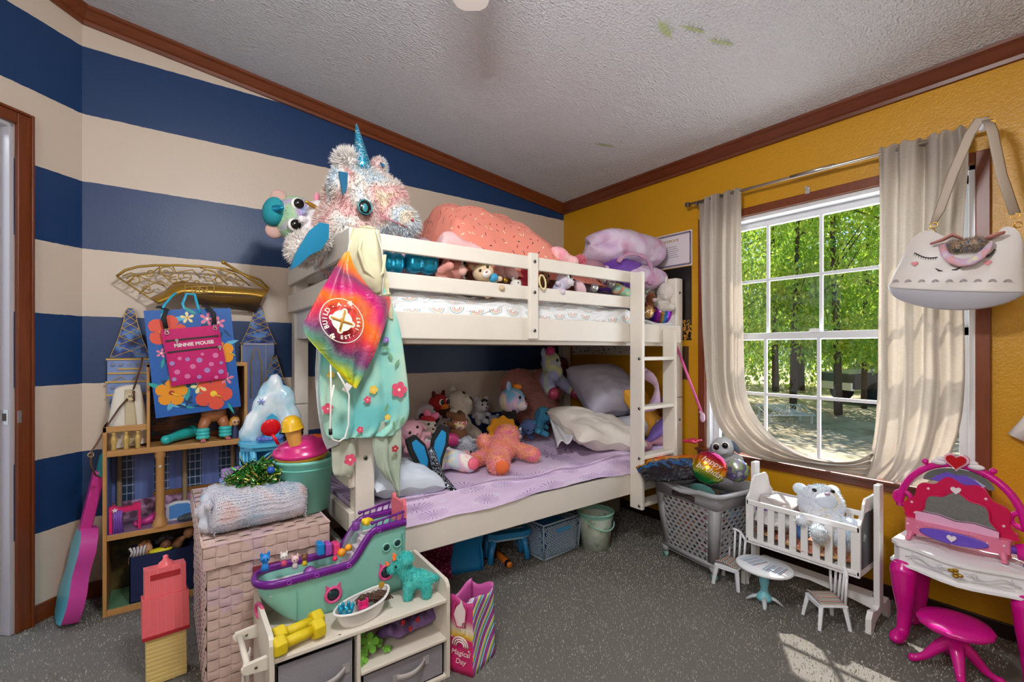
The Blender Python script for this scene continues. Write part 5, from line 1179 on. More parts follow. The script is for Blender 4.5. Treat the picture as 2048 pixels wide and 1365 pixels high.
def bagfn(off, amp):
    g = drape([(690, 505), (655, 560), (622, 620), (608, 662), (650, 715), (700, 770)], [(698, 503), (715, 545), (752, 590), (781, 602), (752, 700), (712, 778)], 1.645, 1.4, amp, seed=1)
    def fn(u, v):
        x, y, z = g(u, v); e = math.sin(PI * min(1, max(0, u))) * math.sin(PI * min(1, v * 1.02)); cr = .012 * math.sin(14 * (u - .45) + 6 * v) * e + .010 * abs(math.sin(9 * u * (1 - v) + 2)) * e
        return (x, y + off * e + (cr if off < 0 else 0), z)
    return fn
q = MB(); q.grid(bagfn(-.035, .004), 44, 54, M=DM); g_ = bagfn(.02, .002); q.grid(lambda u, v: g_(1 - u, v), 20, 30, M=DM); q.build('bag_body', m_rainbow_bag(), db_)
q = MB(); wp = lambda a, b, yy=1.60: rayp(a, b, 'y', yy) - Vector((.58, 1.64, .95))
q.tube([wp(*p) for p in ((668, 770, ), (662, 800), (660, 860), (662, 900), (676, 880), (690, 870), (697, 840), (698, 800), (690, 780), (672, 740))][:3] + [wp(661, 870), wp(665, 880), wp(678, 884), wp(690, 876), wp(697, 850), wp(698, 790), wp(690, 772), wp(675, 745)], .0028, 8)
q.tube([wp(661, 720, 1.66), wp(662, 780, 1.62), wp(661, 870)], .0028, 8); q.build('cord', mat('#e9e6e2', .8), db_)
q = MB(); q.tube([wp(661, 858), wp(661, 870)], .006, 8); q.build('cord_stop', mat('#16161a', .5), db_)
q = MB(); q.box(wp(694, 776, 1.61), (.022, .004, .028), (0, 35, 0)); q.build('white_tag', mat('#dcdad6', .6), db_)
bc = wp(684, 642, 1.588); ba = (90, 0, 0); BDG = mat('#f1e6d2', .6)
q = MB(); BMx = TR(bc, (82, -28, 0)); q.torus((0, 0, 0), .072, .0016, nu=48, nv=5, M=BMx, sx=.93, sy=1.06); q.prism([(.030 * math.cos(t * PI / 12) * 1.1, .036 * math.sin(t * PI / 12)) for t in range(24)], 0, .001, M=BMx)
for s in (-1, 1):
    q.ell((s * .024, 0.024, .001), (.009, .010, .0015), M=BMx); q.ell((s * -.022, -.026, .001), (.010, .011, .0015), M=BMx)
    for k in (-1, 0, 1): q.ell((s * .052 + .005 * k, s * .035 + .008, .0015), (.003, .004, .001), M=BMx, nu=8, nv=6)
    q.ell((s * .052, s * .035, .0015), (.006, .005, .001), M=BMx, nu=8, nv=6)
for s in (-1, 1): q.tube([(s * .022, .021, .002), (-s * .021, -.023, .002)], .004, 6, mi=1, M=BMx); q.ell((s * .024, 0.024, .0025), (.004, .005, .001), M=BMx, mi=1, nu=8, nv=6); q.ell((-s * .022, -.026, .0025), (.004, .005, .001), M=BMx, mi=1, nu=8, nv=6)
q.ell((0, 0, .003), (.008, .009, .001), mi=1, M=BMx); q.build('badge', [BDG, mat('#b8842c', .5)], db_)
def arc_text(txt, r, a0, step, size, flip=1):
    for k, ch in enumerate(txt):
        if ch == ' ': continue
        a = a0 - flip * step * k; t_ = text_mesh(ch, size, BDG, db_, (0, 0, 0), (0, 0, 0), .0006, bold=.0004); t_.matrix_basis = BMx @ TR((r * .95 * math.cos(R(a)), r * math.sin(R(a)), .0015), (0, 0, a - 90 * flip))
arc_text('BUILD', .056, 176, 15, .021); arc_text('- A -', .055, 92, 11, .018); arc_text('EST. 1997', .057, 238, 13, .017, -1)
# ------------------------------------------------------------------ soft toys
EYE = mat('#17110f', .12); EYW = mat('#ece9e4', .3)
def toy(name, label, loc, s, m, eul=(0, 0, 0), ears=('round', None), muz=None, nose='#2a1a18', fl=0, nf=0, body=True, eye=.13, extra=(), cat='soft toy', limbs=True, bodyv=(0, .35, -1.25), eyer=.38, nog=False):
    """head at the origin looking along -y, body hanging below; s = head radius in metres"""
    B = [((0, 0, 0), (1, .88, .92))]
    if muz is None or isinstance(muz, tuple): B.append(((0, -.72, -.28), (.42, .38, .32)))
    if body:
        bx_, by_, bz_ = bodyv; B += [((bx_, by_, bz_), (.78, .66, .85)), ((bx_ * .5, by_ * .5, bz_ * .5), (.5, .5, .5))]
        if limbs:
            for q_ in (-1, 1): B += [chain([(q_ * .55 + bx_, by_, bz_ + .35), (q_ * 1.15 + bx_, by_ - .35, bz_ + .05)], [.30, .27]), chain([(q_ * .4 + bx_, by_ - .1, bz_ - .6), (q_ * .75 + bx_, by_ - .85, bz_ - .75)], [.36, .33])]
    E = []; k, em = ears; em = em or m
    for q_ in (-1, 1):
        if k == 'round': E.append(('ear', em, [((q_ * .72, .05, .78), (.34, .18, .34))]))
        elif k == 'point': E.append(('ear', em, [((q_ * .62, .0, .85), (.26, .14, .42), (0, q_ * 20, 0))]))
        elif k == 'long': E.append(('ear', em, [((q_ * 1.0, 0, -.15), (.22, .3, .65), (0, q_ * -18, 0))]))
        elif k == 'up': E.append(('ear', em, [((q_ * .4, .1, 1.3), (.2, .14, .7), (0, q_ * 12, 0))]))
    er = eyer
    for q_ in (-1, 1):
        if eye > .2: E.append(('eye_white', EYW, [((q_ * er, -.72, .22), (eye * 1.35, eye * .6, eye * 1.35))]))
        E.append(('eye', EYE, [((q_ * er, -.78 if eye <= .2 else -.86, .22), (eye, eye * .55, eye))]))
    if nose: E.append(('nose', mat(nose, .4), [((0, -1.08, -.16), (.13, .09, .09))]))
    if isinstance(muz, bpy.types.Material): E.append(('muzzle', muz, [((0, -.70, -.28), (.46, .42, .36))]))
    return creature(name, label, cat, loc, eul, s, m, B, tuple(E) + tuple(extra), fl, nf, voxel=max(.004, s * .085))
PASTEL = ['#f3c9d6', '#f6e6c4', '#c4e6ea', '#cdbfe8', '#f3c9d6', '#f5efe6']
T_UNI = tiedye('unicorn_plush', ['#dccad4', '#e6dac6', '#c4d2dc', '#e2dad2', '#dfb0b0', '#e6d6bc', '#cfc2d2'], 4.5)
TEALS = NB('teal_satin'); TEALS = TEALS.fin('#1690b4', .22, .55)
# --- big unicorn lying over the left end of the upper bunk
ul = Vector(rayp(722, 405, 'y', 2.06))
un = thing('unicorn_plush', 'huge fluffy pastel unicorn with blue glitter horn on the upper bunk', 'soft toy', ul)
S_ = 1.0
B = [((0, 0, 0), (.155, .15, .15)), ((.13, -.07, -.075), (.115, .10, .075), (0, 22, 0)), ((.06, .02, -.05), (.165, .15, .125)), ((.075, -.04, .02), (.115, .10, .10)), ((-.06, .02, -.12), (.13, .14, .13)), ((.03, .14, -.16), (.22, .22, .20)), ((-.10, -.09, .03), (.06, .05, .07), (0, -25, 0)), ((.075, .0, .14), (.04, .035, .055)), ((-.02, .02, .13), (.07, .05, .04)), ((-.075, -.06, -.14), (.07, .06, .08))]
bb, V_, N_ = baked(blobs(B), .011); fur(bb, V_, N_, 26000, .022, .0022, .25); bb.build('body', T_UNI, un)
q = MB(); pts = [(-.01 - .03 * t, -.06, .11 + .20 * t) for t in (0, .2, .4, .6, .8, 1)]; q.tube(pts, [.038, .034, .027, .02, .012, .004], 18)
q.build('horn', glitter('#1b9cc4', '#d8f2f6', 330), un, label='blue glitter horn')
bb, V_, N_ = baked(blobs([((-.065, -.03, .15), (.05, .05, .045))]), .01); fur(bb, V_, N_, 2600, .035, .0026, -.3); bb.build('forelock', mat('#e6e0dc', .9), un)
bb, V_, N_ = baked(blobs([((.072, -.02, .16), (.036, .03, .05), (0, 15, 0))]), .008); fur(bb, V_, N_, 1500, .016, .002, 0); bb.build('ear', T_UNI, un)
q = MB(); q.prism([(-.018, .03), (.02, .035), (.016, -.03), (.0, -.06), (-.008, -.02)], 0, .006, M=TR((-.122, -.140, .03), (90, 0, 8))); q.build('ear_lining', mat('#0f5f86', .5, .2), un); q = MB(); q.prism([(-.01, .01), (.012, 0), (0, -.015)], 0, .006, M=TR((.075, -.055, .165), (90, 0, 0))); q.build('ear_lining', mat('#0f5f86', .5, .2), un)
q = MB(); q.ell((-.035, -.148, -.065), (.030, .012, .034)); q.build('eye', mat('#14100e', .1), un)
q = MB(); q.torus((-.035, -.152, -.065), .028, .0035, (90, 0, 0), nu=20, nv=6); q.ell((-.038, -.161, -.07), (.012, .004, .018)); q.build('iris', mat('#2f7f88', .3), un)
q = MB(); q.ell((.17, -.158, -.085), (.010, .006, .007)); q.build('nostril', mat('#b02a4a', .5), un)
q = MB(); q.tube([(.03, -.150, -.085), (.08, -.162, -.105), (.15, -.155, -.12)], .003, 6); q.build('mouth_seam', mat('#c9788a', .7), un)
# hoof with satin sole sticking out at the left end, and two satin feet between the rails
def satin(name, label, c, r, eul, extra=None):
    t = thing(name, label, 'soft toy', c, eul); bb, V_, N_ = baked(blobs([((s_ * r[0] * .42, 0, t_ * r[2] * .22), (r[0] * .6, r[1], r[2] * .82)) for s_ in (-1, 1) for t_ in (-1, 1)]), .008); bb.build('satin_foot', TEALS, t)
    return t
ft = thing('unicorn_foot_plush', 'white fluffy plush foot with a blue satin sole hanging off the bed end', 'soft toy', tuple(rayp(622, 492, 'y', 1.93)))
bb, V_, N_ = baked(blobs([((-.02, .03, -.01), (.065, .06, .07), (0, 35, 0)), ((.04, .09, .04), (.06, .09, .05))]), .008); fur(bb, V_, N_, 4500, .018, .002, .1); bb.build('foot', mat('#ddd6d0', .9), ft)
q = MB(); fp = [rayp(a, b, 'y', 1.88) - ft.location for a, b in ((580, 540), (590, 508), (618, 462), (638, 446), (657, 450), (656, 478), (642, 500), (618, 512), (596, 532))]; q.prism([(p.x, p.z) for p in fp], .035, .060, M=TR((0, 0, 0), (90, 0, 0))); q.build('sole', mat('#1a7fa8', .25, .45), ft, bevel=.010)
for (px, py, w, h, lab) in ((783, 526, .05, .045, 'left of the two big teal satin plush feet between the guard rails'), (842, 527, .078, .047, 'right, larger teal satin plush foot between the guard rails')):
    p = rayp(px, py, 'y', 1.83); satin('satin_plush', lab, tuple(p), (w, .05, h), (0, 0, 0))
# --- pile on the upper bunk: (name,label,px,py,y,s,mat,eul,kwargs)
TEALPU = tiedye('teal_purple', ['#6fb8c4', '#a7c79a', '#b79acb', '#88b4cc'], 7)
t = toy('alicorn_plush', 'teal and lilac tie-dye plush lying sideways over the bed end', rayp(592, 440, 'y', 2.30), .105, TEALPU, (0, -82, 6), ('round', mat('#caa49a', .9)), None, None, .010, 2600, True, .21, extra=(('tuft', mat('#1f8f9c', .9), [((0, -.15, .95), (.62, .55, .42))]), ('horn', TEALS, [((0, -.6, 1.0), (.16, .5, .16), (20, 0, 0))])), eyer=.45)
toy('white_unicorn_plush', 'small white unicorn with gold horn wedged beside the huge unicorn', rayp(642, 428, 'y', 2.16), .062, mat('#e4e0e2', .9), (0, 20, 20), ('point', mat('#d78a9c', .8)), None, '#d06a84', .006, 1200, True, .12, extra=(('horn', mat('#b58a3a', .3, .6), [((-.9, -.5, -.1), (.75, .16, .16), (0, -4, 0))]),))
PC = mat('#c9877c', .9, 0, (120, .6), .2)
toy('pink_cat_plush', 'dusty pink sequined plush cat with one big dark eye between the guard rails', rayp(908, 541, 'y', 1.845), .058, PC, (0, 70, 40), ('point', None), mat('#dfb0a6', .8), '#d79a9a', 0, 0, True, .3, bodyv=(.1, .4, -1.2))
q = MB(); q.grid(lambda u, v: (.05 * u, .03 * math.sin(3 * u), .075 * v), 8, 8); o = q.build('sequin_wing', glitter('#5a1030', '#f08ab0', 300), solid=.004); o.location = rayp(878, 548, 'y', 1.83); tag(o, 'dark wine red sequin cloth next to the teal satin foot', 'cloth')
toy('puppy_plush', 'beige and white plush puppy leaning out over the middle guard rail', rayp(966, 545, 'y', 1.79), .050, mat('#cfb795', .9, 0, (200, .5), .1), (0, -28, -20), ('point', mat('#c9b08e', .9)), mat('#e8e2da', .9), '#c06a6a', 0, 0, True, .14, extra=(('collar', mat('#2f8fb8', .6), [((.55, -.2, -.85), (.5, .45, .4))]),))
for k, (px, py, e) in enumerate(((1000, 540, 30), (1022, 546, 20))):
    q = MB(); q.ell((0, 0, 0), (.055, .03, .028), (0, e, 20)); o = q.build('plush_slipper', mat('#d3a8a6', .9, 0, (200, .5), .08)); o.location = rayp(px, py, 'y', 1.84 + .02 * (1 - k)); tag(o, ['pink plush limb behind the beige puppy', 'pink plush paw with a small tag right of the beige puppy'][k], 'soft toy')
q = MB(); q.ell((0, 0, 0), .013); q.torus((0, 0, .014), .004, .001, (90, 0, 0), nu=10, nv=5); o = q.build('jingle_bell', metal('#c9a43a', .2)); o.location = rayp(1010, 561, 'y', 1.79); tag(o, 'small gold jingle bell on the middle guard rail', 'bell')
toy('white_mouse_plush', 'tiny white plush with grey patch beside the gold bell', rayp(1032, 571, 'y', 1.82), .032, mat('#dcdad2', .9, 0, None, .1), (0, 10, 10), ('round', None), None, '#5a5f66')
toy('red_plush', 'red plush toy pressed against the centre batten', rayp(1050, 549, 'y', 1.87), .052, mat('#b8304a', .9, 0, (200, .5), .1), (0, 0, 30), ('round', None), None, '#7a1f30')
toy('brown_monkey_plush', 'brown plush right of the centre batten behind a cream ring', rayp(1083, 556, 'y', 1.86), .048, mat('#8a6544', .9, 0, (200, .5), .1), (0, 15, -10), ('round', None), None)
q = MB(); q.torus((0, 0, 0), .026, .0045, (82, 0, 15), nu=26, nv=8, sy=1.35); o = q.build('teething_ring', mat('#e0cf9a', .4)); o.location = rayp(1085, 565, 'y', 1.73); tag(o, 'cream plastic ring hanging over the middle guard rail', 'ring')
toy('leopard_plush', 'lavender plush with bulging white eyes on the middle guard rail', rayp(1128, 562, 'y', 1.80), .050, tiedye('lav_plush', ['#c3b4cf', '#d8cbd8', '#a9b0cc'], 12), (0, 30, 25), ('round', None), mat('#d9d4da', .9), '#b08aa0', 0, 0, True, .32, eyer=.55)
q = MB(); q.ell((0, 0, 0), (.032, .026, .05), (0, -40, 0)); o = q.build('pale_paw', mat('#dcb8c0', .9)); o.location = rayp(1160, 577, 'y', 1.80); tag(o, 'pale pink plush paw beside the bulging-eyed lavender toy', 'soft toy')
SG = glitter('#b9bcc0', '#ffffff', 240, .2)
for k, (px, py, r) in enumerate(((1188, 576, .026), (1205, 560, .024), (1222, 567, .029))):
    q = MB(); q.ell((0, 0, 0), r); o = q.build('glitter_ball', SG); o.location = rayp(px, py, 'y', 1.81 + .02 * (k == 1)); tag(o, ['silver glitter ball at the left of the three in the upper rail gap', 'silver glitter ball partly hidden between two others in the rail gap', 'largest silver glitter ball, at the head of the rainbow caterpillar'][k], 'ball')
q = MB(); RB_ = tiedye('neon_plush', ['#d87aa8', '#e6d24a', '#7fc8b8', '#ea8a4a', '#a98ad0'], 16)
for k in range(5): q.ell((.026 * k, 0, -.006 * k), (.024, .034, .036))
bb, V_, N_ = baked(q, .006); o = bb.build('caterpillar_plush', RB_); o.location = rayp(1233, 578, 'y', 1.81); tag(o, 'rainbow plush caterpillar lying behind the guard rail near the ladder', 'soft toy')
toy('grey_plush', 'dull mauve plush behind the silver glitter balls', rayp(1178, 558, 'y', 1.90), .042, mat('#8f7f88', .9, 0, None, .1), (0, 0, 0), ('round', None), None)
# right of the ladder stile
toy('pastel_lamb_plush', 'pastel pink and green plush behind the ladder top', rayp(1306, 562, 'y', 1.94), .085, tiedye('pastel_lamb', ['#c8b2c8', '#bcd2c4', '#d9c3b8', '#a8c4c4'], 9), (0, 15, 20), ('round', None), None, None, .006, 1600)
toy('white_bear_plush', 'round white plush with tiny closed eye at the head of the upper bunk', rayp(1334, 584, 'y', 1.84), .072, mat('#dcd4cc', .95), (0, 25, 30), ('round', None), None, '#7a1a2a', .008, 2400, eye=.07)
toy('brown_horse_plush', 'small brown plush with pale face between ladder and white plush', rayp(1302, 598, 'y', 1.84), .035, mat('#7a4526', .9), (0, 10, 0), ('point', None), mat('#d8c4c8', .8), None)
IR = NB('iridescent_foil'); _t = IR.ramp(IR.math('FRACT', IR.math('MULTIPLY', IR.sep(IR.co(rot=(0, 0, .6)))[0], 12)), [(0, '#1a9ad0'), (.3, '#7a2ad0'), (.5, '#c83ad8'), (.7, '#6a4a3a'), (.85, '#d8a03a'), (1, '#1a9ad0')]); IR = IR.fin(_t, .15, .7)
q = MB(); q.ell((0, 0, 0), .080); o = q.build('iridescent_ball', IR); o.location = rayp(1322, 626, 'y', 1.87) ; tag(o, 'shiny purple and blue iridescent ball behind the ladder top', 'ball')
q = MB(); q.ell((0, 0, 0), (.036, .03, .04)); o = q.build('sequin_ornament', glitter('#c8965a', '#fff0d8', 120, .3)); o.location = rayp(1297, 624, 'y', 1.78); tag(o, 'gold and white mosaic ornament beside the iridescent ball', 'ornament')
# fillers behind the rails so the heap reads as one continuous pile
for k, (px, py, y, r, c, lab) in enumerate(((800, 505, 2.05, .10, '#c9a9b4', 'dusty pink blanket lump under the huge unicorn'), (940, 505, 2.0, .085, '#b98a80', 'rose fleece lump behind the pink cat'), (1062, 540, 1.98, .075, '#9a3a44', 'dark red fleece lump behind the centre batten'), (1180, 545, 1.99, .08, '#a87a88', 'mauve fleece lump behind the glitter balls'))):
    bb, V_, N_ = baked(blobs([((0, 0, 0), (r * 1.7, r, r)), ((r, .02, r * .2), (r, r * .8, r * .7)), ((-r, .03, -r * .1), (r, r * .8, r * .8))]), .012); o = bb.build('fleece_bundle', mat(c, .95, 0, (60, .6), .12)); o.location = rayp(px, py, 'y', y); tag(o, lab, 'fleece')

# --- lower bunk
OR = tiedye('orange_bear_fur', ['#ee8a52', '#f4a478', '#f29aa6', '#f6b288', '#ee8aa4', '#f0965e'], 5.5)
ob = thing('orange_bear_plush', 'fluffy orange and pink bear face down on the lilac bed cover', 'soft toy', (1.47, 2.06, .545))
B = [((.04, .07, .062), (.085, .085, .058)), ((-.05, -.03, .06), (.075, .075, .055)), ((.14, .17, .085), (.075, .07, .07)), ((-.09, .05, .10), (.042, .036, .042)), chain([(-.10, -.08, .055), (-.19, -.225, .05)], [.046, .05]), chain([(.07, .05, .06), (.105, -.12, .038)], [.038, .035]), chain([(-.08, -.01, .05), (-.29, -.07, .032)], [.036, .030])]
bb, V_, N_ = baked(blobs(B), .008); fur(bb, V_, N_, 22000, .016, .0016, .1); bb.build('body', OR, ob)
q = MB(); q.prism([((.115 + .010 * math.cos(9 * a)) * math.cos(a), (.085 + .008 * math.cos(9 * a)) * math.sin(a)) for a in [2 * PI * k / 72 for k in range(72)]], -.014, .014); bb, V_, N_ = baked(q, .006); bb.build('hat_brim', mat('#e09a1a', .85, 0, (200, .4), .06), ob, loc=(.165, .24, .11), rot=(72, 0, 8), label='golden scalloped hat brim')
q = MB(); q.ell((-.205, -.272, .048), (.032, .010, .032), (0, 0, -25)); q.build('foot_pad', mat('#e06a3a', .9), ob)
TT = tiedye('turtle_plush', ['#f0a0a8', '#f6e0b0', '#bcd8e4', '#e8b8d0', '#f4efe0', '#f08a9a'], 11, False)
tt = thing('turtle_plush', 'shiny pastel rainbow plush turtle lying on the lower bunk', 'soft toy', (1.13, 2.05, .545), (0, 0, 10))
bb, V_, N_ = baked(blobs([((0, .06, .05), (.10, .10, .055)), chain([(.02, -.02, .055), (.045, -.10, .04)], [.05, .042]), chain([(.09, .05, .04), (.17, .07, .035)], [.035, .03]), chain([(.06, .14, .05), (.11, .20, .05)], [.04, .035]), chain([(-.08, .0, .04), (-.15, -.05, .03)], [.04, .03])]), .008); bb.build('body', TT, tt)
q = MB(); q.ell((.05, -.125, .045), (.036, .022, .032)); q.build('nose_patch', mat('#ef6f86', .5), tt, label='pink plush nose')
q = MB()
for k in range(26): rr = random.Random(k); a, b = rr.uniform(0, 6.28), rr.uniform(.2, 1.2); q.ell((.10 * math.cos(a) * math.cos(b), .06 + .10 * math.sin(a) * math.cos(b), .052 + .055 * math.sin(b)), .0022, nu=6, nv=4)
q.build('sparkles', mat('#f8f2ea', .3), tt)
bf = thing('butterfly_plush', 'blue and black butterfly plush with glittery body beside the towel', 'soft toy', (.955, 1.93, .545), (18, 0, 8))
q = MB()
for s, sc_ in ((-1, .8), (1, 1)):
    q.prism([(0, .0), (s * .02, .09 * sc_), (s * .07, .15 * sc_), (s * .115, .13 * sc_), (s * .105, .06), (s * .07, -.01), (s * .06, -.06), (s * .03, -.08), (0, -.04)], -.008, .008, mi=1); q.prism([(s * .012, .0), (s * .03, .08 * sc_), (s * .07, .125 * sc_), (s * .092, .11 * sc_), (s * .085, .06), (s * .055, .0), (s * .045, -.05), (s * .025, -.06)], -.011, .011, mi=0)
q.build('wings', [mat('#1a8ec8', .8, 0, (40, .5)), mat('#141416', .8)], bf, loc=(0, .02, .10), rot=(68, 0, 0), bevel=.003)
q = MB(); q.tube([(-.02, 0, .17), (.0, -.02, .11), (.02, -.05, .05), (.04, -.10, .02), (.045, -.13, .018)], [.014, .018, .022, .022, .014], 12); q.ell((.045, -.135, .018), .016); q.build('glitter_body', glitter('#101014', '#c8d0e0', 420, .4), bf)
def wallpt(px, py, y): return tuple(rayp(px, py, 'y', y))
IV = mat('#cdc3b4', .95, 0, (180, .7), .06)
toy('white_dog_plush', 'large ivory plush animal lying on its back against the striped wall', wallpt(918, 808, 2.58), .092, IV, (-40, 40, 0), ('round', None), None, '#3a3432', .006, 2400, bodyv=(.55, .1, -1.5))
q = MB(); 
toy('red_bird_plush', 'red plush bird with orange beak at the left of the heap', wallpt(877, 808, 2.60), .066, mat('#a81c1c', .9, 0, None, .1), (0, 0, 20), ('point', mat('#5a1510', .9)), mat('#d8741a', .8), None, 0, 0, True, .22)
toy('grey_dog_plush', 'pale grey plush dog just left of the red bird', wallpt(853, 826, 2.50), .055, mat('#b5aeb0', .9, 0, None, .08), (0, -20, 25), ('long', None), None, '#6a6466')
toy('bow_plush', 'white plush in a red hat with a big pink bow', wallpt(853, 853, 2.36), .058, mat('#ddd6cc', .9, 0, None, .05), (0, 15, 10), ('round', BLK), mat('#e6d8c4', .8), '#14100e', extra=(('hat', mat('#b81f2a', .8), [((-.1, 0, .65), (.85, .75, .45))]), ('bow', mat('#e87aa4', .6), [((-.45, -.3, 1.15), (.5, .18, .34), (0, 25, 0)), ((.55, -.3, 1.1), (.5, .18, .34), (0, -25, 0)), ((.05, -.4, 1.05), (.14, .14, .14))])))
toy('tiger_plush', 'white plush tiger face peeking behind the ivory plush', wallpt(963, 812, 2.68), .055, mat('#cfd0d6', .9), (0, 0, 0), ('round', None), None, '#2a2a30', extra=(('stripes', BLK, [((-.3, -.6, .65), (.07, .3, .2)), ((0, -.55, .75), (.07, .3, .2)), ((.3, -.6, .65), (.07, .3, .2))]),))
toy('spotted_cat_plush', 'grey leopard-spotted plush below the pale grey dog', wallpt(888, 850, 2.42), .042, mat('#a89f9c', .9, 0, (60, .3), .35), (0, 10, 0), ('point', None), mat('#d8c8c4', .9), '#d08a8a')
toy('printed_shirt_plush', 'brown plush wearing a shirt printed with colourful dots', wallpt(915, 868, 2.32), .055, mat('#7a5236', .9), (180, 0, 10), ('round', None), None, None, extra=(('shirt', tiedye('dotted_shirt', ['#1f6a5a', '#e0d24a', '#f0ede0', '#d2522a', '#2a7ab8', '#f0ede0'], 60, False), [((0, .3, -1.1), (.86, .75, .72))]),))
toy('grey_rabbit_plush', 'small grey and white plush between the ivory plush and the golden hat', wallpt(988, 842, 2.52), .040, mat('#8f90a6', .9, 0, None, .1), (0, 0, 0), ('round', None), mat('#d8cfc4', .9))
toy('husky_plush', 'fluffy grey husky plush lying next to the orange bear', (1.36, 2.28, .60), .060, mat('#b9bcc6', .95, 0, (60, .5), .25), (50, 0, -20), ('point', None), None, '#2f3038', .012, 3600)
TDU = tiedye('kitten_plush', ['#e8a0c8', '#6ab4cc', '#7ab0d8', '#d8b8d8', '#e6d8b0', '#5aa8c0'], 8, False)
toy('unicorn_kitten_plush', 'round tie-dye plush kitten with orange tuft before the fuzzy heart cushion', wallpt(1024, 802, 2.48), .098, TDU, (0, 10, 25), ('point', None), mat('#e8dfe0', .8), '#e880a0', 0, 0, False, .12, extra=(('tuft', mat('#ee8a2a', .9), [((0, -.3, .95), (.4, .3, .2))]),))
toy('black_plush', 'black plush with mustard trousers below the tie-dye kitten', wallpt(1018, 838, 2.42), .050, BLK, (0, 0, -10), ('round', None), None, None, extra=(('trousers', mat('#b9801a', .85), [((.0, .2, -1.55), (.84, .75, .6))]),))
toy('blue_dog_plush', 'dull blue plush bending forward beside the black plush', wallpt(1058, 852, 2.36), .052, mat('#5a70a4', .95, 0, None, .1), (50, 0, -20), ('long', None), None)
toy('teal_alien_plush', 'teal blue plush animal with large black eyes beside the white cloth', wallpt(1086, 830, 2.34), .058, mat('#3f8cae', .95, 0, None, .1), (0, 20, 10), ('long', mat('#35698f', .9)), None, '#1c3350', eye=.2)
toy('pink_rabbit_plush', 'pale pink plush slumped beside the mint towel', wallpt(822, 862, 2.20), .060, mat('#cf9aa4', .95, 0, (150, .6), .08), (0, -30, 0), ('long', None), None, '#b06a78')
toy('white_shorts_plush', 'white plush in printed shorts below the pink bow plush', wallpt(862, 893, 2.20), .038, mat('#c9c6cc', .9, 0, (70, .4), .2), (0, 0, 15), ('round', None), None, None)
q = MB(); q.ell((0, 0, 0), (.045, .03, .035), (0, 30, 0)); o = q.build('magenta_pouch', mat('#c03a7a', .4)); o.location = wallpt(905, 880, 2.27); tag(o, 'shiny magenta pouch at the centre of the lower toy heap', 'pouch')
toy('puppy_small_plush', 'little grey and white plush with an open mouth right of the golden hat', wallpt(1035, 870, 2.28), .034, mat('#6f7488', .9), (0, 0, 0), ('point', mat('#cfd0d4', .9)), mat('#d8d4d0', .9), '#a02a2a')
toy('dark_brown_plush', 'dark brown plush squeezed under the red bird', wallpt(890, 828, 2.56), .05, mat('#4a2a1a', .95, 0, None, .15), (0, 0, 0), ('round', None), None)
q = MB(); q.torus((0, 0, .004), .055, .004, nu=30, nv=6, sx=1.5); o = q.build('plastic_hoop', mat('#a9c4a4', .3)); o.location = (1.63, 2.10, .545); tag(o, 'thin pale green hoop lying right of the orange bear', 'hoop')
hc = thing('heart_cushion', 'dusty pink shaggy heart-shaped cushion against the wall on the lower bunk', 'cushion', (2.17, 2.64, .545), (-8, 0, -8), sc=1.12)
bb, V_, N_ = baked(blobs([((-.10, 0, .29), (.13, .06, .12)), ((.10, 0, .29), (.13, .06, .12)), ((0, 0, .20), (.19, .07, .15)), ((0, 0, .09), (.11, .06, .09))]), .012); fur(bb, V_, N_, 26000, .020, .0016, .5); bb.build('cushion', mat('#cf948a', .95, 0, None, .12), hc)
HR = tiedye('horse_plush', ['#8fd0cc', '#d8dca0', '#a8b8e0', '#c9a8d8', '#7fc0c8'], 8)
hp = thing('pony_plush', 'tie-dye plush pony with pink mane perched on the shaggy heart cushion', 'soft toy', (2.19, 2.50, .93), (0, 0, 12), sc=1.2)
bb, V_, N_ = baked(blobs([((0, 0, .10), (.055, .06, .065)), ((0, -.03, .04), (.042, .045, .055), (20, 0, 0)), ((.06, .04, .02), (.07, .06, .07)), chain([(-.05, 0, -.0), (-.085, -.06, -.05)], [.036, .034]), chain([(.08, 0, .0), (.13, -.05, -.06)], [.036, .034]), ((-.045, .02, .155), (.02, .014, .035)), ((.045, .02, .15), (.02, .014, .03))]), .007); fur(bb, V_, N_, 4000, .008, .0014); bb.build('body', HR, hp)
for c in ((-.088, -.085, -.07), (.14, -.08, -.08)): q = MB(); q.ell(c, (.036, .028, .036)); q.build('hoof', mat('#b84a68', .3, .2), hp, label='shiny pink hoof')
q = MB()
for k in range(6): q.ell((-.03 + .01 * k, -.02 + .012 * k, .17 - .006 * k), (.022, .02, .024))
bb, V_, N_ = baked(q, .007); fur(bb, V_, N_, 1200, .014, .0014); bb.build('mane', mat('#e0559a', .9), hp)
q = MB(); q.ell((.02, -.058, .115), (.008, .005, .010)); q.ell((-.02, -.062, .115), (.008, .005, .010)); q.build('eyes', EYE, hp)
q = MB(); q.ell((0, 0, 0), (.07, .05, .10), (0, 30, 0)); bb, V_, N_ = baked(q, .01); fur(bb, V_, N_, 2500, .03, .0018); o = bb.build('maroon_fur_toy', mat('#7a2a3a', .95)); o.location = (2.37, 2.62, .99); tag(o, 'dark maroon furry toy behind the tie-dye pony', 'soft toy')
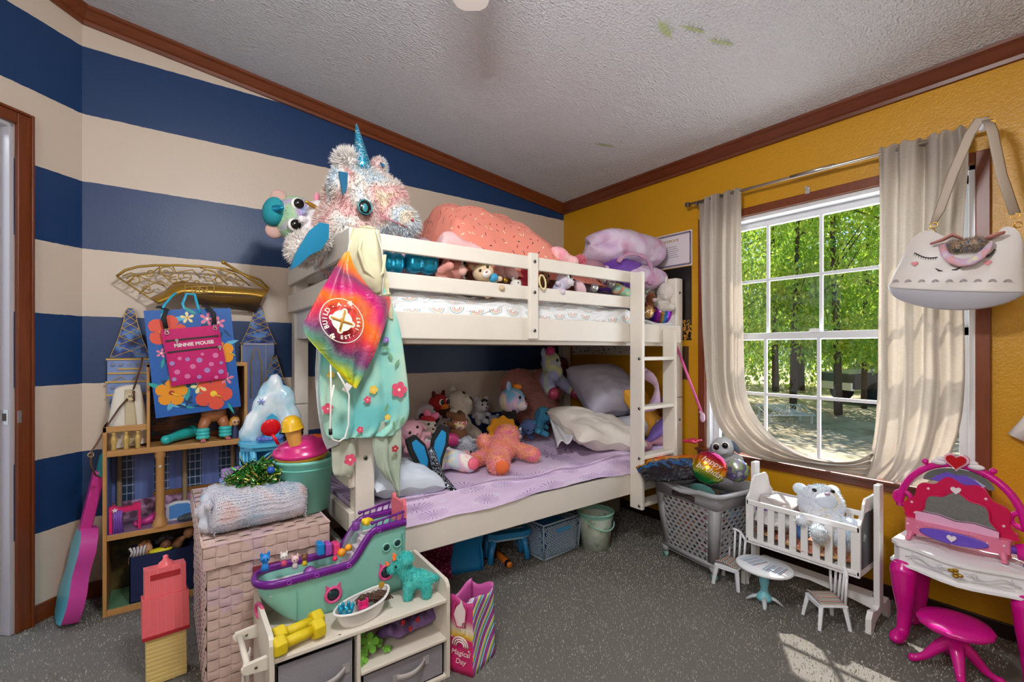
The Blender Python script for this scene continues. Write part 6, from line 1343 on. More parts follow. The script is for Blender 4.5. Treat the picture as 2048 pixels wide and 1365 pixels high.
# ------------------------------------------------------------------ white toy organizer in front of the bed
OW = mat('#ded6c8', .4, 0, None, .03, name='organizer_white'); GF = mat('#8d8a92', .9, 0, (260, .5), .08); EDG = mat('#c9b79a', .6)
og = thing('toy_organizer', 'low white toy organizer with grey fabric bins in front of the bunk bed', 'organizer', (.52, 1.58, 0)); OM = TR((-.52, -1.58, 0))
def op(name, *bs, m=OW, bevel=.003, label=None):
    q = MB()
    for b in bs: q.bx(*b, M=OM)
    return q.build(name, m, og, bevel=bevel, label=label)
ox0, ox1, oy0, oy1 = .235, .80, 1.443, 1.725
for x in (ox0, ox1 - .013):
    q = MB(); q.prism([(oy0, 0), (oy0, .315), (oy0 + .008, .33), (oy0 + .02, .337), (oy1, .35), (oy1, 0)], x, x + .013, M=OM @ Matrix(((0, 0, 1, 0), (1, 0, 0, 0), (0, 1, 0, 0), (0, 0, 0, 1)))); q.build('side_panel', OW, og, bevel=.003)
op('top_shelf', (ox0 + .013, ox1 - .013, oy0, oy1, .262, .276)); op('divider', (.478, .490, oy0 + .002, oy1, .014, .262)); op('middle_shelf', (.49, ox1 - .013, oy0, oy1, .130, .142))
op('bottom_shelf', (ox0 + .013, ox1 - .013, oy0, oy1, .0, .014)); op('back_panel', (ox0 + .013, ox1 - .013, oy1 - .006, oy1, .014, .35))
op('shelf_mark', (.425, .432, 1.452, 1.456, .2758, .2765), m=mat('#3a3430', .6), bevel=0)
for nm, x0, x1, z1 in (('storage_bin', .255, .470, .245), ('storage_bin', .497, .78, .118)):
    big = z1 > .2; t = thing('storage_bin', 'tall grey fabric bin in the left half of the white organizer' if big else 'low grey fabric bin under the middle shelf of the white organizer', 'storage bin', ((x0 + x1) / 2, 1.58, .014), (0, 0, 0), 'grey fabric bins in the white organizer'); w = (x1 - x0) / 2; d = .125
    q = MB(); h = z1 - .014
    for a in ((-w, w, -d, -d + .004), (-w, w, d - .004, d), (-w, -w + .004, -d, d), (w - .004, w, -d, d)): q.bx(*a, 0, h)
    q.bx(-w, w, -d, d, 0, .004); q.build('bin_body', GF, t)
    q = MB(); zc = h * .62; c_ = w * .15 if not big else w * .3
    q.grid(lambda u, v: (c_ - .05 + .10 * u, -d - .002 - .022 * math.sin(PI * u), zc + (v - .5) * .02 + .018 * (u - .5)), 14, 2); q.build('handle', mat('#b5b0ae', .9), t, solid=.002)
    q = MB()
    for s in (-1, 1): q.box((c_ + s * .053, -d - .002, zc + s * .010), (.022, .002, .028))
    q.build('handle_patch', mat('#a39e9e', .9), t)
# towel bar on the left side
for y in (1.47, 1.655): q = MB(); q.prism([(.0, -.018), (.058, -.012), (.066, 0), (.058, .012), (0, .018)], -.007, .007, M=OM @ TR((ox0, y, .262), (90, 0, 180))); q.build('rod_bracket', OW, og, bevel=.002)
q = MB(); q.cyl((.187, 1.47, .262), (.187, 1.655, .262), .008, M=OM); q.build('towel_rod', OW, og)
for y in (1.47, 1.655): q = MB(); q.tube([(.205, y - .0075, .262), (.205, y - .009, .262)], .004, 8, M=OM); q.build('screw', metal('#8f7f70'), og)
q = MB(); q.grid(lambda u, v: (.172 + .03 * u + .006 * math.sin(9 * u + 5 * v), 1.475 + .10 * u, .262 - .16 * v - .02 * u * v), 12, 14); tag(center(q.build('thin_cloth', mat('#d9d3cc', .85), solid=.002)), 'thin white cloth hanging from the rod at the left of the organizer', 'cloth')
# things on the middle shelf
PUR = NB('purple_satin'); PUR = PUR.fin(PUR.ramp(PUR.noise(PUR.co(), 20, 2), [(.4, '#4a3560'), (.6, '#7a5c94')]), .4)
q = MB()
for k in range(9): rr = random.Random(k); a = rr.uniform(0, 6.28); q.tube([(-.09 + .022 * k, .03 * math.cos(a), .02), (-.07 + .02 * k, -.02 + .02 * math.sin(a), .055 + .01 * math.sin(k)), (-.045 + .02 * k, -.04, .03), (-.02 + .018 * k, -.01, .016)], [.015, .02, .017, .012], 8)
bb, V_, N_ = baked(q, .005, 3); pc = thing('purple_costume', 'crumpled purple satin cloth with red gems on the organizer middle shelf', 'cloth', (.68, 1.56, .1425), (0, 0, 8)); bb.build('satin', PUR, pc)
q = MB()
for c in ((-.03, -.045, .065), (.025, -.05, .055), (.045, -.045, .085), (-.005, -.05, .035)): q.ell(c, (.008, .004, .010))
q.build('gem', mat('#c01822', .15), pc, label='shiny red gems')
GRN = mat('#6fb53a', .6, 0, None, .15)
lei = thing('flower_garland', 'bright green fabric flower garland at the left of the middle shelf', 'garland', (.535, 1.50, .1425))
for k, (x, y, z, r, ex, ez) in enumerate(((0, 0, .045, .034, 50, 0), (-.03, -.02, .02, .026, 70, 20), (.03, .02, .03, .026, 30, 40), (-.02, .05, .055, .026, 60, 10), (.055, -.01, .012, .016, 20, 0))):
    q = MB(); flower(q, 0, 0, r, 0, 1, 5, 20 * k, .002, petal=.5, wide=.42); q.build('flower', [GRN, mat('#9ad05a', .6)], lei, loc=(x, y, z), rot=(ex, 0, ez))

# ------------------------------------------------------------------ toy ship on the organizer
SHP = mat('#86c4b6', .35, name='ship_mint'); SPU = mat('#64147e', .3); SPK = mat('#d8508a', .35)
sx, sy, sz = .46, 1.645, .2765
sh = thing('toy_ship', 'mint green toy ship with purple rim and cat-ear portholes on the organizer', 'toy ship', (sx, sy, sz)); 
def deck(x):   # rim height over the shelf as a function of x
    t = min(1, max(0, (x - .03) / .095)); return .146 + .09 * (t * t * (3 - 2 * t)) + .012 * max(0, x) / .24
def hull_pt(u, v, off=0.):
    # u runs stern(front side) -> bow -> stern(back side)
    L0, L1, w = -.17, .235, .064 + off
    if u < .4: x, y = L1 + (L0 - L1) * (u / .4), -w
    elif u > .6: x, y = L0 + (L1 - L0) * ((u - .6) / .4), w
    else: a = PI / 2 + PI * (u - .4) / .2; x, y = L0 - (.062 + off) * math.sin(a - PI / 2), -w * math.sin(a)
    top = deck(x); z = top * v; bowin = max(0, -(x + .05)) / .18
    return (x + .10 * bowin * (1 - v) ** 1.8, y * (.72 + .28 * v ** .5), z)
q = MB(); q.grid(lambda u, v: hull_pt(u, v), 90, 12); bt = [hull_pt(u / 40, 0) for u in range(41)]; q.add(bt, [tuple(range(40, -1, -1))])
zs = [hull_pt(0, v / 6) for v in range(7)] + [hull_pt(1, v / 6) for v in range(6, -1, -1)]; q.add(zs, [tuple(range(14))])
q.build('hull', SHP, sh, solid=.003)
q = MB(); q.tube([hull_pt(u / 80, 1.0, .003) for u in range(81)], .009, 8, flat=1.5); q.build('rim', SPU, sh)
q = MB()
for k in range(40):
    u = .03 + .36 * k / 40; p = hull_pt(u, 1, .009); q.ell((p[0], p[1], p[2] - .004 - .006 * abs(math.sin(k * .8))), .0022, nu=6, nv=4)
for u in (.1, .2, .3, .38): p = hull_pt(u, 1, .012); q.torus(p, .006, .0018, (90, 0, 0), nu=12, nv=5)
q.build('rim_scrolls', mat('#9a3fb4', .3), sh)
q = MB(); q.bx(-.20, .05, -.055, .055, .108, .112); q.bx(.10, .232, -.056, .056, .20, .205); q.build('deck', mat('#d6cfd4', .4), sh)
q = MB()
for k in range(4): q.bx(.035 + .018 * k, .105, -.02, .02, .112 + .022 * k, .134 + .022 * k)
q.build('stairs', mat('#cbbfc6', .4), sh)
q = MB(); q.prism([(.03, .12), (.03, .16), (.06, .22), (.10, .25), (.11, .25), (.11, .12)], .021, .023, M=TR((0, 0, 0), (90, 0, 0)) @ TR((0, 0, -.044))); q.build('clear_panel', mat('#b9c4c8', .1, 0, None, 0, None, Alpha=.3), sh)
def port(x, z, r, cat, nm='porthole'):
    q = MB(); w = -.0655 + .004 * (1 - z / .2); q.torus((x, w, z), r, r * .22, (90, 0, 0), nu=28, nv=8)
    if cat:
        for s in (-1, 1): q.prism([(s * r * .35, r * .95), (s * r * 1.0, r * .55), (s * r * .98, r * 1.55)], -.003, .003, M=TR((x, w, z), (90, 0, 0)))
    o = q.build(nm, SPK if cat else SHP, sh); g = MB(); g.tube([(x, w + .001, z), (x, w - .001, z)], r, 24); g.build('window', mat('#16343a', .15), o)
port(.165, .172, .0135, False); port(.205, .178, .0135, False); port(-.015, .062, .0235, True); port(.165, .085, .0235, True)
q = MB(); q.torus((-.222, -.012, .055), .022, .005, (90, 0, -70), nu=24, nv=7); q.build('bow_ring', SPK, sh)
q = MB(); q.tube([(-.125, -.066, .012), (-.125, -.0665, .12)], .0012, 5)
for k in range(9): q.box((.222, -.0665, .03 + .022 * k), (.006, .004, .012))
q.tube([(.218, -.066, .01), (.218, -.0665, .225)], .0012, 5); q.build('hinge', mat('#5fa396', .35), sh)
q = MB()
for y in (-.064, .064):
    q.tube([(.115, y, .268), (.23, y, .285)], .0045, 8); q.ell((.115, y, .268), .007)
    for k in range(5): q.tube([(.122 + .024 * k, y, .238 + .001 * k), (.132 + .024 * k, y, .270 + .003 * k)], .0032, 6)
q.build('railing', SPU, sh)
q = MB(); q.prism([(-.055, .0), (-.055, .075), (-.045, .10), (-.04, .085), (.04, .085), (.045, .10), (.055, .075), (.055, 0)], -.006, .006, M=TR((.238, 0, .225), (90, 0, 90))); q.build('stern_board', mat('#e0707e', .5, 0, (90, .6)), sh)
def fig(name, label, px, py, y, h, cbody, chead, ears=None, z=None):
    p = rayp(px, py, 'y', y); t = thing(name, label, 'toy figure', (p.x, p.y, p.z - h * .5), (0, 0, 0))
    q = MB(); q.lathe([(0, 0), (h * .24, 0), (h * .2, h * .25), (h * .1, h * .5)], 14); q.build('body', mat(cbody, .4), t)
    q = MB(); q.ell((0, 0, h * .68), (h * .28, h * .24, h * .28))
    if ears:
        for s in (-1, 1): q.ell((s * h * .2, 0, h * .95), (h * .08, h * .05, h * .14), nu=8, nv=6)
    q.build('head', mat(chead, .4), t)
    q = MB()
    for s in (-1, 1): q.ell((s * h * .1, -h * .22, h * .7), h * .04, nu=8, nv=6)
    q.build('eyes', EYE, t)
fig('toy_cat', 'bright blue toy cat at the bow of the toy ship', 530, 1124, 1.64, .052, '#1f7fd0', '#1f7fd0', 1)
fig('toy_kitten', 'white toy figure with yellow ear sitting in the ship behind the blue cat', 568, 1118, 1.65, .042, '#d8507a', '#e6e2dc', 1)
fig('toy_puppy', 'pink, white and black toy figure in the middle of the ship deck', 590, 1124, 1.64, .042, '#c9c0c4', '#e8c4c4', 1)
fig('toy_monkey', 'brown toy figure in yellow beside the purple wheel on the ship', 609, 1120, 1.64, .036, '#d8c01a', '#7a4a2a', 1)
q = MB(); q.tube([(0, -.012, 0), (0, .012, 0)], .019, 20); o = q.build('toy_wheel', mat('#8a4a9c', .35)); o.location = (-.075 + sx, 1.63, sz + .132); tag(o, 'round purple toy wheel lying on the ship deck', 'toy wheel')  # purple toy wheel among the deck toys, a plain short cylinder
for k, (c, px) in enumerate((('#1a86cc', 640), ('#a04fb0', 655), ('#e0407e', 671))):
    t = thing('cat_cup', ['blue', 'purple', 'pink'][k] + ' shiny cat-eared toy cup in the row lying on the ship', 'toy cup', rayp(px, 1096, 'y', 1.65) - Vector((0, 0, .02)), (0, 0, 0), 'cat-eared cups on the ship')
    q = MB(); q.bx(-.0105, .0105, -.02, .02, 0, .038); q.build('cup', mat(c, .15), t, bevel=.004); q = MB(); q.prism([(-.009, .038), (-.002, .038), (-.006, .048)], -.003, .003, M=TR((0, 0, 0), (90, 0, 0))); q.build('ear', mat(c, .15), t)
for k, (px, py, r, c, l) in enumerate(((683, 1106, .014, '#ee9a1a', 'orange toy ball at the foot of the ship stairs'), (697, 1096, .012, '#f0a21e', 'smaller orange toy ball higher on the ship stairs'), (670, 1118, .009, '#e0305a', 'pink toy ball under the cat-eared cups'))):
    q = MB(); q.ell((0, 0, 0), r); o = q.build('toy_ball', mat(c, .4)); o.location = rayp(px, py, 'y', 1.625); tag(o, l, 'toy ball')
q = MB(); q.lathe([(.012, 0), (.014, .008), (.012, .016), (.013, .028), (0, .028)], 16); o = q.build('toy_barrel', [mat('#7a3a94', .4)]); o.location = rayp(712, 1052, 'y', 1.65) - Vector((0, 0, .014)); tag(o, 'purple and orange toy barrel on the upper deck of the ship', 'toy barrel')
q = MB()
for k in range(12): rr = random.Random(k); q.ell((rr.uniform(-.018, .018), rr.uniform(-.01, .01), rr.uniform(-.006, .01)), .009, nu=8, nv=6)
bb, V_, N_ = baked(q, .003, 2); o = bb.build('doll_hair_piece', mat('#e6c416', .5)); o.location = rayp(736, 1045, 'y', 1.64); tag(o, 'bright yellow curly toy hair on the upper deck of the ship', 'toy hair')

# ------------------------------------------------------------------ dumbbells, doll bath, dinosaur
DBM = mat('#d9bf12', .55, 0, (120, .25), .03)
def dumbbell(loc, rz, label):
    t = thing('dumbbell', label, 'dumbbell', loc, (0, 0, rz), 'yellow dumbbells on the organizer')
    q = MB(); q.cyl((-.045, 0, .027), (.045, 0, .027), .0155, n=18); q.build('handle', DBM, t)
    for s in (-1, 1):
        q = MB(); q.tube([(s * .038, 0, .027), (s * .043, 0, .027), (s * .068, 0, .027), (s * .074, 0, .027)], [.024, .030, .030, .025], 6, smooth=False); q.build('weight', DBM, t, bevel=.003)
dumbbell((.315, 1.468, .2765), 12, 'yellow hexagon dumbbell nearest the front edge of the organizer'); dumbbell((.325, 1.520, .2765), 12, 'yellow dumbbell lying behind the front one, against the ship')
bt_ = thing('doll_bath', 'white plastic doll bathtub with toys in front of the toy ship', 'doll bath', (.515, 1.505, .2765), (0, 0, 16)); WPL = mat('#e2dfdc', .22)
def tub(off, z0, h):
    def fn(u, v):
        a = 2 * PI * u; c, s = math.cos(a), math.sin(a); k = .74 + .26 * v ** .7; lift = .014 * max(0, c) ** 2 * v
        return ((.094 + off) * k * math.copysign(abs(c) ** .8, c), (.043 + off) * k * s * (1 - .12 * math.cos(2 * a + .3)), z0 + h * v + lift)
    return fn
q = MB(); q.grid(tub(0, 0, .05), 40, 8, cu=True); q.grid(lambda u, v: tub(-.006, .004, .046)(1 - u, v), 40, 8, cu=True); f1, f0 = tub(.003, 0, .05), tub(-.006, .004, .046)
for z_, f_ in ((0, tub(0, 0, .05)), (.004, tub(-.006, .004, .046))): P_ = [f_(k / 24, 0) for k in range(24)]; q.add(P_, [tuple(range(23, -1, -1)) if z_ == 0 else tuple(range(24))])
q.tube([f1(k / 40, 1) for k in range(40)], .0045, 8, True); q.build('tub', WPL, bt_)
q = MB(); q.box((.083, .012, .068), (.016, .012, .018), (0, 10, 0)); q.build('tap', mat('#b58a24', .4), bt_, bevel=.003, label='gold tap')
q = MB(); rr = random.Random(6)
for k in range(80): x, y = rr.uniform(-.015, .05), rr.uniform(-.015, .02); q.tube([(x - .02, y, .045), (x, y - .004, .06 + rr.uniform(-.004, .004)), (x + .025, y - .008, .052), (x + .035, y - .012, .04)], .0018, 4)
o = q.build('doll_wig', mat('#4a2c18', .5)); o.location = (.53, 1.512, .2765); tag(o, 'long brown doll hair lying in the white doll bath', 'doll hair')
q = MB(); q.lathe([(.018, 0), (.022, .012)], 20)
for k in range(7): a = 2 * PI * k / 7; q.ell((.02 * math.cos(a), .02 * math.sin(a), .018), (.005, .005, .009), nu=8, nv=6)
o = q.build('doll_tiara', mat('#1f9fc0', .15, .3), solid=.002); o.location = (.458, 1.488, .317); tag(o, 'glittery turquoise toy crown at the left end of the doll bath', 'toy crown')
q = MB(); q.bx(-.013, .013, -.002, .002, 0, .026); q.bx(-.013, .013, -.014, 0, .006, .010)
for s in (-1, 1): q.bx(s * .013 - .002, s * .013 + .002, -.014, .002, 0, .034)
o = q.build('toy_chair', mat('#d8307a', .3), bevel=.001); o.location = (.508, 1.485, .314); tag(o, 'hot pink toy chair in the middle of the doll bath', 'toy seat')
DN = tiedye('dino_plush', ['#2fb0ae', '#5fd0c8', '#3fbdb8', '#79d8d0'], 12)
dn = thing('dinosaur_plush', 'teal fluffy dinosaur plush with orange spikes standing on the organizer', 'soft toy', (.70, 1.525, .2765), (0, 0, -25))
bb, V_, N_ = baked(blobs([((.015, 0, .062), (.044, .030, .032)), ((-.045, 0, .115), (.030, .026, .024)), ((-.068, 0, .103), (.022, .02, .017)), chain([(-.015, 0, .08), (-.035, 0, .105)], [.028, .024]), ((-.025, .0, .135), (.026, .036, .022)), chain([(-.015, -.018, .05), (-.018, -.02, .012)], [.018, .015]), chain([(-.012, .018, .05), (-.012, .02, .012)], [.018, .015]), chain([(.042, -.018, .05), (.046, -.02, .012)], [.018, .015]), chain([(.042, .018, .05), (.046, .02, .012)], [.018, .015]), chain([(.05, 0, .06), (.078, 0, .058)], [.02, .011])]), .005); fur(bb, V_, N_, 9000, .008, .0011, .1); bb.build('body', DN, dn)
q = MB()
for c in ((-.062, -.012, .14), (-.062, .012, .14), (-.085, 0, .118)): q.lathe([(.007, 0), (.004, .012), (0, .017)], 10, M=TR(c, (0, -30, 0)))
q.build('horn', mat('#e8722a', .7), dn, label='orange felt horns')
q = MB(); q.ell((-.058, -.024, .120), .004); q.ell((-.058, .024, .12), .004); q.build('eyes', EYE, dn)

# ------------------------------------------------------------------ unicorn gift bag on the carpet
def m_diag():
    b = NB('diagonal_rainbow'); x, y, z = b.sep(b.co()); t = b.math('FRACT', b.math('MULTIPLY', b.math('SUBTRACT', z, b.math('MULTIPLY', x, 1.25)), 13)); 
    c = b.ramp(t, [(0, '#e6ded0'), (.12, '#2f9fd0'), (.3, '#e8d21a'), (.46, '#e6ded0'), (.58, '#8a4aa8'), (.74, '#c43a8a'), (.9, '#2f6fa8')], True); return b.fin(c, .25)
ug = thing('rainbow_gift_bag', 'pink unicorn gift bag with diagonal rainbow stripes on the carpet', 'gift bag', (.90, 1.455, 0), (0, 0, 0))
C0, CR_, CL = Vector((.862, 1.392, 0)) - ug.location, Vector((.995, 1.451, 0)) - ug.location, Vector((.815, 1.478, 0)) - ug.location; CB_ = CR_ + CL - C0; hb_ = .262
def side(a, b, m, nm, lab=None, ext=0):
    q = MB(); tp = .93
    def fn(u, v):
        p = a.lerp(b, u); t = 1 - (1 - tp) * v; fold_ = .010 * math.sin(PI * u) * math.sin(PI * v * 1.2) * (1 if nm == 'striped_side' else .3); n_ = (b - a).cross(Vector((0, 0, 1))).normalized(); return (p.x * t - n_.x * fold_, p.y * t - n_.y * fold_, hb_ * v * (1 + .04 * math.sin(5 * u + 1)))
    q.grid(fn, 12, 12); q.build(nm, m, ug, solid=.001, label=lab)
PKB = NB('gift_pink'); _z = PKB.sep(PKB.co())[2]; PKB = PKB.fin(PKB.ramp(PKB.math('DIVIDE', _z, .262), [(0, '#c92a6a'), (.45, '#cf2f74'), (.5, '#e0c02a'), (.6, '#e8dccc'), (.72, '#c4407a'), (1, '#b83a80')]), .3)
side(C0, CR_, m_diag(), 'striped_side'); side(CL, C0, PKB, 'front_side'); side(CR_, CB_, mat('#c45aa0', .3), 'back_side'); side(CB_, CL, mat('#c45aa0', .3), 'back_side')
fx_ = (C0 - CL).normalized(); fn_ = Vector((0, 0, 1)).cross(fx_) * -1
fn_ = fn_ if fn_.dot(Vector((-1, -1, 0))) > 0 else -fn_
FMx = Matrix(((fx_.x, 0, fn_.x, 0), (fx_.y, 0, fn_.y, 0), (0, 1, 0, 0), (0, 0, 0, 1)))
mid = (C0 + CL) / 2
for txt, z, s_ in (('Magical', .075, .026), ('Day', .045, .026)):
    t_ = text_mesh(txt, s_, mat('#f0e4e0', .5), ug, (0, 0, 0), (0, 0, 0), .0004, shear=.25); t_.matrix_basis = Matrix.Translation(mid * 1.0 + fn_ * .0035 + Vector((0, 0, z))) @ FMx
q = MB(); 
for r in (.032, .024, .016): q.tube([(r * math.cos(R(a)), r * math.sin(R(a)), .001) for a in range(0, 181, 15)], .0028, 5)
q.prism([(-.02, .07), (-.03, .10), (-.015, .135), (0, .15), (.004, .165), (.01, .148), (.02, .13), (.024, .09), (.01, .085), (.006, .07)], 0, .0015)
for x, y in ((.03, .05), (-.035, .03), (.035, -.01)): q.prism([(x + .005 * math.cos(R(90 + 36 * k)) * (1 if k % 2 == 0 else .45), y + .005 * math.sin(R(90 + 36 * k)) * (1 if k % 2 == 0 else .45)) for k in range(10)], 0, .0012)
q.build('printed_unicorn', mat('#e6d6d4', .5), ug).matrix_basis = Matrix.Translation(mid + fn_ * .004 + Vector((0, 0, .10))) @ FMx
q = MB(); q.tube([mid + fn_ * .004 + fx_ * -.02 + Vector((0, 0, .25)), mid + fn_ * .012 + fx_ * -.025 + Vector((0, 0, .21)), mid + fn_ * .012 + fx_ * -.01 + Vector((0, 0, .17)), mid + fn_ * .008 + fx_ * .02 + Vector((0, 0, .17)), mid + fn_ * .004 + fx_ * .025 + Vector((0, 0, .24))], .0022, 6); q.build('cord_handle', mat('#b01a5a', .6), ug)
q = MB(); rr = random.Random(3)
for k in range(7): q.ell((rr.uniform(-.025, .03), rr.uniform(-.012, .02), hb_ * .8 + rr.uniform(-.02, .012)), (rr.uniform(.015, .022), rr.uniform(.012, .02), .025), (rr.uniform(0, 60), rr.uniform(0, 60), 0), nu=8, nv=5)
tag(center(MB().add([tuple(Vector(v) + ug.location) for v in q.v], q.f, smooth=False).build('tissue_paper', mat('#d6d0dc', .8, 0, None, .1))), 'crumpled pale tissue paper inside the rainbow gift bag', 'tissue paper')

# ------------------------------------------------------------------ under the bed
q = MB(); q.grid(lambda u, v: (1.02 + .14 * u - .02 * v, 2.16 - .1 * u + .02 * math.sin(7 * v), .26 * v), 12, 10); q.grid(lambda u, v: (1.02 + .14 * u, 2.26 - .06 * u, .24 * v), 8, 8); tag(center(q.build('magenta_bag', glitter('#8a1f52', '#e07aa8', 200, .5), solid=.002)), 'dark magenta sparkly bag under the left of the bed', 'bag')
bb_ = thing('blue_paper_bag', 'blue bag standing open under the bed behind the rainbow gift bag', 'bag', (1.24, 2.12, 0)); BB = mat('#1583c4', .55)
q = MB(); q.grid(lambda u, v: (-.12 + .21 * u, -.01 - .06 * u + .015 * math.sin(5 * v), .25 * v), 10, 10); q.build('front', BB, bb_, solid=.002)
q = MB(); q.grid(lambda u, v: (.09 - .02 * v, -.07 + .12 * u + .02 * math.sin(6 * v) * (u - .5), (.25 + .02 * u) * v), 8, 8); q.grid(lambda u, v: (-.12 + .21 * u, .08 - .03 * u, .25 * v), 8, 8); q.build('side', mat('#2a9ad8', .55), bb_, solid=.002)
kb = thing('toy_keyboard', 'light blue toy keyboard on legs under the bed', 'toy keyboard', (1.50, 2.09, 0), (0, 0, -16)); KB_ = mat('#2f8fd0', .25)
q = MB(); q.prism([(-.12, -.06), (-.08, -.085), (.08, -.085), (.13, -.06), (.13, .06), (-.12, .06)], .14, .168); q.build('case', KB_, kb, bevel=.008); q = MB(); q.prism([(-.11, -.058), (-.075, -.08), (.075, -.08), (.12, -.055), (.12, .055), (-.11, .055)], .128, .14); q.build('base_rim', mat('#9ac4dc', .3), kb, bevel=.003)
for s in (-1, 1):
    for y in (-.05, .04): q = MB(); q.tube([(s * .085, y, .13), (s * .10, y - .01, .06), (s * .105, y - .012, .012)], [.022, .014, .017], 10); q.build('leg', KB_, kb)
q = MB()
for k in range(11): q.bx(-.10 + .018 * k, -.085 + .018 * k, -.03, .04, .168, .172)
q.build('keys', mat('#8f9aa8', .4), kb); q = MB()
for k in (0, 1, 3, 4, 5, 7, 8): q.bx(-.088 + .018 * k, -.080 + .018 * k, 0, .04, .172, .176)
q.build('black_keys', mat('#1a1a1e', .3), kb)
rl = thing('foam_roller', 'orange tube with black end collar under the blue toy keyboard', 'tube', (1.47, 2.05, .018)); q = MB(); q.cyl((.02, .14, 0), (-.018, -.06, 0), .017, n=18); q.build('tube', mat('#d8731a', .6), rl); q = MB(); q.cyl((-.016, -.045, 0), (-.019, -.066, 0), .0185, n=18); q.build('collar', mat('#151515', .5), rl)
q = MB(); q.cyl((-.019, -.066, 0), (-.020, -.072, 0), .0165, n=18); q.build('end_cap', mat('#ee8a2a', .4), rl)
cr = thing('lattice_basket', 'pale blue diamond lattice plastic basket under the bed', 'basket', (1.77, 2.06, 0), (0, 0, 3)); LBL = mat('#9fb4c8', .4)
cw, cd, ch, tp = .145, .13, .195, .012
def lat_side(q, a, b):
    a, b = Vector(a), Vector(b); L = (b - a).length; n = 13
    for s in (1, -1):
        for k in range(-10, n + 10):
            x0 = k / n; pts = []
            for j in range(9):
                z = j / 8; u = x0 + s * z * (ch / L) * 1.35 * .9
                if 0 <= u <= 1: pts.append((a.lerp(b, u) * (1 - .07 * (1 - z))) + Vector((0, 0, .012 + (ch - .024) * z)))
            if len(pts) > 1: q.tube(pts, .0036, 4)
q = MB(); cs = [(-cw, -cd, 0), (cw, -cd, 0), (cw, cd, 0), (-cw, cd, 0)]
for i in range(4): lat_side(q, cs[i], cs[(i + 1) % 4])
q.build('lattice_wall', LBL, cr)
q = MB(); q.tube([(x * 1.0, y, ch) for x, y, _ in cs], .006, 6, True); q.tube([(x * .93, y * .93, .008) for x, y, _ in cs], .006, 6, True); q.bx(-cw * .93, cw * .93, -cd * .93, cd * .93, .002, .008)
for x, y, _ in cs: q.tube([(x * .93, y * .93, .008), (x, y, ch)], .006, 6)
q.build('frame', LBL, cr); q = MB(); q.bx(-.05, .06, -cd - .004, -cd + .002, .135, .158); q.build('handle', mat('#4aa8e0', .35), cr, bevel=.004)
q = MB(); q.box((-.02, 0, .09), (.22, .19, .15), (0, 0, 5)); tag(center(MB().add([tuple(Vector(v) + Vector((1.77, 2.06, 0))) for v in q.v], q.f, smooth=False).build('blue_box', mat('#2f8fd8', .5))), 'bright blue box inside the lattice basket', 'box')
q = pillow(.2, .08, .06); o = q.build('pink_book', mat('#b07a98', .6)); o.location = (1.72, 2.10, .195); tag(o, 'dusty pink pouch on top of the blue box in the lattice basket', 'pouch')
pb = thing('mint_pail', 'mint pail with printed sides and a hoop handle under the bed', 'pail', (2.01, 1.905, 0), (0, 0, 0))
def m_pail():
    b = NB('pail_print'); x, y, z = b.sep(b.co()); n = b.noise(b.co(), 16, 3); c = b.ramp(n, [(.34, '#c4dcd6'), (.5, '#e6ead8'), (.58, '#b4dccc'), (.68, '#c98a5a'), (.74, '#2a2624')]); c = b.mix(b.math('GREATER_THAN', z, .185), c, '#8fc8b8'); return b.fin(c, .35)
q = MB(); q.lathe([(0, .003), (.078, .003), (.103, .205)], 36); q.lathe([(.100, .205), (.075, .008), (0, .008)], 36); q.build('pail_body', m_pail(), pb); q = MB(); q.torus((0, 0, .208), .104, .006, nu=40, nv=8); q.build('rim', mat('#9fd8c8', .3), pb)
q = MB(); q.tube([(.106 * math.cos(R(a)), -.106 * math.sin(R(a)) * 1.0, .19 - .065 * math.sin(R(a))) for a in range(-12, 193, 12)], .004, 8); q.build('handle', mat('#9fd8c8', .3), pb)
t_ = text_mesh('Hello', .03, mat('#33403c', .5), pb, (.045, -.0905, .165), (80, 0, 30), .0004, shear=.3)
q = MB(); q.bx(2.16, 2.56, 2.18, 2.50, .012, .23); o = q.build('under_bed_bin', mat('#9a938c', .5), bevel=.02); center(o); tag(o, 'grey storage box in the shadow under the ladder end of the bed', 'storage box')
q = MB(); q.bx(2.14, 2.58, 2.16, 2.52, .232, .262); o = q.build('box_lid', mat('#55524e', .5), bevel=.01); center(o); tag(o, 'dark lid resting on the grey box under the bed', 'lid')
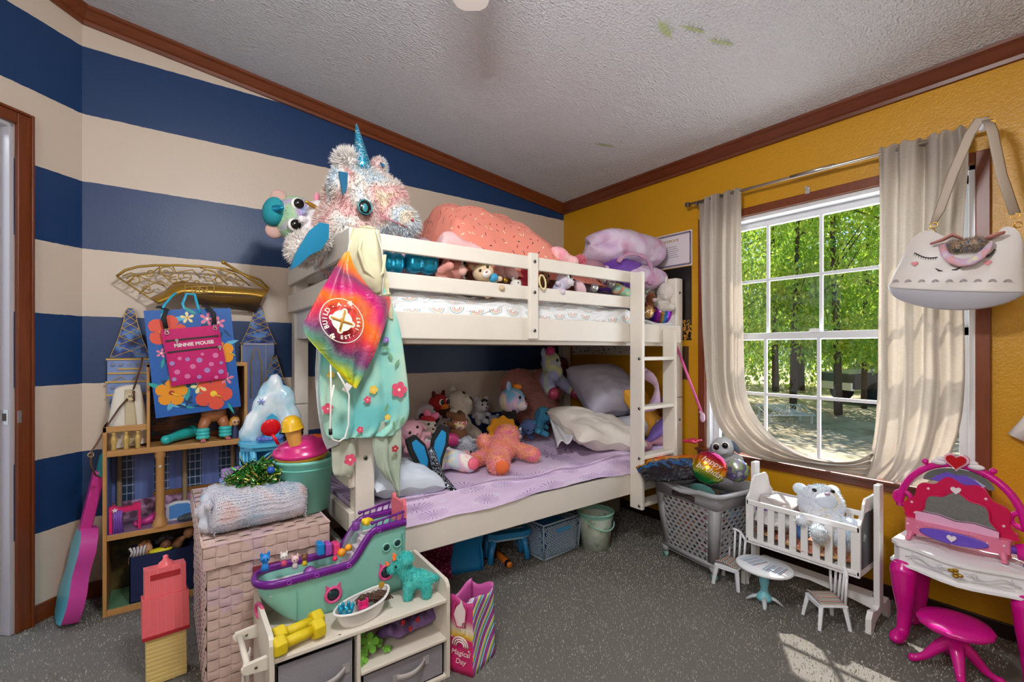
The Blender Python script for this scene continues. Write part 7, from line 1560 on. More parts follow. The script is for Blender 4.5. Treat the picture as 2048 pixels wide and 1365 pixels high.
# ------------------------------------------------------------------ grey laundry basket with balloons
LGR = mat('#9a9a9e', .4, name='laundry_grey')
lb = thing('laundry_basket', 'grey plastic laundry basket with round holes below the window', 'laundry basket', (2.335, 1.41, 0), (0, 0, -9))
lw, ld, lh, lz = .168, .205, .43, .055; tpr = .80
def lbp(x, y, z): k = tpr + (1 - tpr) * (z - lz) / (lh - lz); return (x * k, y * k, z)
def holed(q, a, b, nu, nv, margin=.12):
    """one basket wall from corner a to b (xy), rows of round holes"""
    a, b = Vector(a), Vector(b); m0, m1 = margin, 1 - margin; N = 10
    def P(u, v): p = a.lerp(b, u); return lbp(p.x, p.y, lz + (lh - lz) * v)
    v0, v1 = .07, .80
    for r0, r1, s0, s1 in ((0, 1, 0, v0), (0, 1, v1, 1), (0, m0, v0, v1), (m1, 1, v0, v1)): q.add([P(r0, s0), P(r1, s0), P(r1, s1), P(r0, s1)], [(0, 1, 2, 3)])
    for j in range(nv):
        off = .5 if j % 2 else 0; cells = nu - (1 if j % 2 else 0); du = (m1 - m0) / nu; va = v0 + (v1 - v0) * j / nv; vb = v0 + (v1 - v0) * (j + 1) / nv
        if off: q.add([P(m0, va), P(m0 + du * .5, va), P(m0 + du * .5, vb), P(m0, vb)], [(0, 1, 2, 3)]); q.add([P(m1 - du * .5, va), P(m1, va), P(m1, vb), P(m1 - du * .5, vb)], [(0, 1, 2, 3)])
        for i in range(cells):
            ua = m0 + du * (i + off); ub = ua + du; uc, vc = (ua + ub) / 2, (va + vb) / 2; out = []; inn = []
            for k in range(N * 2):
                t = 2 * PI * (k + .5) / (N * 2); c, s = math.cos(t), math.sin(t); f = 1 / max(abs(c), abs(s)); out.append(P(uc + du / 2 * c * f, vc + (vb - va) / 2 * s * f)); inn.append(P(uc + du * .31 * c, vc + (vb - va) * .34 * s))
            n = N * 2; q.add(out + inn, [(k, (k + 1) % n, n + (k + 1) % n, n + k) for k in range(n)], smooth=False)
q = MB(); cn = [(-lw, -ld), (lw, -ld), (lw, ld), (-lw, ld)]
for i, (nu, nv) in enumerate(((6, 13), (7, 13), (6, 13), (8, 13))): holed(q, cn[i], cn[(i + 1) % 4], nu, nv)
q.bx(-lw * tpr, lw * tpr, -ld * tpr, ld * tpr, lz - .003, lz); q.build('basket_body', LGR, lb, solid=.004)
q = MB(); rim = []
for cx_, cy_, a0 in ((lw, -ld, -90), (lw, ld, 0), (-lw, ld, 90), (-lw, -ld, 180)):
    for k in range(5): a = R(a0 + 22.5 * k); rim.append((cx_ - math.copysign(.03, cx_) + .045 * math.cos(a), cy_ - math.copysign(.03, cy_) + .045 * math.sin(a), lh))
rr_ = []
for i in range(len(rim)):
    a, b = Vector(rim[i]), Vector(rim[(i + 1) % len(rim)])
    for k in range(6 if (b - a).length > .1 else 1): p = a.lerp(b, k / 6); dip = -.022 * max(0, math.cos(p.y / .205 * PI * .9)) if abs(p.x) > lw else 0; rr_.append((p.x, p.y, lh + dip))
q.tube(rr_, .014, 8, True, flat=.9); q.build('rim', mat('#a9aaae', .35), lb)
q = MB(); q.tube([(-lw * .985 - .001, y, .375 + .012 * math.cos(y * 18)) for y in (-.07, -.04, 0, .04, .07)], .012, 8, flat=1.2); q.build('hand_hole', mat('#3a2c28', .7), lb, label='dark hand hole below the rim')
for x in (-1, 1):
    for y in (-1, 1):
        q = MB(); q.tube([(x * lw * .74, y * ld * .76, .062), (x * lw * .76, y * ld * .78, .03)], [.026, .014], 10); o = q.build('foot', LGR, lb)
        q = MB(); q.tube([(x * lw * .76 - .008, y * ld * .78, .018), (x * lw * .76 + .008, y * ld * .78, .018)], .018, 18); q.build('caster', mat('#7fb0a8', .3), o)
rnd = random.Random(21); cols_ = ['#b84a5a', '#5a8ab0', '#c8a06a', '#7a3a4a', '#d8a8b8', '#2f3a4a', '#c8763a', '#6fb0a8']
for k in range(16):
    z = .12 + .075 * (k // 4); x, y = (-.07 + .14 * (k % 2)), (-.09 + .18 * ((k // 2) % 2)); sc_ = .8 + .2 * (z / .4)
    q = MB(); q.ell((0, 0, 0), (.062 * sc_, .078 * sc_, .042), (rnd.uniform(-15, 15), rnd.uniform(-15, 15), rnd.uniform(-20, 20))); p = TR((2.335, 1.41, 0), (0, 0, -9)) @ Vector((x * sc_, y * sc_, z))
    o = q.build('stuffed_toy', mat(cols_[k % 8], .85, 0, (60, .3), .2)); o.location = p; tag(o, 'stuffed toy glimpsed through the holes of the grey laundry basket', 'soft toy', 'toys inside the laundry basket')
FOIL = NB('rainbow_foil'); _x, _y, _z2 = FOIL.sep(FOIL.co()); FOILm = FOIL.fin(FOIL.ramp(FOIL.math('MULTIPLY_ADD', _z2, 4.6, .5), [(0, '#0a6a4a'), (.22, '#1f9a4a'), (.4, '#c8b41e'), (.55, '#e87a1a'), (.7, '#c0203a'), (.85, '#8a1f6a'), (1, '#3a2a9a')]), .16, .75)
def balloon(name, c, r, m, label, eul, txt=None):
    t = thing(name, label, 'balloon', c, eul); q = MB()
    def fn(u, v):
        a = 2 * PI * u; p = PI * (v - .5); e = math.cos(p); pk = 1 + .03 * math.cos(18 * a) * max(0, 1 - abs(math.sin(p)) * 2.2); return (r * e * math.cos(a) * pk, r * .62 * math.sin(p), r * e * math.sin(a) * pk)
    q.grid(fn, 90, 24, cu=True); q.v = [tuple(v) for v in q.v]; q.f = [f[::-1] for f in q.f]; q.build('foil', m, t)
    if txt:
        for i, w in enumerate(txt): 
            k = text_mesh(w, r * .5, mat('#e8d8d8', .4), t, (0, 0, 0), (0, 0, 0), .0005, shear=.35); 
            for v in k.data.vertices: x_, z_ = v.co.x + (.12 * i - .05) * r, v.co.y + (.28 - .5 * i) * r; v.co = Vector((x_, -r * .62 * math.sqrt(max(.02, 1 - (x_ * x_ + z_ * z_) / (r * r))) - .0015 - (v.co.z if v.co.z > 0 else 0), z_))
            k.location = (0, 0, 0); k.rotation_euler = (0, 0, 0)
    return t
balloon('birthday_balloon', tuple(rayp(1419, 936, 'y', 1.30)), .082, FOILm, 'round rainbow foil happy birthday balloon on the laundry basket', (-20, 25, -62), ['happy', 'birthday'])
FO2 = tiedye('holo_foil', ['#6fa8c0', '#b8a8d8', '#a8c87a', '#6a5aa0', '#d0d8d8', '#4a7a5a'], 14, False); FO2.node_tree.nodes['Principled BSDF'].inputs['Metallic'].default_value = .5; FO2.node_tree.nodes['Principled BSDF'].inputs['Roughness'].default_value = .25
balloon('pastel_balloon', tuple(rayp(1473, 941, 'y', 1.25)), .060, FO2, 'pastel purple and green foil balloon right of the rainbow one', (0, 20, -62))
def m_crinkle():
    b = NB('crinkled_foil'); x, y, z = b.sep(b.co()); n = b.noise(b.co(), 10, 4, .6, 1); t = b.math('ADD', b.math('MULTIPLY_ADD', y, 2.6, .42), b.math('MULTIPLY', b.math('SUBTRACT', n, .5), .75))
    c = b.ramp(t, [(0, '#17161c'), (.3, '#22202a'), (.4, '#1f6fae'), (.48, '#10141c'), (.56, '#d8951a'), (.72, '#e0561a'), (.9, '#b81a3a')], False); b.bump(n, .8, .03); return b.fin(c, .2, .4)
q = MB(); q.grid(lambda u, v: (-.19 + .38 * u, -.14 + .29 * v, .010 * fbm(u * 5, v * 5) + .04 * (math.sin(PI * u) * math.sin(PI * v)) ** .5 + .05 * v - .02 * (1 - u)), 60, 50); o = q.build('foil_balloon', m_crinkle(), solid=.004); o.location = (2.235, 1.545, .475); o.rotation_euler = (0, 0, R(-36)); tag(o, 'flattened black and orange foil balloon with a printed pattern on the laundry basket', 'balloon')
q = MB(); q.grid(lambda u, v: (-.05 + .1 * u, -.03 + .06 * v, .012 * fbm(u * 4, v * 4)), 14, 10); o = q.build('pink_foil', mat('#e03a6a', .25, .3), solid=.01); o.location = rayp(1385, 882, 'y', 1.55); tag(o, 'bright pink foil bit at the top of the balloon heap', 'balloon')
toy('panda_plush', 'grey and white panda plush with large glittery eye behind the balloons', rayp(1446, 895, 'x', 2.50), .062, mat('#b5b7bb', .95, 0, (120, .4), .06), (0, -15, -70), ('long', mat('#5a6478', .9)), None, None, eye=.26)
# pink wand / toy sword leaning at the wall
ws = thing('toy_wand', 'long pink toy wand with unicorn tip leaning against the yellow wall', 'toy wand', tuple(rayp(1405, 832, 'x', 2.60)))
p0, p1 = rayp(1352, 690, 'x', 2.60), rayp(1403, 825, 'x', 2.60); q = MB(); q.tube([p0 - ws.location, p1 - ws.location], .009, 8, flat=.6); q.build('stick', mat('#e86aa8', .25), ws)
q = MB(); q.ell((0, 0, -.01), (.012, .016, .03)); q.ell((0, .012, .02), (.008, .010, .012)); q.build('unicorn_head', mat('#d8b8d0', .5), ws)
q = MB(); q.tube([(0, .01, .03), (0, .03, .045)], [.005, .001], 6); q.build('horn', mat('#c8407a', .4), ws)

# ------------------------------------------------------------------ doll cradle
CWH = mat('#e9e8e8', .45, 0, (20, .1), .04, name='cradle_white')
cdl = thing('doll_cradle', 'white wooden slatted doll cradle hanging in its stand under the window', 'doll cradle', (2.385, .92, 0)); CMx = TR((-2.385, -.92, 0))
cx0, cx1, cy0, cy1 = 2.25, 2.50, .69, 1.15
def cp(name, *bs, m=CWH, bevel=.003, label=None):
    q = MB()
    for b in bs: q.bx(*b, M=CMx)
    return q.build(name, m, cdl, bevel=bevel, label=label)
for x in (cx0, cx1 - .012):
    cp('side_rail', (x, x + .012, cy0, cy1, .398, .422)); cp('side_rail', (x, x + .014, cy0, cy1, .215, .242))
    for k in range(10): y = cy0 + .018 + (cy1 - cy0 - .036) * k / 9; cp('slat', (x + .003, x + .009, y - .0145, y + .0145, .242, .405), bevel=.001)
MXY = Matrix(((1, 0, 0, 0), (0, 0, 1, 0), (0, 1, 0, 0), (0, 0, 0, 1)))
for y in (cy0 - .001, cy1 - .009):
    q = MB(); q.prism([(cx0, .222), (cx0, .43), (cx0 + .03, .455), (cx0 + .05, .505), (cx0 + .07, .525), (cx1 - .07, .525), (cx1 - .05, .505), (cx1 - .03, .455), (cx1, .43), (cx1, .222)], y, y + .010, M=CMx @ MXY); q.build('end_board', CWH, cdl, bevel=.003)
q = MB(); q.prism([(cx0 + .015, .25), (cx0 + .015, .42), (cx0 + .055, .47), (cx1 - .055, .47), (cx1 - .015, .42), (cx1 - .015, .25)], cy0 - .003, cy0 - .001, M=CMx @ MXY)
_n = NB('dark_painting'); q.build('painted_panel', _n.fin(_n.ramp(_n.noise(_n.co(scale=(1, 1, .4)), 14, 2), [(.4, '#151b24'), (.55, '#2a3646'), (.68, '#5a2a1a'), (.8, '#7a4030')]), .35), cdl, label='dark painted picture on the end board')
cp('bottom_board', (cx0, cx1, cy0 + .01, cy1 - .01, .222, .230))
for y in (cy0 - .03, cy1 + .016):
    cp('stand_post', (2.362, 2.41, y - .004, y + .018, .06, .58)); q = MB(); q.tube([(2.385, y - .002, .49), (2.385, y + .016, .49)], .006, 10, M=CMx); q.build('pivot', metal('#8a8680'), cdl)
    q = MB(); q.prism([(2.265, 0), (2.268, .06), (2.29, .085), (2.34, .075), (2.385, .095), (2.43, .075), (2.48, .085), (2.502, .06), (2.505, 0), (2.475, 0), (2.45, .035), (2.385, .05), (2.32, .035), (2.295, 0)], y - .003, y + .017, M=CMx @ MXY); q.build('foot', CWH, cdl, bevel=.003)
q = MB(); q.prism([(cy0 - .016, .11), (cy0 - .016, .062), (cy0 + .06, .075), (.92, .092), (cy1 - .06, .075), (cy1 + .02, .062), (cy1 + .02, .11)], 2.362, 2.374, M=CMx @ Matrix(((0, 0, 1, 0), (1, 0, 0, 0), (0, 1, 0, 0), (0, 0, 0, 1)))); q.build('stretcher', CWH, cdl, bevel=.002)
cp('stretcher', (2.374, 2.43, cy0, cy1, .10, .11))
RQ = tiedye('quilt_print', ['#8a2a2a', '#d8a48a', '#b8503a', '#e0c0a0', '#c89a4a', '#a83a4a'], 30, False)
q = MB(); q.grid(roll(.215, .43, .05, 3), 24, 24); o = q.build('folded_quilt', RQ); o.location = (2.378, .92, .232); tag(o, 'red and cream floral quilt folded at the bottom of the doll cradle', 'quilt')
q = MB(); q.grid(roll(.17, .18, .08, 4), 24, 24); o = q.build('white_blanket', mat('#c9c6c4', .9, 0, (80, .5), .1)); o.location = (2.36, 1.05, .285); tag(o, 'crumpled white blanket at the left end of the doll cradle', 'blanket')
q = MB(); q.grid(roll(.16, .16, .05, 6), 20, 20); o = q.build('grey_blanket', mat('#b0a6a4', .9, 0, (80, .5), .25)); o.location = (2.41, 1.06, .37); tag(o, 'brown and grey crumpled cloth behind the white blanket in the cradle', 'cloth')
q = MB(); q.bx(-.004, .004, -.05, .05, 0, .10); o = q.build('purple_book', mat('#7a4a94', .5)); o.location = (2.33, 1.115, .285); tag(o, 'purple storybook standing at the left end of the cradle', 'book')
BR = tiedye('cradle_bear', ['#dfe0ea', '#b4cfe2', '#dfe6ec', '#d2d8e6', '#e8dcc0', '#d6cce8'], 6)
toy('rainbow_bear_plush', 'pastel tie-dye bear lying in the doll cradle', (2.385, .88, .445), .092, BR, (-48, 0, -52), ('round', None), mat('#cfd8e6', .9), '#a88aa0', .010, 5500, bodyv=(0, .1, -1.2), eye=.11)
q = MB()
for k, (x, y, z) in enumerate(((2.33, .94, .36), (2.31, .79, .35))): q.tube([(x, y, z - .09), (x, y, z + .02)], [.026, .03], 12); q.ell((x, y, z + .02), .03)
bb, V_, N_ = baked(q, .006); 
for k, (y, c, l) in enumerate(((.93, '#5a84c0', 'blue plush limb seen through the cradle slats'), (.83, '#e0c040', 'yellow plush tummy seen through the cradle slats'), (.755, '#b8b4b8', 'grey plush seen through the right-hand cradle slats'))):
    q = MB(); q.ell((0, 0, 0), (.035, .045, .05)); o = q.build('plush_limb', mat(c, .9, 0, (80, .4), .2)); o.location = (2.31, y, .335); tag(o, l, 'soft toy')

# ------------------------------------------------------------------ doll table with two chairs
dt = thing('doll_table', 'white oval doll table with turquoise pedestal on the carpet', 'doll table', (2.165, 1.025, 0), (0, 0, -8)); DW = mat('#eef2f8', .3)
q = MB(); q.lathe([(0, .158), (.112, .158), (.12, .163), (.12, .170), (.116, .173), (0, .173)], 48, sx=.86); q.build('table_top', DW, dt)
q = MB(); q.lathe([(.013, .158), (.017, .13), (.021, .10), (.014, .07), (.018, .055), (.028, .04), (.034, .03), (.03, .018), (0, .016)], 24); q.build('pedestal', mat('#7cc4d4', .3), dt, label='turquoise turned pedestal')
for k in range(4):
    a = R(90 * k + 35); q = MB(); q.tube([(.02 * math.cos(a), .02 * math.sin(a), .035), (.045 * math.cos(a), .045 * math.sin(a), .026), (.072 * math.cos(a), .072 * math.sin(a), .007)], [.012, .010, .007], 8, flat=.7); q.build('leg', mat('#c4d0d4', .35), dt)
def m_ticking(ax=1, n=60, warm=False):
    b = NB('striped_ticking'); v = b.sep(b.co())[ax]; t = b.math('FRACT', b.math('MULTIPLY', v, n)); c = b.ramp(t, [(0, '#d8dce0'), (.2, '#6a9cc8'), (.35, '#d4d8dc'), (.5, '#8a2f44'), (.6, '#c8d4dc'), (.75, '#5f8fa8'), (.9, '#d8dce0')] if not warm else [(0, '#c9c4bc'), (.2, '#a8344a'), (.35, '#b8b09a'), (.5, '#5f8a90'), (.65, '#d0c8c0'), (.8, '#8a9a6a'), (.9, '#a8344a')], True); return b.fin(c, .8)
for y, lab in ((.05, 'blue striped placemat on the far half of the doll table'), (-.05, 'blue striped placemat on the near half of the doll table')):
    q = MB(); q.bx(-.045, .045, -.036, .036, 0, .0018); o = q.build('placemat', m_ticking(1, 40)); o.location = TR((2.165, 1.025, 0), (0, 0, -8)) @ Vector((0, y, .1735)); o.rotation_euler = (0, 0, R(-8 + (10 if y < 0 else -6))); tag(o, lab, 'placemat', 'striped placemats on the doll table')
def doll_chair(loc, rz, label):
    t = thing('doll_chair', label, 'doll chair', loc, (0, 0, rz), 'white doll chairs by the doll table'); w, d, h = .055, .055, .098
    q = MB(); q.bx(-w, w, -d, d, h - .008, h); q.bx(-w + .003, w - .003, -d + .003, -d + .007, h - .02, h - .008); q.build('seat', DW, t, bevel=.002)
    for x in (-1, 1):
        for y in (-1, 1): q = MB(); q.tube([(x * (w - .008), y * (d - .008), h - .008), (x * (w + .004), y * (d + .006), 0)], [.011, .008], 4, smooth=False); q.build('leg', DW, t)
    q = MB(); top = [(-w + .002, d - .006, h + .115), (-w * .5, d + .004, h + .142), (0, d + .008, h + .15), (w * .5, d + .004, h + .142), (w - .002, d - .006, h + .115)]
    q.tube([curve(top, k / 12) for k in range(13)], .0075, 6, flat=.6); q.build('top_rail', DW, t)
    for k in range(5):
        u = k / 4; p = curve(top, u); q = MB(); q.tube([(-w * .82 + 2 * w * .82 * u, d - .006, h), tuple(p)], .0055, 6); q.build('spindle', DW, t)
    q = MB(); q.grid(lambda u, v: (-.05 + .1 * u, -.052 + .1 * v, h + .007 + .005 * math.sin(5 * u) + .008 * (v < .1)), 12, 10); q.build('seat_pad', m_ticking(0, 42, True), t, solid=.006)
    return t
doll_chair((2.222, .80, 0), -129, 'white doll chair with striped pad at the near right of the doll table'); doll_chair((2.222, 1.213, 0), -82, 'white doll chair with striped pad between laundry basket and doll table')

# ------------------------------------------------------------------ pink toy vanity and stool
MG = mat('#d0118a', .22, name='magenta_plastic'); CRS = mat('#c8104e', .25); WV_ = mat('#f2f1f4', .25); PKL = mat('#e07a9c', .3); PPL = mat('#6a4fc0', .25); LPP = mat('#e2b0d0', .3)
vt = thing('toy_vanity', 'white and magenta toy vanity table with scrolled drawer front by the yellow wall', 'toy vanity', (2.42, .40, 0)); vz = .392
VY0, VY1 = -.20 , .205
def vfront(y): return -.135 - .045 * max(0, math.cos(y / .20 * PI / 2)) - .012 * math.cos(y / .2 * PI * 1.5)
out_ = [(.16, VY1 - .01)] + [(vfront(y) + (.03 if abs(y) > .19 else 0), y) for y in [VY1 - .0, .18, .15, .12, .08, .04, 0, -.04, -.08, -.12, -.15, -.18, VY0]] + [(.16, VY0 + .01)]
q = MB(); q.prism(out_, vz - .012, vz); q.prism([(x * .97 + .004, y * .97) for x, y in out_], vz - .075, vz - .012); q.prism([(x * 1.02, y * 1.02) for x, y in out_], vz - .083, vz - .075); q.build('table_top', WV_, vt, bevel=.004)
q = MB()
for s in (-1, 1):
    q.tube([(vfront(y) - .004, y, vz - .034 + .008 * math.sin(y * 70 * s)) for y in [s * (.02 + .012 * k) for k in range(12)]], .0022, 6)
    q.torus((vfront(s * .045) - .004, s * .045, vz - .030), .007, .0018, (0, 90, 0), nu=14, nv=5)
    for k in range(5): q.tube([(-.10 + .05 * k, s * .05, vz + .001), (-.08 + .05 * k, s * .10, vz + .0015), (-.11 + .05 * k, s * .15, vz + .001)], .0022, 5)
q.tube([(vfront(.13) - .003, .13, vz - .018), (vfront(.13) - .003, .13, vz - .05), (vfront(0) - .004, 0, vz - .052), (vfront(-.13) - .003, -.13, vz - .05), (vfront(-.13) - .003, -.13, vz - .018)], .0016, 5)
q.build('moulded_scrolls', mat('#cfced4', .3), vt)
q = MB()
for y, z in ((0, 0), (.012, .006), (-.012, -.004), (0, .011), (0, -.010)): q.ell((vfront(0) - .010, y, vz - .033 + z), (.006, .009, .006))
q.build('drawer_knob', mat('#a5822f', .3, .6), vt, label='gold flower-shaped knob')
for sx_ in (-.105, .105):
    for s in (-1, 1):
        y = s * .165; q = MB(); q.tube([(sx_, y, vz - .078), (sx_ - .012, y, .29), (sx_ - .004, y, .20), (sx_ + .008, y, .12), (sx_ + .002, y + s * .004, .05), (sx_ - .02, y + s * .01, .024)], [.034, .044, .036, .026, .021, .024], 16)
        q.ell((sx_ - .024, y + s * .014, .026), (.042, .028, .025)); bb, V_, N_ = baked(q, .006); bb.build('leg', MG, vt)
# mirror unit standing on the vanity
mu = thing('toy_mirror', 'toy dressing mirror with red heart top, purple drawer and scalloped crimson frame', 'toy mirror', (2.42, .43, vz + .001), (0, 0, 0)); 
# local frame: y runs along the wall, front faces -x
def pz(poly, x0, x1, m, nm, bevel=.002, label=None):
    q = MB(); q.prism(poly, x0, x1, M=Matrix(((0, 0, 1, 0), (1, 0, 0, 0), (0, 1, 0, 0), (0, 0, 0, 1)))); return q.build(nm, m, mu, bevel=bevel, label=label)
q = MB(); q.prism([(-.055, -.145), (-.075, -.10), (-.085, 0), (-.075, .10), (-.055, .145), (.03, .145), (.03, -.145)], .030, .078); q.build('tray', PKL, mu, bevel=.006)
q = MB()
for k in range(41): y = -.135 + .27 * k / 40; q.ell((-.084 + 1.35 * y * y, y, .076), .0022, nu=6, nv=4)
q.build('bead_trim', mat('#f0a8c0', .3), mu)
for s in (-1, 1):
    for x in (-.055, .015): q = MB(); q.tube([(x, s * .125, .035), (x - .004, s * .13, .012), (x - .012, s * .132, .004)], [.012, .009, .009], 10); q.ell((x - .014, s * .132, .007), (.012, .010, .007)); q.build('foot', PKL, mu)
q = MB(); q.grid(lambda u, v: (-.0885 + 1.0 * (.095 * math.sqrt(v) * math.cos(2 * PI * u)) ** 2, .095 * math.sqrt(v) * math.cos(2 * PI * u), .052 + .022 * math.sqrt(v) * math.sin(2 * PI * u)), 40, 5, cu=True); q.build('drawer_front', PPL, mu, solid=.006)
def heart(s, n=28): return [(s * .0625 * 16 * math.sin(t) ** 3 / 1.0, s * .0625 * (13 * math.cos(t) - 5 * math.cos(2 * t) - 2 * math.cos(3 * t) - math.cos(4 * t))) for t in [2 * PI * k / n for k in range(n)]]
pz([(y, z + .053) for y, z in heart(.0135)], -.099, -.092, mat('#e6d8e0', .3), 'heart', label='white heart on the drawer')
for y in (-.13, -.09, -.045, .0, .05, .1, .135): q = MB(); q.ell((-.084 + 1.4 * y * y - .001, y, .066 if abs(y) < .08 else .06), .0045, nu=8, nv=6); q.build('rosette', mat('#f0c8d4', .3), mu)
pz([(-.115, .078), (-.115, .098), (-.05, .108), (0, .101), (.05, .112), (.115, .112), (.115, .078)], -.045, -.038, LPP, 'backsplash')
scal = []
for k in range(72): a = PI * (k / 71); rr = 1 + .055 * math.cos(a * 11); scal.append((-.155 * math.cos(a) * rr, .075 + .178 * math.sin(a) * rr))
inner = []
for k in range(48): a = PI * (k / 47); rr = 1 + .07 * math.cos(a * 8); inner.append((-.108 * math.cos(a) * rr, .085 + .118 * math.sin(a) * rr))
pz(scal, -.026, -.012, CRS, 'scalloped_frame'); pz(inner, -.030, -.026, mat('#d8d8dc', .03, 1), 'mirror_glass', bevel=0)
q = MB(); q.tube([(-.031, y, z) for y, z in inner], .003, 6, True); q.build('mirror_edge', CRS, mu)
q = MB(); q.tube([(0, -.175 * math.cos(PI * k / 24), .11 + .20 * math.sin(PI * k / 24)) for k in range(25)], .013, 10)
for s in (-1, 1): q.torus((0, s * .165, .145), .026, .009, (0, 90, 0), nu=20, nv=8); q.ell((0, s * .095, .305), .011); q.ell((0, s * .13, .085), (.02, .03, .02))
q.build('arch', MG, mu)
arcp = [(-.10 * math.cos(PI * k / 16), .235 + .06 * math.sin(PI * k / 16)) for k in range(17)]; pz(arcp, -.006, .004, mat('#c8ccd6', .05, 1), 'top_mirror', bevel=0)
pz([(-.075, .242), (-.05, .262), (-.02, .275), (0, .27), (.03, .277), (.055, .262), (.075, .242), (0, .228)], -.016, -.008, PPL, 'purple_crest')
pz([(y, z + .325) for y, z in heart(.036)], -.024, -.008, mat('#e8b8cc', .3), 'heart_frame', label='pale pink heart frame'); pz([(y, z + .326) for y, z in heart(.029)], -.031, -.024, mat('#b80f1e', .15), 'heart_gem', bevel=.004, label='shiny red heart')
pz([(y, z + .218) for y, z in heart(.015)], -.034, -.026, mat('#e6d8e0', .3), 'heart', label='small white heart above the mirror')
for s in (-1, 1): q = MB(); q.ell((-.012, s * .052, .312), (.010, .024, .011), (0, 0, 0)); q.ell((-.012, s * .045, .325), (.009, .014, .009)); q.build('wing', mat('#e6dde4', .35), mu, label='white wing')
for y, z in ((-.125, .12), (-.08, .205), (.08, .205), (.13, .14), (.12, .10)): q = MB(); q.ell((-.027, y, z), .005, nu=8, nv=6); q.build('rosette', mat('#f0c8d4', .3), mu)
hdz = thing('toy_hairdryer', 'magenta and purple toy hairdryer at the right end of the vanity', 'toy hairdryer', (2.40, .245, vz + .001), (0, 0, 15))
q = MB(); q.tube([(-.0, .03, .04), (.0, -.02, .045)], [.026, .034], 16); q.ell((0, -.03, .05), (.03, .02, .034)); q.build('head', MG, hdz); q = MB(); q.tube([(0, .07, .045), (0, .03, .045)], [.012, .014], 12); q.build('nozzle', PPL, hdz); q = MB(); q.tube([(0, -.01, .03), (-.02, .0, .012), (-.05, .01, .012)], [.013, .012, .012], 10); q.build('grip', mat('#2a2a9a', .3), hdz)
st = thing('toy_stool', 'magenta toy stool with scalloped round seat in front of the vanity', 'toy stool', (2.235, .405, 0))
q = MB(); q.lathe([(0, .158), (.09, .158), (.102, .166), (.103, .174), (.096, .184), (.06, .190), (0, .192)], 60); q.v = [(x * (1 + .018 * math.cos(14 * math.atan2(y, x)) * (z < .175)), y * (1 + .018 * math.cos(14 * math.atan2(y, x)) * (z < .175)), z) for x, y, z in q.v]; q.build('seat', MG, st)
q = MB(); q.lathe([(.02, .158), (.03, .14), (.022, .125), (0, .12)], 20); q.build('swivel', mat('#c8b8d0', .3), st); q = MB()
for k in range(4): a = R(90 * k + 20); q.tube([(0, 0, .12), (.04 * math.cos(a), .04 * math.sin(a), .085), (.08 * math.cos(a), .08 * math.sin(a), .035), (.11 * math.cos(a), .11 * math.sin(a), .014)], [.026, .02, .014, .011], 10); q.ell((.115 * math.cos(a), .115 * math.sin(a), .016), (.014, .014, .016))
bb, V_, N_ = baked(q, .005); bb.build('base', MG, st)

# ------------------------------------------------------------------ white unicorn handbag on the curtain rod
HBW = mat('#d6cfca', .4, 0, (14, .12, .01), .03, name='handbag_leather'); hg = thing('unicorn_handbag', 'white leather handbag with sleeping unicorn face hanging from the curtain rod', 'handbag', tuple(rayp(1905, 625, 'x', 2.48))); HL = hg.location.copy()
hp_ = lambda px, py, x=2.47: rayp(px, py, 'x', x) - HL
topc = [hp_(1812, 500), hp_(1830, 474), hp_(1858, 462), hp_(1900, 478), hp_(1945, 490), hp_(1985, 478), hp_(2010, 455), hp_(2036, 462), hp_(2048, 490)]; botc = [hp_(1777, 572), hp_(1800, 577), hp_(1860, 581), hp_(1930, 584), hp_(2000, 585), hp_(2052, 584)]
def hface(off):
    def fn(u, v):
        p = curve(topc, u).lerp(curve(botc, u), v); e = math.sin(PI * min(1, max(0, u))) ** .5; return (p.x - off * (.35 + .65 * v) * e + .006 * math.sin(9 * u + 5 * v) * e, p.y, p.z)
    return fn
q = MB(); q.grid(hface(.05), 40, 24); f_ = hface(-.05); q.grid(lambda u, v: f_(1 - u, v), 24, 16); q.build('bag_body', HBW, hg)
def hbot(u, v):
    a = Vector(hface(.05)(u, 1)); b = Vector(hface(-.05)(u, 1)); p = a.lerp(b, v); return (p.x, p.y, p.z - .075 * math.sin(PI * u) ** .8 * (1 - (2 * v - .6) ** 2 * .35) * (v > 0))
q = MB(); q.grid(lambda u, v: hbot(u, v), 30, 12); q.build('bag_base', mat('#b9b8c0', .45), hg); q = MB(); q.tube([Vector(hface(.052)(k / 30, 1)) for k in range(31)], .003, 6); q.build('piping', mat('#cfc9c6', .4), hg)
def onbag(px, py): 
    # nearest grid parameter for a photo pixel, on the front face
    t = hp_(px, py); best = min(((Vector(hface(.05)(i / 40, j / 24)) - t) * 1.0 for i in range(41) for j in range(25)), key=lambda d: d.y ** 2 + d.z ** 2); return Vector((t.x + best.x - .004, t.y, t.z))
INKB = mat('#17130f', .4)
q = MB()
for a, b in (((1834, 508), (1880, 517)), ((1992, 500), (1972, 513))):
    pts = [onbag(a[0] + (b[0] - a[0]) * k / 10, a[1] + (b[1] - a[1]) * k / 10 + 5 * math.sin(PI * k / 10)) for k in range(11)]; q.tube(pts, .0018, 6)
    for k in range(0, 10): q.tube([pts[k], pts[k] + Vector((0, -.004 * (1 if a[0] > 1900 else -1) * (1 - k / 6), -.010))], [.0013, .0004], 5)
for a, b in (((1876, 539), (1890, 544)), ((1908, 542), (1926, 536))): q.tube([onbag(a[0], a[1]), onbag((a[0] + b[0]) / 2, (a[1] + b[1]) / 2 + 2), onbag(*b)], [.001, .003, .001], 6)
q.build('sleeping_face', INKB, hg, label='black stitched eyelashes and nostrils')
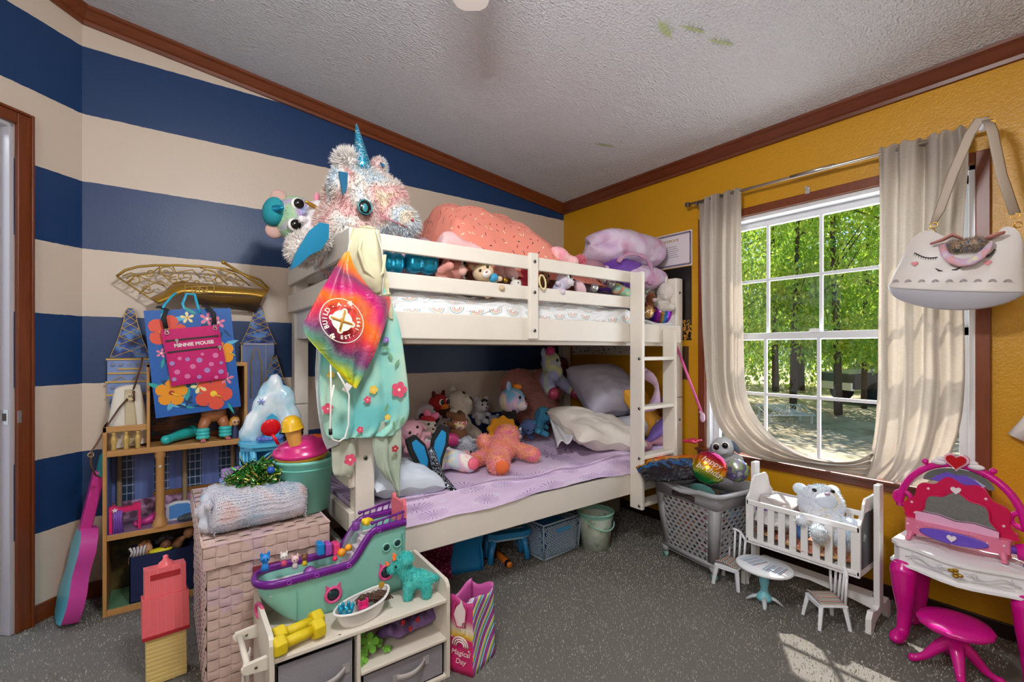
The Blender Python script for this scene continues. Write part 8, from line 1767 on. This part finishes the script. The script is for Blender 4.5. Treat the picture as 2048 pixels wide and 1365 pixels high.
for px, py in ((1835, 530), (1979, 528)): q = MB(); q.prism([(-y, z) for y, z in heart(.011)], 0, .002, M=TR(onbag(px, py), (90, 0, -90))); q.build('cheek_heart', mat('#d8808a', .5), hg, label='pink heart cheek')
for k in range(9):
    px = 1797 + 222 * (k / 8) ** 1.05; q = MB(); c_ = onbag(px, 566)
    for r, mi in ((.010, 0), (.007, 1), (.0045, 0)): q.tube([c_ + Vector((-.001, r * math.cos(R(a)), r * math.sin(R(a)))) for a in range(0, 181, 20)], .001, 5, mi=mi)
    q.build('embossed_arc', [mat('#c0a8a8', .4), mat('#9aa0b0', .4)], hg)
q = MB(); q.tube([onbag(px, py) + Vector((-.012 - .02 * math.sin(PI * k / 8), 0, 0)) for k, (px, py) in enumerate(((1890, 493), (1897, 512), (1910, 524), (1930, 530), (1950, 527), (1968, 516), (1980, 502), (1985, 488), (1984, 484)))], [.012, .013, .014, .015, .015, .014, .012, .01, .006], 10, flat=.35); o = q.build('horn_loop', tiedye('pastel_leather', ['#a8d0c8', '#e0dcb0', '#c8b0d0', '#d8a0a0', '#c8b8d8'], 18, False), hg, label='pastel loop of the unicorn horn')
q = MB(); q.tube([hp_(1862, 488, 2.42), hp_(1885, 480, 2.41), hp_(1905, 470, 2.42), hp_(1925, 478, 2.42)], [.010, .014, .016, .010], 10, flat=.4); q.build('ear_flap', mat('#c08078', .5), hg, label='coral lined ear flap'); q = MB(); q.tube([hp_(1975, 478, 2.43), hp_(1992, 470, 2.42), hp_(2008, 466, 2.43)], [.016, .018, .012], 10, flat=.4); q.build('ear_flap', mat('#c08078', .5), hg, label='coral lined ear flap')
bb, V_, N_ = baked(blobs([(hp_(1920, 492, 2.43), (.03, .035, .022)), (hp_(1950, 488, 2.43), (.03, .035, .022))]), .008); fur(bb, V_, N_, 2500, .016, .0012, .3); bb.build('fur_mane', tiedye('mane_fur', ['#8a2a3a', '#7a8aa0', '#c0a080', '#4a6a70', '#a8a8b8'], 30), hg, label='dark multicolour fur mane')
sl_, ap, sr = hp_(1866, 448), hp_(1958, 240, 2.50), hp_(2030, 428)
q = MB(); q.tube([sl_, hp_(1880, 420), hp_(1905, 350), hp_(1940, 268), ap, hp_(1975, 240, 2.50)], [.010, .016, .017, .017, .017, .017], 8, flat=.14); q.tube([hp_(1975, 240, 2.50), hp_(1985, 262), hp_(2003, 350), sr], .017, 8, flat=.14); q.build('strap', mat('#b5a594', .6), hg, label='beige fabric shoulder strap')
GB_ = metal('#d8a84a', .2)
for p_, q_ in ((hp_(1868, 450), hp_(1862, 462)), (hp_(2031, 432), hp_(2036, 450))):
    q = MB(); q.torus(p_, .012, .0022, (0, 90, 0), nu=18, nv=6, sx=.7); q.torus(q_, .010, .002, (0, 80, 20), nu=18, nv=6); q.build('gold_clasp', GB_, hg)
q = MB(); q.box(hp_(1984, 244, 2.50), (.006, .022, .012)); q.build('gold_slider', GB_, hg)
# ------------------------------------------------------------------ papers on the yellow wall
def wallsheet(name, label, p00, p11, m, cat, mar=None):
    a, b = rayp(*p00, 'x', X1 - .003), rayp(*p11, 'x', X1 - .003); y0, y1, z0, z1 = min(a.y, b.y), max(a.y, b.y), min(a.z, b.z), max(a.z, b.z)
    t = thing(name, label, cat, (X1 - .001, (y0 + y1) / 2, z0)); q = MB(); w = (y1 - y0) / 2; q.bx(-.002, 0, -w, w, 0, z1 - z0); q.build('sheet', m, t); return t, w, z1 - z0
t, w, h = wallsheet('certificate', 'white certificate with a patterned border on the yellow wall above the bed end', (1300, 478), (1384, 530), mat('#ddd4da', .6), 'certificate')
q = MB()
for y in (-1, 1): q.bx(-.003, -.002, y * w * .93 - .006, y * w * .93 + .006, .01, h - .01)
for z in (.012, h - .012): q.bx(-.003, -.002, -w * .93, w * .93, z - .006, z + .006)
q.build('border', mat('#77707e', .6, 0, None, .6), t)
tm = text_mesh('CERTIFICATE', .022, mat('#a8863a', .5), t, (-.0025, 0, h * .78), (90, 0, -90), .0003, bold=.0004)
q = MB()
for k in range(6): q.bx(-.003, -.002, -w * (.3 + .05 * (k % 3)), w * (.3 + .04 * (k % 2)), h * (.6 - .06 * k), h * (.6 - .06 * k) + .003)
q.build('text_lines', mat('#8a8490', .6), t)
pst = NB('concert_poster'); _n = pst.noise(pst.co(), 60, 3); _zz = pst.sep(pst.co())[2]; PST = pst.fin(pst.mix(pst.math('MULTIPLY', pst.math('GREATER_THAN', _n, .52), pst.math('LESS_THAN', _zz, .13)), '#17130f', '#b8822e'), .3)
wallsheet('dark_poster', 'dark poster with glittering gold crowd at its foot behind the bed post', (1300, 545), (1383, 681), PST, 'poster')
t, w, h = wallsheet('wooden_sign', 'small dark wooden plaque on the yellow wall under the poster', (1355, 693), (1377, 760), mat('#4a2a16', .6, 0, (30, .5), .2), 'plaque')
t, w, h = wallsheet('comic_strip_print', 'long narrow black and white drawn print on the wall below the upper bunk', (1145, 692), (1290, 711), mat('#cfc9c0', .6), 'print')
q = MB(); rnd = random.Random(12)
for k in range(46): y, z = rnd.uniform(-w * .96, w * .96), rnd.uniform(.1 * h, .8 * h); q.prism([(y + rnd.uniform(-.012, .012), z + rnd.uniform(-.012, .012)) for _ in range(4)][:3] + [(y, z + .01)], .0022, .0028, k % 3, M=Matrix(((0, 0, -1, 0), (-1, 0, 0, 0), (0, 1, 0, 0), (0, 0, 0, 1))))
q.build('drawings', [mat('#2a2a30', .6), mat('#2f4a8a', .6), mat('#b8923a', .6)], t)
q = MB(); q.tube([(X1 - .02, .30, .80), (X1 - .02, .27, .86), (X1 - .02, .255, .92)], [.03, .025, .012], 10); o = q.build('wall_hook', mat('#d8d4d0', .6)); center(o); tag(o, 'white plastic piece on the yellow wall at the right edge of the picture', 'hook')
